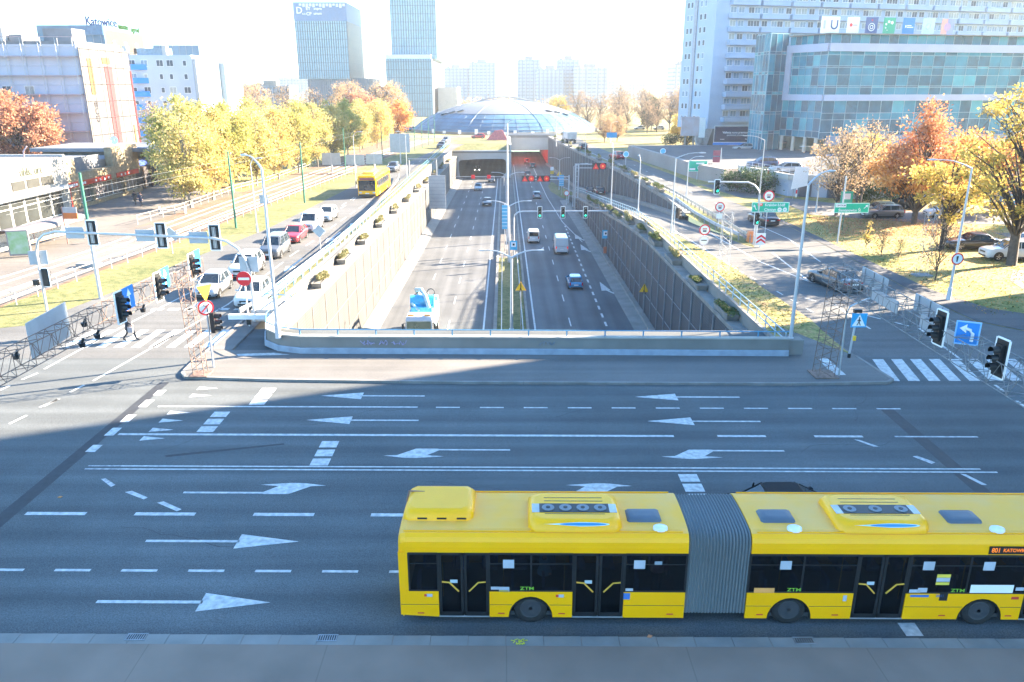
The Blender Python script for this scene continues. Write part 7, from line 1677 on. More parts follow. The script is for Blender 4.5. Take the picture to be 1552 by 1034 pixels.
wins(GT, L0, azL, [1.6, 3.0, 6.6, 8.2], [7.2+2.86*i for i in range(16)], twn, cap=64, seed=5, name='side_window')
b = MB(); nL = Vector((dL.y, -dL.x, 0)); a = L0+dL*4.3-GT.location; b.prism([(p.x, p.y) for p in (a, a+nL*.25, a+nL*.25+dL*1.0, a+dL*1.0)], 5, HT); b.build('drain_shaft', mk('shaft_grey', (.30, .33, .38), .85), GT)
PIL = mk('pillar_concrete', (.38, .38, .42), .85, var=.15)
for i, s in enumerate((-.5, 8, 16, 25, 34, 44)):
    a = F0+dF*s - nF*1.5 - GT.location
    for sg in (-1, 1):
        q = MB(); w_ = .75
        q.rings([[(a.x-w_, a.y-1, 0), (a.x+w_, a.y-1, 0), (a.x+w_, a.y+1, 0), (a.x-w_, a.y+1, 0)], [(a.x+sg*1.5-w_, a.y-1, 5.02), (a.x+sg*1.5+w_, a.y-1, 5.02), (a.x+sg*1.5+w_, a.y+1, 5.02), (a.x+sg*1.5-w_, a.y+1, 5.02)]], 0, False, True); q.build('pillar', PIL, GT)
b = MB(); bbw(b, (52, 203, 0), (120, 212, 5), GT); b.build('ground_floor', mk('dark_lobby', (.08, .10, .13), .5, var=.3, sc=.3), GT)
pv = thing('shop_pavilion', 'low dark glazed pavilion with a flat pale roof edge under the grey tower', 'building', (62, 163, 0)); b = MB(); b.bb((-7, 0, 0), (10, 8, 3.4)); b.build('wall', mk('pavilion_glass', (.04, .10, .11), .2, var=.3, sc=.4), pv); b = MB(); b.bb((-7.6, -.6, 3.4), (10.5, 8.5, 3.7)); b.build('roof', CONC, pv); text('ALLEY', .7, SWHITE, pv, FACE(-1, -.06, 2.4), 'lettering', .02)
bl = thing('billboard', 'wide dark blue billboard with white lines of text under the grey tower', 'billboard', (49.9, 171.5, 0)); b = MB(); b.bb((-4.6, 0, 3.1), (4.6, .35, 6.4)); b.build('board', mk('billboard_dark', (.008, .03, .075), .9, var=.2, spec=.05), bl)
b = MB(); b.bb((-4.7, -.05, 3.0), (4.7, -.01, 3.12)); b.bb((-4.7, -.05, 6.38), (4.7, -.01, 6.5)); b.bb((-4.7, -.05, 3.121), (-4.58, -.01, 6.379)); b.bb((4.58, -.05, 3.121), (4.7, -.01, 6.379)); b.build('frame', WHITE, bl)
b = MB(); b.bb((-4.7, -.03, 2.5), (4.7, .3, 2.98)); b.build('blue_strip', BLUE, bl); text('Valletta nova premium', .62, SWHITE, bl, FACE(0, -.02, 5.1), 'lettering', .01); text('apartamenty premium', .42, SWHITE, bl, FACE(0, -.02, 4.55), 'lettering', .01); text('kontakt', .3, SWHITE, bl, FACE(-2.8, -.02, 3.7), 'lettering', .01); text('Valletta', .45, SWHITE, bl, FACE(2.8, -.02, 3.7), 'lettering', .01)
for x in (-3.5, 3.5): b = MB(); b.tube([(x, .2, 0), (x, .2, 2.5)], .12, 6); b.build('post', GALV_D, bl)
sn = thing('advertising_screen', 'pinkish advertising screen with a white side panel by the left pillars of the grey tower', 'billboard', (43.2, 186, 0)); b = MB(); b.bb((-1.9, 0, 3.6), (2.2, .5, 7.9)); b.build('screen', mk('pinkish_screen', (.52, .36, .34), .5, c2=(.55, .50, .56), sc=.5), sn); b = MB(); b.bb((2.3, -.1, 3.2), (3.7, .5, 7.7)); b.build('side_panel', SWHITE, sn); b = MB(); b.bb((-1, .1, 0), (-.6, .4, 3.6)); b.bb((1, .1, 0), (1.4, .4, 3.6)); b.build('post', CONC, sn)
ch = thing('kiosk_flag', 'two red advertising pennants on the plaza corner', 'banner', (32.8, 122, 3)); b = MB(); b.bb((-.5, 0, .2), (.6, .04, 1.0)); b.bb((-.5, 0, 1.2), (.6, .04, 2.0)); b.build('pennant', mk('pennant_red', (.30, .07, .10), .6), ch); b = MB(); b.tube([(.75, .05, -3), (.75, .05, 2.4)], .05, 5); b.build('pole', LAMPW, ch)
# plaza and terrace
pz = thing('plaza_wall', 'pale plaza retaining wall and terrace with a white parapet below the grey tower', 'wall', (36, 122, 0))
b = MB(); SANDW = mk('sandy_wall', (.30, .26, .24), .85, var=.12, sc=.2)
A_ = [(26.9, 172), (31.3, 128), (33.5, 119.5), (36, 121), (60, 145), (60, 172)]
b.prism([(x-36, y-122) for x, y in A_], 0, 2.4); b.build('plaza_block', SANDW, pz)
b = MB(); b.prism([(x-36, y-122) for x, y in ((28, 170), (32.2, 129), (34.3, 121.5), (36.2, 122.5), (59, 145.5), (59, 171))], 2.4, 2.44); b.build('plaza_paving', mk('plaza_paving', (.085, .088, .095), .9, var=.15, sc=.3), pz)  # paving sheet added on top, its colour darkened to stand for building shade
b = MB(); T_ = [(36.0, 120.2), (39.0, 106.8), (46.5, 103.8), (80, 108), (80, 150), (60, 145)]
b.prism([(x-36, y-122) for x, y in T_], 0, 2.6); b.build('terrace_block', mk('terrace_wall', (.34, .38, .46), .85, var=.12, sc=.3), pz)
b = MB(); Tt = [(36.0, 120.2), (39.0, 106.8), (46.5, 103.8), (80, 108)]
for a, c in zip(Tt, Tt[1:]):
    a, c = Vector((a[0]-36, a[1]-122)), Vector((c[0]-36, c[1]-122)); d = (c-a).normalized(); n = Vector((d.y, -d.x))*.25
    b.prism([tuple(a-n), tuple(a+n), tuple(c+n), tuple(c-n)], 2.2, 2.95)
b.build('white_parapet', WPLAST, pz)
b = MB(); b.prism([(x-36, y-122) for x, y in ((41, 109), (46.5, 107), (78, 111), (78, 148), (60, 143), (39, 121))], 2.6, 2.63); b.build('terrace_asphalt', mk('terrace_asphalt', (.05, .055, .065), .9, var=.2, sc=.4), pz)  # deck asphalt, with the shade over the terrace put into its dark colour
for (x0, y0, w) in ((40.9, 105.8, 1.6), (44.2, 104.5, 1.3), (38.3, 110.2, .9)):
    q = MB(); q.box((x0-36, y0-122, 1.05), (w, .5, 2.0)); q.build('dark_doorway', mk('doorway_dark', (.10, .11, .14), .6), pz)
for i, (x, y) in enumerate(((37.6, 111.5), (39.7, 105.5))):
    t = thing('striped_pole', ('left', 'right')[i]+' red and white striped clearance pole at the terrace wall', 'pole', (x, y, 0), 0, 'striped poles at the terrace wall'); b = MB()
    for k in range(6): b.cyl((0, 0, k*.5), (0, 0, k*.5+.5), .11, n=8, m=k % 2)
    b.build('pole', [WHITE, RED], t)
t = thing('white_hoarding', 'white slanted hoarding sheet beside the lamp at the terrace', 'hoarding', (39.0, 102.6, 0)); b = MB(); b.prism([(-1.2, 1.4), (.9, 1.9), (.9, 4.3), (-.9, 4.3)], 0, .06); b.v = [(x, -z, y) for x, y, z in b.v]; b.build('sheet', SWHITE, t); b = MB(); b.tube([(-.8, .1, 0), (-.8, .1, 4.2)], .05, 5); b.build('post', GALV_D, t)

# glass office with roof flags
GO = thing('office_building', 'teal glass office building with pale stone bands and coloured flags on its roof', 'building', (59.4, 150, 0))
TE = [mk('teal_glass_dark', (.012, .095, .15), .25, 0, var=.3, sc=.5, spec=.25), mk('teal_glass_mid', (.022, .19, .27), .25, 0, var=.2, sc=.5, spec=.25), mk('teal_glass_light', (.06, .30, .36), .25, 0, var=.15, sc=.5, spec=.25), mk('teal_glass_grey', (.03, .11, .16), .25, 0, var=.3, sc=2, spec=.25), mk('mullion_pale', (.28, .42, .48), .5, .1)]
STONE = mk('pale_pink_stone', (.40, .42, .52), .8, var=.06, sc=.5)
G0 = Vector((59.4, 150, 0)); G1 = Vector((125, 163, 0)); GL = Vector((55.2, 159.5, 0)); GLL = Vector((50.9, 157, 0))
def curtain(root, P0, P1, z0, z1, cw, rows, seed, weights=(5, 5, 2, 3), off=.0):
    d = (P1-P0); L_ = d.length; d.normalize(); n = Vector((d.y, -d.x, 0)); r_ = random.Random(seed); nc = max(1, round(L_/cw)); b = MB()
    O = P0-root.location+n*off; zz = z0; rr_ = []
    while zz < z1-.05:
        for h in rows:
            if zz < z1-.05: rr_.append((zz, min(zz+h, z1))); zz += h
    for ri, (a, c) in enumerate(rr_):
        dark = ri % len(rows) == 0 and len(rows) > 1
        for k in range(nc):
            m_ = r_.choices((0, 1, 2, 3), weights)[0] if not dark else r_.choice((0, 1, 1))
            p = O+d*(L_*k/nc); q = O+d*(L_*(k+1)/nc); b.add([p+Vector((0, 0, a)), q+Vector((0, 0, a)), q+Vector((0, 0, c)), p+Vector((0, 0, c))], [(0, 1, 2, 3)], m_)
    az_ = math.atan2(d.y, d.x)
    for k in range(nc+1): p = O+d*(L_*k/nc)+n*.03; b.box((p.x, p.y, (z0+z1)/2), (.07, .07, z1-z0), 4, None, az_)
    for a, c in rr_: p = O+d*L_/2+n*.028; b.box((p.x, p.y, a), (L_, .06, .07), 4, None, az_)
    return b.build('curtain_wall', TE, root)
curtain(GO, G0, G1, 13.0, 20.6, 2.45, (1.0, .45, 2.1)[::1] if 0 else (1.3, .3, 1.9), 3)
curtain(GO, G0, G1, 5.0, 11.9, 2.45, (1.2, 2.3), 4, (6, 3, 2, 3))
curtain(GO, GL, G0, 13.0, 20.6, 1.8, (1.3, .3, 1.9), 5, (1, 2, 5, 1)); curtain(GO, GL, G0, 5.2, 11.9, 1.8, (1.2, 2.3), 6, (2, 3, 4, 3))
curtain(GO, GLL, GL, 2.4, 24.2, 1.5, (3.2, .5), 7, (2, 3, 5, 2)); curtain(GO, GLL+Vector((-.3, 8, 0)), GLL, 2.4, 24.2, 1.6, (3.2, .5), 9, (1, 3, 5, 2))
def slab(P0, P1, z0, z1, outw, dep, m, nm):
    d = (P1-P0).normalized(); n = Vector((d.y, -d.x, 0)); b = MB(); b.prism([((p-GO.location).x, (p-GO.location).y) for p in (P0+n*outw, P1+n*outw, P1-n*dep, P0-n*dep)], z0, z1); return b.build(nm, m, GO)
for z0, z1 in ((20.6, 22.0), (11.9, 13.0)):
    slab(G0, G1, z0, z1, .35, 1, STONE, 'stone_band'); slab(GL, G0, z0, z1, .34, 1, STONE, 'stone_band')
dGL = (G0-GL).normalized(); slab(GL, GL+dGL*1.4, 13.0, 20.6, .33, 1, STONE, 'stone_band')
b = MB(); pts = [GL+Vector((.6, .5, 0)), G0+Vector((.3, .6, 0)), G1+Vector((0, .5, 0)), G1+Vector((0, 22, 0)), GL+Vector((1, 22, 0))]
b.prism([((p-GO.location).x, (p-GO.location).y) for p in pts], 5.0, 21.9); b.build('core', mk('dark_office_core', (.03, .06, .07), .6), GO)
curtain(GO, G0+Vector((.8, 1.4, 0)), G1+Vector((0, 1.4, 0)), 22.0, 23.6, 2.0, (1.6,), 8, (1, 2, 6, 2)); curtain(GO, GL+Vector((.8, 1.2, 0)), G0+Vector((.8, 1.4, 0)), 22.0, 23.6, 1.5, (1.6,), 8, (1, 2, 6, 2))
slab(GL+Vector((.4, .8, 0)), G0+Vector((.5, .9, 0)), 23.62, 23.8, .3, 1.5, CONC, 'roof_edge'); slab(G0+Vector((.5, .9, 0)), G1, 23.601, 23.79, .3, 14, CONC, 'roof_edge')
slab(G0+dF*1.8+Vector((0, -.5, 0)), G1+Vector((0, -.5, 0)), 3.8, 5.6, .8, 1, mk('lobby_fascia', (.22, .25, .31), .6, var=.1), 'fascia')
for i, f in enumerate((.08, .38, .68, .95)):
    p = GL+(G0-GL)*f-GO.location; q = MB(); q.cyl((p.x, p.y, 0), (p.x, p.y, 5.2), .35, n=12); q.build('round_column', mk('sand_column', (.52, .44, .36), .7), GO)
for p in (GLL, GL): p = p-GO.location; q = MB(); q.cyl((p.x+.3, p.y+.4, 0), (p.x+.3, p.y+.4, 2.5), .35, n=12); q.build('round_column', MATS['sand_column'], GO)
b = MB(); bbw(b, (58, 160, 0), (120, 175, 5), GO); b.build('lobby', mk('lobby_glass', (.20, .28, .28), .2, var=.4, sc=.3), GO)
text('KOMANDOR', .55, SWHITE, GO, Matrix.Translation((6.6, -.35, 4.8)) @ Matrix.Rotation(.2, 4, 'Z') @ Matrix.Rotation(PI/2, 4, 'X'), 'fascia_lettering', .02)
dG = (G1-G0).normalized(); azG = math.atan2(dG.y, dG.x)
def flagp(px, w, label, m, deco):
    y = 152; p = atY(px, 52, y); t = thing('roof_flag', label, 'flag', (p.x, y+.2*(p.x-58), 23.8), azG, 'company flags on the glass office roof')
    q = MB(); q.bb((0, 0, 0), (w, .08, 2.9)); q.bb((.1, .1, -.01), (.2, .2, 2.6), 1); q.bb((w-.2, .1, -.01), (w-.1, .2, 2.6), 1); q.build('flag_panel', [m, GALV_D], t); deco(t, w)
def ringd(t, cx, cz, r, m, a0=0, a1=2*PI, th=.09, nm='emblem'):
    q = MB(); n = 18; q.tube([(cx+r*math.cos(a0+(a1-a0)*k/n), -.02, cz+r*math.sin(a0+(a1-a0)*k/n)) for k in range(n+1)], th, 4); q.build(nm, m, t)
DB = mk('flag_navy', (.04, .09, .24), .6); flagp(1243, 3.8, 'double white flag with a blue letter U', SWHITE, lambda t, w: (ringd(t, 2.7, 1.4, .6, DB, PI, 2*PI, .14), [MB().bb((2.7+s*.6-.12, -.04, 1.4), (2.7+s*.6+.12, -.005, 2.3)).build('emblem', DB, t) for s in (-1, 1)], MB().bb((.5, -.03, .8), (.9, -.005, 2.2)).build('emblem', mk('pale_violet', (.5, .5, .65), .6), t)))
flagp(1286, 2.5, 'white flag with a red dot', SWHITE, lambda t, w: (MB().cyl((.8, -.03, 1.5), (.8, 0, 1.5), .32, n=14).build('emblem', RED, t), MB().bb((1.2, -.03, 1.35), (2.1, -.005, 1.6)).build('emblem', mk('flag_grey', (.5, .4, .42), .6), t)))
flagp(1317, 2.5, 'navy flag with a white ring and small red mark', DB, lambda t, w: (ringd(t, 1.25, 1.2, .65, SWHITE), ringd(t, 1.25, 1.2, .3, SWHITE), MB().cyl((1.25, -.03, 2.4), (1.25, 0, 2.4), .15, n=10).build('emblem', RED, t)))
flagp(1347, 2.5, 'green flag with a curve of white stars', mk('flag_green', (.02, .36, .20), .6), lambda t, w: [MB().cyl((1.25+.8*math.cos(a), -.03, 1.4+.8*math.sin(a)), (1.25+.8*math.cos(a), 0, 1.4+.8*math.sin(a)), .1+.06*k, n=5).build('emblem', SWHITE, t) for k, a in enumerate((4.2, 3.5, 2.7, 1.8, .9))])
flagp(1380, 2.5, 'bright blue flag with two white lines of text', mk('flag_blue', (.03, .22, .60), .6), lambda t, w: [MB().bb((.9, -.03, z_), (.9+l, -.005, z_+.16)).build('emblem', SWHITE, t) for z_, l in ((1.5, .9), (1.2, 1.3))]+[MB().bb((.5, -.03, 1.2), (.75, -.005, 1.66)).build('emblem', SWHITE, t)])
flagp(1414, 2.6, 'pale blue flag with a faint emblem', mk('flag_pale_blue', (.50, .62, .72), .6), lambda t, w: ringd(t, 1.3, 1.5, .5, mk('flag_faint', (.6, .7, .78), .6)))
flagp(1447, 2.6, 'flag half salmon and half blue with a round violet emblem', mk('flag_salmon', (.75, .38, .30), .6), lambda t, w: (MB().bb((1.3, -.03, 0), (2.6, -.005, 2.9)).build('emblem', mk('flag_violet_blue', (.28, .32, .68), .6), t), MB().cyl((1.3, -.06, 1.45), (1.3, -.035, 1.45), .7, n=18).build('emblem', mk('flag_violet', (.5, .3, .6), .6), t)))

# long block to the right of the view whose shadow lies over the crossing
RB = thing('office_block', 'tall plain concrete slab block standing just outside the right edge of the photograph', 'building', (80, 42, 0))
b = MB(); b.bb((-15.5, -30, 0), (20, 22.6, 48)); b.build('wall', CONC_L, RB)
wins(RB, (64.5, 64.5, 0), -PI/2, [3+3.2*k for k in range(14)], [2.5+3*i for i in range(7)], wm, seed=12)
# ------------------------------------------------------------------ trees
def tree_meshes(tag_, H, tr, z0, rx, rz, nclu, nleaf, leaf, mat, seed, cr=.9, bark=BARK, stems=1, lean=0.0, shape='ovoid', twigs=0, limbr=.045, flat=0):
    r_ = random.Random(seed); rs = np.random.RandomState(seed); w = MB(); zc = H-rz; clus = []
    for k in range(nclu):
        for _ in range(30):
            v = Vector((r_.uniform(-1, 1), r_.uniform(-1, 1), r_.uniform(-1, 1)))
            if .35 < v.length < 1: break
        s = 1.0
        if shape == 'cone': s = max(.25, .95-.45*(v.z+.3))
        if shape == 'column': s = 1.0 if v.z < .3 else 1-.5*(v.z-.3)
        if shape == 'spread': s = 1+.2*(-v.z)
        hl = math.hypot(v.x, v.y)
        clus.append(Vector((v.x*rx*s+lean*v.z, v.y*rx*s, zc+v.z*rz)))
    for s in range(stems):
        a = 2*PI*s/stems+.7; sp = 0 if stems == 1 else .6
        top = Vector((math.cos(a)*sp*1.8, math.sin(a)*sp*1.8, H-.25*rz)); base = Vector((math.cos(a)*sp*.4, math.sin(a)*sp*.4, 0)); k5 = 7
        pts = [base+(top-base)*(i/k5)+Vector((r_.uniform(-.10, .10), r_.uniform(-.10, .10), 0))*(i > 0)*(1+i*.15) for i in range(k5+1)]
        w.tube([base-Vector((0, 0, .1))]+pts[0:], [tr*1.35]+[tr*(1-.82*i/k5) for i in range(k5+1)], 8)
        mine = clus[s::stems]
        for c in mine:
            f = max(.16, min(.88, (c.z-z0*.6-.9*math.hypot(c.x, c.y)*.7)/H)); i = min(k5-1, int(f*k5)); p0 = pts[i]+(pts[i+1]-pts[i])*(f*k5-i)
            mid = p0.lerp(c, .5)+Vector((r_.uniform(-.25, .25), r_.uniform(-.25, .25), .12*(c-p0).length))
            rr_ = limbr*(1+.5*r_.random())*(1.2 if (c-p0).length > rx*.6 else .8)
            w.tube([p0, mid, c], [rr_, rr_*.6, rr_*.22], 4, 0, False)
            for t in range(twigs):
                v = Vector((r_.gauss(0, 1), r_.gauss(0, 1), r_.gauss(.5, .8))).normalized(); st_ = mid.lerp(c, r_.uniform(.1, 1)); w.tube([st_, st_+v*cr*.7+Vector((0, 0, .1)), st_+v*cr*1.25+Vector((0, 0, .3))], [rr_*.3, rr_*.18, rr_*.08], 3, 0, False)
    wm_ = bpy.data.meshes.new(tag_+'_trunk'); wm_.from_pydata(w.v, [], w.f); wm_.materials.append(bark); wm_.polygons.foreach_set('use_smooth', w.s); wm_.update()
    cen = []
    for c in clus:
        n = max(3, int(nleaf*r_.uniform(.4, 1.5))); q_ = r_.uniform(.55, 1.25); p = rs.normal(size=(n, 3))*np.array([cr*.55, cr*.55, cr*.42])*q_; cen.append(p+np.array(c))
    return wm_, leafmesh(tag_+'_crown', np.concatenate(cen), leaf, mat, seed, .62, flat)
def tree(name, label, group, ms, x, y, rz=0.0, s=1.0, sz=None, z=0.0):
    t = thing(name, label, 'tree', (x, y, z), rz, group); t.scale = (s, s, sz or s)
    put('trunk', ms[0], t); put('crown', ms[1], t); return t
L_YG = mk_leaf('leaves_yellow_green', [(.30, .33, .09), (.42, .39, .13), (.52, .44, .17), (.56, .42, .20), (.38, .38, .12)], .42)
L_OR = mk_leaf('leaves_orange', [(.52, .22, .06), (.62, .30, .09), (.64, .37, .13), (.46, .18, .06)], .42)
L_RB = mk_leaf('leaves_red_brown', [(.42, .15, .07), (.56, .22, .09), (.48, .25, .14), (.62, .32, .12)], .35)
L_YE = mk_leaf('leaves_yellow', [(.44, .36, .08), (.56, .42, .10), (.60, .42, .13), (.36, .32, .09)], .42)
L_PK = mk_leaf('leaves_pinkish_brown', [(.36, .27, .19), (.47, .33, .20), (.50, .33, .15), (.36, .29, .22)], .35)
L_BR = mk_leaf('leaves_dull_brown', [(.26, .18, .12), (.36, .25, .16), (.42, .30, .17), (.22, .17, .13)], .3)
L_DG = mk_leaf('leaves_dark_green', [(.02, .05, .02), (.04, .08, .03), (.06, .10, .04)], .15)
L_SM = mk_leaf('leaves_salmon', [(.42, .20, .12), (.50, .27, .15), (.40, .17, .12), (.45, .31, .19)], .4)
# poplars / birches row
L_YG2 = mk_leaf('leaves_lime_yellow', [(.34, .35, .09), (.42, .40, .12), (.52, .45, .16), (.34, .35, .11)], .42)
L_YG3 = mk_leaf('leaves_golden', [(.46, .38, .12), (.56, .44, .15), (.60, .42, .18), (.42, .38, .12)], .42)
pop = [tree_meshes('poplar%d' % i, 12.6, .17, 1.6, 3.5, 5.6, 66, 125, .16, (L_YG, L_YG2, L_YG3)[i], 20+i, 1.15, BARK_L, shape='column') for i in range(3)]
k = 0
row = [(-38.9, 96.5), (-42.2, 103), (-38.7, 103.5), (-41.8, 110), (-38.5, 111), (-41, 117), (-37.6, 119), (-40.5, 126), (-36.8, 128), (-39.8, 136), (-36, 138), (-38.6, 146), (-35.2, 149), (-38, 157), (-34.6, 160), (-37, 169), (-34, 172), (-36.5, 182), (-33.6, 185), (-35, 196), (-31.5, 197), (-32, 208)]
for i, (x, y) in enumerate(row):
    lab = 'yellow-green tree by the tram tracks, %s in the %s row' % (ordw[i//2], 'front' if i % 2 == 0 else 'back')
    tree('poplar_tree', lab, 'yellow trees along the tram tracks', pop[i % 3], x, y, rnd.uniform(0, 6), (1.0 if i < 8 else .95)+rnd.uniform(-.06, .06), z=0)
org = tree_meshes('maple', 13, .3, 3, 5.2, 5.4, 80, 150, .2, L_OR, 51, 1.3)
orgL = tree_meshes('autumn_maple', 14, .3, 3, 5.6, 5.6, 85, 170, .2, L_SM, 52, 1.35, twigs=3)
pk = tree_meshes('thin_maple', 14, .28, 3, 5.4, 5.6, 90, 80, .16, L_PK, 53, 1.3, twigs=6)
bare = [tree_meshes('bare_tree%d' % i, 13, .2, 2.5, 4.3, 5.2, 75, 26, .16, L_BR, 60+i, 1.2, twigs=7, stems=1+i % 2*1) for i in range(3)]
sal = tree_meshes('salmon_tree', 13, .25, 3, 4.4, 5.0, 70, 120, .2, L_SM, 71, 1.2)
yel = tree_meshes('yellow_tree', 9, .16, 1.5, 3.2, 3.8, 50, 110, .18, L_YE, 72, 1.0)
tree('maple_tree', 'large thinly leaved pinkish orange tree at the far left behind the white shop roof', 'autumn trees behind the shops', pk, -80.5, 119.5, .3, 1.12)
tree('maple_tree', 'orange tree behind the white shop roof, right of the pinkish one', 'autumn trees behind the shops', orgL, -73.2, 120.5, 1.3, .98)
tree('maple_tree', 'orange tree cut by the left picture edge behind the shop roof', 'autumn trees behind the shops', orgL, -88, 119, 2.3, 1.0)
tree('bare_tree', 'slim bare tree between the banner and the blue balconies', None, bare[0], -68.5, 160, 0, .95)
for i, (x, y, s, ms, lb) in enumerate(((-29.5, 222, .85, org, 'orange tree at the far end of the yellow row'), (-34.5, 226, .8, sal, 'salmon coloured tree behind the end of the yellow row'), (-42, 236, 1.05, sal, 'salmon tree below the left glass tower'), (-36.5, 250, 1.2, pk, 'reddish brown tree in front of the taller glass tower'), (-52, 270, 1.2, pk, 'brownish tree below the podium of the left glass tower'), (-62, 262, 1.1, bare[1], 'bare tree left of the podium of the left glass tower'), (-75, 280, 1.2, bare[2], 'bare tree over the middle of the yellow row'), (-90, 290, 1.2, pk, 'brown tree far behind the yellow row'), (-104, 300, 1.15, bare[0], 'bare tree behind the yellow row, third from the left'), (-118, 310, 1.2, pk, 'brown tree behind the yellow row, second from the left'), (-133, 320, 1.2, bare[1], 'bare tree right of the white end wall'))):
    tree('autumn_tree', lb, 'distant trees on the left', ms, x, y, rnd.uniform(0, 6), s)
# right foreground group
oak = tree_meshes('oak', 12.8, .33, 3.2, 3.7, 4.6, 70, 130, .13, L_RB, 81, 1.05, shape='cone', twigs=3, limbr=.06)
oak2 = tree_meshes('oak_low', 7.6, .30, 2.6, 4.9, 2.1, 50, 130, .15, L_OR, 82, 1.0, limbr=.06)
t = tree('oak_tree', 'big autumn tree on the right lawn, red-brown on top and orange below', None, oak, 44.6, 83.4, 0, 1.0)
o = put('lower_crown', oak2[1], t); put('lower_limbs', oak2[0], t)
big = tree_meshes('linden', 15.2, .42, 3.0, 5.6, 5.9, 95, 95, .13, L_YE, 83, 1.0, twigs=5, limbr=.075)
tree('linden_tree', 'tall yellow tree with thick dark trunk at the right edge beside the white SUV', None, big, 42.4, 62.9, .4, 1.0)
two = tree_meshes('two_stem', 9.6, .19, 2.0, 3.6, 3.4, 50, 90, .13, L_YE, 84, .95, stems=2, twigs=5)
tree('two_stem_tree', 'two-stemmed yellow tree between the orange tree and the big yellow tree', None, two, 40.0, 69.4, .2, 1.0)
thn = tree_meshes('thin_tree', 10, .14, 1.5, 3.6, 3.8, 60, 60, .11, L_PK, 85, 1.0, stems=2, twigs=7)
tree('thin_tree', 'sparse brownish tree behind the Siemianowice sign', None, thn, 38.6, 89.5, .2, 1.0)
tree('thin_tree', 'sparse brownish tree left of the orange tree, behind the sparse one', None, thn, 44.5, 97, 1.2, 1.0)
tree('yellow_tree', 'small yellow tree left of the red-brown crown', None, yel, 48.5, 104, 1, .95)
tree('maple_tree', 'orange tree right of and behind the big red-brown tree', 'orange trees behind the lawn', org, 54, 91, 1, .72)
tree('maple_tree', 'orange tree behind the two-stemmed tree', 'orange trees behind the lawn', org, 62, 93, 2, .72)
tree('maple_tree', 'yellow-orange tree far right behind the parked cars', 'orange trees behind the lawn', orgL, 68, 84, 2, .7)
sm = tree_meshes('sapling', 4.6, .05, 1.2, 1.5, 1.7, 26, 12, .08, L_BR, 86, .6, twigs=7, limbr=.02)
p = at(1434, 428); tree('young_tree', 'bare young tree beside the right lawn lamp post', 'young trees on the right lawn', sm, p.x-.6, p.y+.5, 0, 1.05)
p = at(1335, 390); tree('young_tree', 'thin bare sapling in the middle of the right lawn', 'young trees on the right lawn', sm, p.x, p.y, 0, .55)
p = at(1313, 378); tree('young_tree', 'small yellowish columnar sapling on the right lawn', 'young trees on the right lawn', tree_meshes('colsap', 2.6, .04, .3, .3, 1.2, 14, 30, .06, L_YE, 87, .3), p.x, p.y, 0, 1)
p = at(1361, 395); tree('young_tree', 'bare stick sapling left of the thin lattice pylon', 'young trees on the right lawn', sm, p.x, p.y, 1, .42)
# park behind
pk_l = [(36, 262, .75, 0), (41, 268, .8, 1), (47, 262, .85, 2), (52, 272, 1.0, 0), (30, 285, .9, 1), (36, 300, 1.0, 2), (44, 310, 1.1, 0), (52, 300, 1.1, 1), (59, 285, 1.1, 2), (58, 255, 1.1, 0), (63, 262, 1.15, 1), (66, 300, 1.2, 2), (48, 330, 1.2, 1), (60, 335, 1.25, 2), (30, 330, 1.1, 0), (74, 330, 1.25, 0)]
for i, (x, y, s, b_) in enumerate(pk_l):
    tree('bare_tree', '%s bare park tree right of the dome, in planting order from its left' % ordw[i].replace('nearest', 'first'), 'bare trees in the park right of the dome', bare[b_], x, y, rnd.uniform(0, 6), s)
tree('maple_tree', 'reddish tree in the park left of the grey tower', None, sal, 69, 285, 0, 1.15)
tree('yellow_tree', 'small yellow tree at the foot of the grey tower', None, yel, 48, 216, 0, .9)
tree('yellow_tree', 'small yellow-orange tree behind the dome on its right', None, yel, 22, 330, 0, 1.3)
spr = tree_meshes('spruce', 11, .2, .5, 3.4, 5.2, 70, 120, .2, L_DG, 90, 1.0, shape='cone'); tree('spruce_tree', 'dark spruce among the bare park trees', None, spr, 52.5, 285, 0, 1.0)
for i, (x, y, s) in enumerate(((27.5, 218, .5), (31.5, 222, .52), (30, 230, .55))): tree('ornamental_tree', 'low orange-brown bushy tree beside the blue board, %s from the left' % ('first', 'second', 'third')[i], 'bushy trees beside the blue board', pk, x, y, i, s)
hd = tree_meshes('hedge', 3, .08, .2, 2.2, 1.4, 40, 60, .13, L_DG, 91, .8)
for i, (x, y, s) in enumerate(((33.4, 112, 1.0), (35.6, 109.5, 1.1), (46.5, 100.5, 1.0), (50.5, 101, 1.1), (43, 205, 1.0), (47, 204, 1.0))): tree('shrub', ('dark green shrub beside the far green direction board', 'dark green shrub left of the parked white van', 'dark green shrub right of the terrace wall', 'dark green shrub behind the sparse tree', 'dark hedge left of the grey tower pillars', 'dark hedge behind the grey tower pillars')[i], 'dark green shrubs', hd, x, y, i, s)
for i, (x, y) in enumerate(((-60, 130), (-48, 140))): pass
# far tree belts
b = []
rs = np.random.RandomState(9)
for k in range(90):
    x = rs.uniform(-420, 420); y = rs.uniform(480, 900); h = rs.uniform(7, 12)
    if -120 < x < -25 and y < 520: continue
    b.append(np.array([x, y, h*.5])+rs.normal(size=(160, 3))*np.array([9, 5, h*.25]))
put('distant_woods', leafmesh('distant_woods', np.concatenate(b), .9, L_BR, 5), kind='stuff')
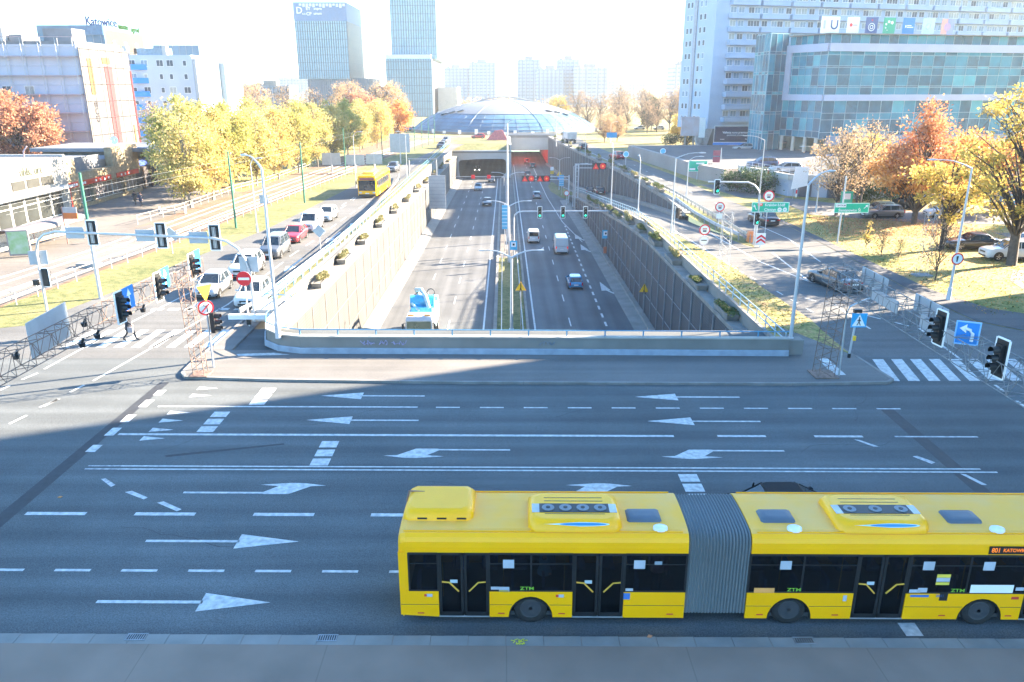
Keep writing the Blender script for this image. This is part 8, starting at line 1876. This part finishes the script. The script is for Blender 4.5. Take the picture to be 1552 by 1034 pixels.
# fallen leaves on the lawn
def scatter(name, n, poly, m, size, seed, z=.035):
    rs = np.random.RandomState(seed); xs = [p[0] for p in poly]; ys_ = [p[1] for p in poly]; out = []
    while len(out) < n:
        x, y = rs.uniform(min(xs), max(xs)), rs.uniform(min(ys_), max(ys_)); ins = False; j = len(poly)-1
        for i in range(len(poly)):
            if (poly[i][1] > y) != (poly[j][1] > y) and x < (poly[j][0]-poly[i][0])*(y-poly[i][1])/(poly[j][1]-poly[i][1])+poly[i][0]: ins = not ins
            j = i
        if ins: out.append((x, y, z+rs.rand()*.02))
    me = leafmesh(name, np.array(out), size, m, seed, .7, .8); put(name, me, kind='stuff')
scatter('fallen_leaves', 4500, [(31.5, 48), (38, 52), (52, 60), (52, 82), (36, 92), (31, 92)], L_OR, .055, 3)
scatter('fallen_leaves_under_oak', 5000, [(33, 76), (49, 76), (50, 86), (35, 88)], L_SM, .06, 4, .04)
scatter('grass_tufts', 6000, [(31.5, 48), (40, 47), (52, 55), (52, 80), (36, 90), (31, 90)], mk_leaf('tuft_leaves', [(.09, .12, .03), (.18, .18, .05), (.25, .22, .08)], .3), .06, 6, .03)
scatter('verge_leaves', 1500, [(16, 42), (19, 46), (19, 62), (16, 80)], mk_leaf('verge_leaf', [(.12, .15, .04), (.30, .26, .10), (.38, .32, .18)], .3), .07, 7, .15)
# ------------------------------------------------------------------ people
SKIN = mk('skin', (.50, .30, .22), .6, var=.06); HAIRB = mk('brown_hair', (.07, .04, .025), .7); HAIRR = mk('reddish_hair', (.30, .12, .06), .7)
def person(label, loc, rz, coat, legs, hair, pose='walk', s=1.0, coat_len=.55, grp=None, bag=None):
    t = thing('person', label, 'person', loc, rz, grp); t.scale = (s, s, s)
    # x right, y forward (walks towards +y)
    if pose == 'walk': fl, fr = .30, -.34; kl, kr = .20, -.06
    elif pose == 'stand': fl, fr = .03, -.03; kl, kr = .02, .0
    else: fl, fr = .5, .5; kl, kr = .48, .48
    sit = pose == 'sit'
    J = {'pel': (0, 0, .95), 'sp': (0, .02, 1.15), 'ch': (0, .03, 1.36), 'nk': (0, .05, 1.50), 'hd': (0, .075, 1.62), 'tp': (0, .07, 1.73),
         'hl': (-.10, 0, .90), 'kl': (-.11, kl, .50 if not sit else .88), 'al': (-.10, fl, .09 if pose != 'sit' else .45), 'tl': (-.10, fl+.18, .04 if not sit else .42),
         'hr': (.10, 0, .90), 'kr': (.11, kr, .50 if not sit else .88), 'ar': (.10, fr, .13 if pose == 'walk' else (.09 if not sit else .45)), 'tr': (.10, fr+.16, .05 if pose == 'walk' else (.04 if not sit else .42)),
         'sl': (-.19, .02, 1.42), 'el': (-.25, -.10 if pose == 'walk' else .02, 1.15), 'wl': (-.24, .05 if pose == 'walk' else .12, .93), 'ml': (-.24, .08 if pose == 'walk' else .15, .86),
         'sr': (.19, .02, 1.42), 'er': (.25, .12 if pose == 'walk' else .02, 1.16), 'wr': (.22, .28 if pose == 'walk' else .12, 1.02), 'mr': (.21, .34 if pose == 'walk' else .15, .98)}
    RR = {'pel': .155, 'sp': .135, 'ch': .16, 'nk': .06, 'hd': .105, 'tp': .07, 'hl': .10, 'kl': .065, 'al': .045, 'tl': .035, 'hr': .10, 'kr': .065, 'ar': .045, 'tr': .035, 'sl': .075, 'el': .052, 'wl': .034, 'ml': .036, 'sr': .075, 'er': .052, 'wr': .034, 'mr': .036}
    E = [('pel', 'sp'), ('sp', 'ch'), ('ch', 'nk'), ('nk', 'hd'), ('hd', 'tp'), ('pel', 'hl'), ('hl', 'kl'), ('kl', 'al'), ('al', 'tl'), ('pel', 'hr'), ('hr', 'kr'), ('kr', 'ar'), ('ar', 'tr'), ('ch', 'sl'), ('sl', 'el'), ('el', 'wl'), ('wl', 'ml'), ('ch', 'sr'), ('sr', 'er'), ('er', 'wr'), ('wr', 'mr')]
    for sd_ in ('l', 'r'):      # five fingers per hand, unequal, slightly curled
        sgn = -1 if sd_ == 'l' else 1; m = Vector(J['m'+sd_]); w_ = Vector(J['w'+sd_]); d = (m-w_).normalized(); side = Vector((0, 1, 0)) if abs(d.z) > .6 else Vector((1, 0, 0))
        for k, L_ in enumerate((.065, .078, .074, .058)):
            a = m+side*(.028-.019*k); n1 = 'f%s%d' % (sd_, k); J[n1] = tuple(a+d*L_*.55); J[n1+'b'] = tuple(a+d*L_+Vector((-sgn*.012, 0, 0))); RR[n1] = .0095; RR[n1+'b'] = .008; E += [('m'+sd_, n1), (n1, n1+'b')]
        a = w_.lerp(m, .5)+side*.04; J['th'+sd_] = tuple(a+d*.03+side*.02); RR['th'+sd_] = .011; E.append(('m'+sd_, 'th'+sd_))
    names = list(J); me = bpy.data.meshes.new('skel'); me.from_pydata([J[n] for n in names], [(names.index(a), names.index(c)) for a, c in E], [])
    o = bpy.data.objects.new('skel', me); COL.objects.link(o); md = o.modifiers.new('s', 'SKIN'); md.use_smooth_shade = True
    for i, n in enumerate(names): me.skin_vertices[0].data[i].radius = (RR[n], RR[n]*(.78 if n in ('pel', 'sp', 'ch') else 1.0))
    me.skin_vertices[0].data[names.index('pel')].use_root = True
    o.modifiers.new('u', 'SUBSURF').levels = 1
    dg = bpy.context.evaluated_depsgraph_get(); bm_ = bpy.data.meshes.new_from_object(o.evaluated_get(dg)); bpy.data.objects.remove(o); bm_.name = 'body'
    bm_.materials.clear()
    for m_ in (SKIN, legs, RUBBER): bm_.materials.append(m_)
    for p in bm_.polygons:
        z = p.center.z; p.material_index = 0 if (z > 1.46 or (abs(p.center.x) > .17 and z < 1.06)) else (1 if z > .14 or sit else 2)
    put('body', bm_, t)
    b = MB(); n = 16      # coat follows the body
    def rg(z, a, c, y0): return [(a*math.cos(2*PI*k/n), y0+c*math.sin(2*PI*k/n), z) for k in range(n)]
    zb = .95-coat_len+.25
    b.rings([rg(zb, .235, .21, .02), rg(.95, .20, .17, .01), rg(1.15, .175, .145, .03), rg(1.36, .21, .16, .035), rg(1.45, .16, .12, .04), rg(1.50, .085, .08, .05)], 0, True, False)
    for sd_ in ('l', 'r'): b.tube([J['s'+sd_], J['e'+sd_], Vector(J['w'+sd_])], [.092, .068, .052], 10)
    b.build('coat', coat, t)
    b = MB(); b.rings([[(.118*math.cos(2*PI*k/12)*f, .055+.125*math.sin(2*PI*k/12)*f, z) for k in range(12)] for z, f in ((1.55, .75), (1.60, .98), (1.67, 1.03), (1.73, .9), (1.765, .55), (1.775, .1))], 0, True, True)
    b.v = [(x, y-.03, z) for x, y, z in b.v]; b.build('hair', hair, t)
    b = MB()
    for sx in (-1, 1): b.box((sx*.035, .182, 1.645), (.022, .01, .012), 0)
    b.box((0, .178, 1.575), (.045, .012, .01), 1); b.rings([[(-.012, .17, 1.64), (.012, .17, 1.64), (.018, .175, 1.60), (-.018, .175, 1.60)], [(-.003, .182, 1.638), (.003, .182, 1.638), (.008, .205, 1.603), (-.008, .205, 1.603)]], 2, True, True); b.build('face', [SBLACK, mk('lips', (.40, .12, .10), .5), SKIN], t)
    if bag: b = MB(); b.box((.26, .22, .72), (.12, .28, .3)); b.tube([(.26, .14, .86), (.22, .28, 1.0), (.26, .32, .86)], .012, 5); b.build('bag', bag, t)
    return t
p = at(198, 517)
person('person in a grey-blue coat with reddish hair walking across the left zebra crossing', (p.x, p.y, .02), -PI/2, mk('grey_blue_coat', (.014, .018, .03), .8, var=.2, sc=6), mk('dark_trousers', (.01, .01, .015), .8), HAIRR, 'walk', 1.04, bag=mk('grey_bag', (.3, .28, .3), .7))
p = at(206, 311); person('person in black clothes walking on the square, left one of two', (p.x, p.y, .02), PI, mk('black_coat', (.03, .03, .035), .8), mk('black_trousers', (.03, .03, .03), .8), HAIRB, 'walk', 1.0, grp='people on the square')
p = at(215, 313); person('person in a dark blue coat walking on the square, right one of two', (p.x, p.y, .02), PI, mk('navy_coat', (.05, .06, .10), .8), MATS['dark_trousers'], HAIRB, 'walk', 1.0, grp='people on the square')
person('passenger in a light blue shirt standing behind the window of the rear bus section', (1.05, 18.35, .36), -PI/2, mk('light_blue_shirt', (.12, .28, .42), .8), MATS['dark_trousers'], HAIRB, 'stand', 1.0, .3)
person('passenger in pink standing behind the window near the bus bellows', (4.25, 18.5, .36), PI, mk('pink_shirt', (.40, .18, .22), .8), MATS['dark_trousers'], HAIRB, 'stand', .96, .3)
person('passenger in dark red standing behind the second last window of the front bus section', (12.2, 18.2, .36), PI, mk('dark_red_shirt', (.25, .06, .08), .8), MATS['dark_trousers'], HAIRB, 'stand', 1.0, .3)

# small things
t = thing('yellow_paint_mark', 'small splash of bright yellow survey paint on the near gutter stones', 'paint mark', (.35, 16.88, .132)); b = MB()
for k in range(16): b.box((rnd.uniform(-.18, .18), rnd.uniform(-.1, .1), 0), (.10, .02, .004), 0, None, rnd.uniform(0, 3))
b.build('paint', mk('fluorescent_yellow', (.75, .75, .05), .6), t)
for i, (px, py, c) in enumerate(((91, 754, (.55, .25, .08)), (984, 907+64, (.45, .22, .12)), (862, 538, (.6, .6, .58)), (1100, 541, (.6, .6, .58)))):
    p = at(px, py); z = .01 if i == 0 else .13; t = thing('litter', ('orange leaf lying on the asphalt at the left', 'brown leaf lying on the near pavement', 'white scrap of litter on the island pavement before the middle of the parapet', 'white scrap of litter on the island pavement towards the right')[i], 'litter', (p.x, p.y, z)); b = MB(); b.prism([(-.07, -.03), (.03, -.06), (.08, .02), (-.02, .06)], 0, .02); b.build('scrap', mk('litter_%d' % i, c, .8), t)
p = at(82, 430); 
t = thing('park_bench', 'white frame bench by the fence on the square', 'bench', (*at(262, 324)[:2], .02)); b = MB(); b.bb((-1.6, -.25, .42), (1.6, .25, .48)); b.build('seat', wf, t)
for x in (-1.5, 1.5): b = MB(); b.bb((x-.04, -.25, 0), (x+.04, .25, .8)); b.build('leg', wf, t)
t = thing('utility_cabinet', 'low grey stone block at the foot of the near green pole', 'block', (*at(136, 405)[:2], .02)); b = MB(); b.bb((-.9, -.4, 0), (.9, .4, .35)); b.build('block', CONC_D, t)
t = thing('wall_end_block', 'low white concrete block joining guardrail and parapet at the left corner', 'block', (-15.0, 47.6, .12)); b = MB(); b.bb((-.9, -1.0, 0), (.5, 1.6, .75)); b.build('block', WPLAST, t)
b = MB(); b.bb((-.5, -.35, 0), (.5, .35, .95)); o = thing('post_base_block', 'stepped white concrete foot carrying the right street lamp', 'block', (15.85, 40.25, .0)); b.build('block', CONC_L, o)

# ------------------------------------------------------------------ the air
hz = bpy.data.materials.new('haze'); hz.use_nodes = True; nt = hz.node_tree; nt.nodes.clear()
om = nt.nodes.new('ShaderNodeOutputMaterial'); pv_ = nt.nodes.new('ShaderNodeVolumePrincipled'); pv_.inputs['Color'].default_value = (.85, .92, 1, 1); pv_.inputs['Density'].default_value = HAZE; pv_.inputs['Anisotropy'].default_value = .35
nt.links.new(pv_.outputs[0], om.inputs['Volume'])
b = MB(); b.bb((-3600, -400, -11), (3600, 3600, 101)); b.build('haze', hz, kind='stuff')
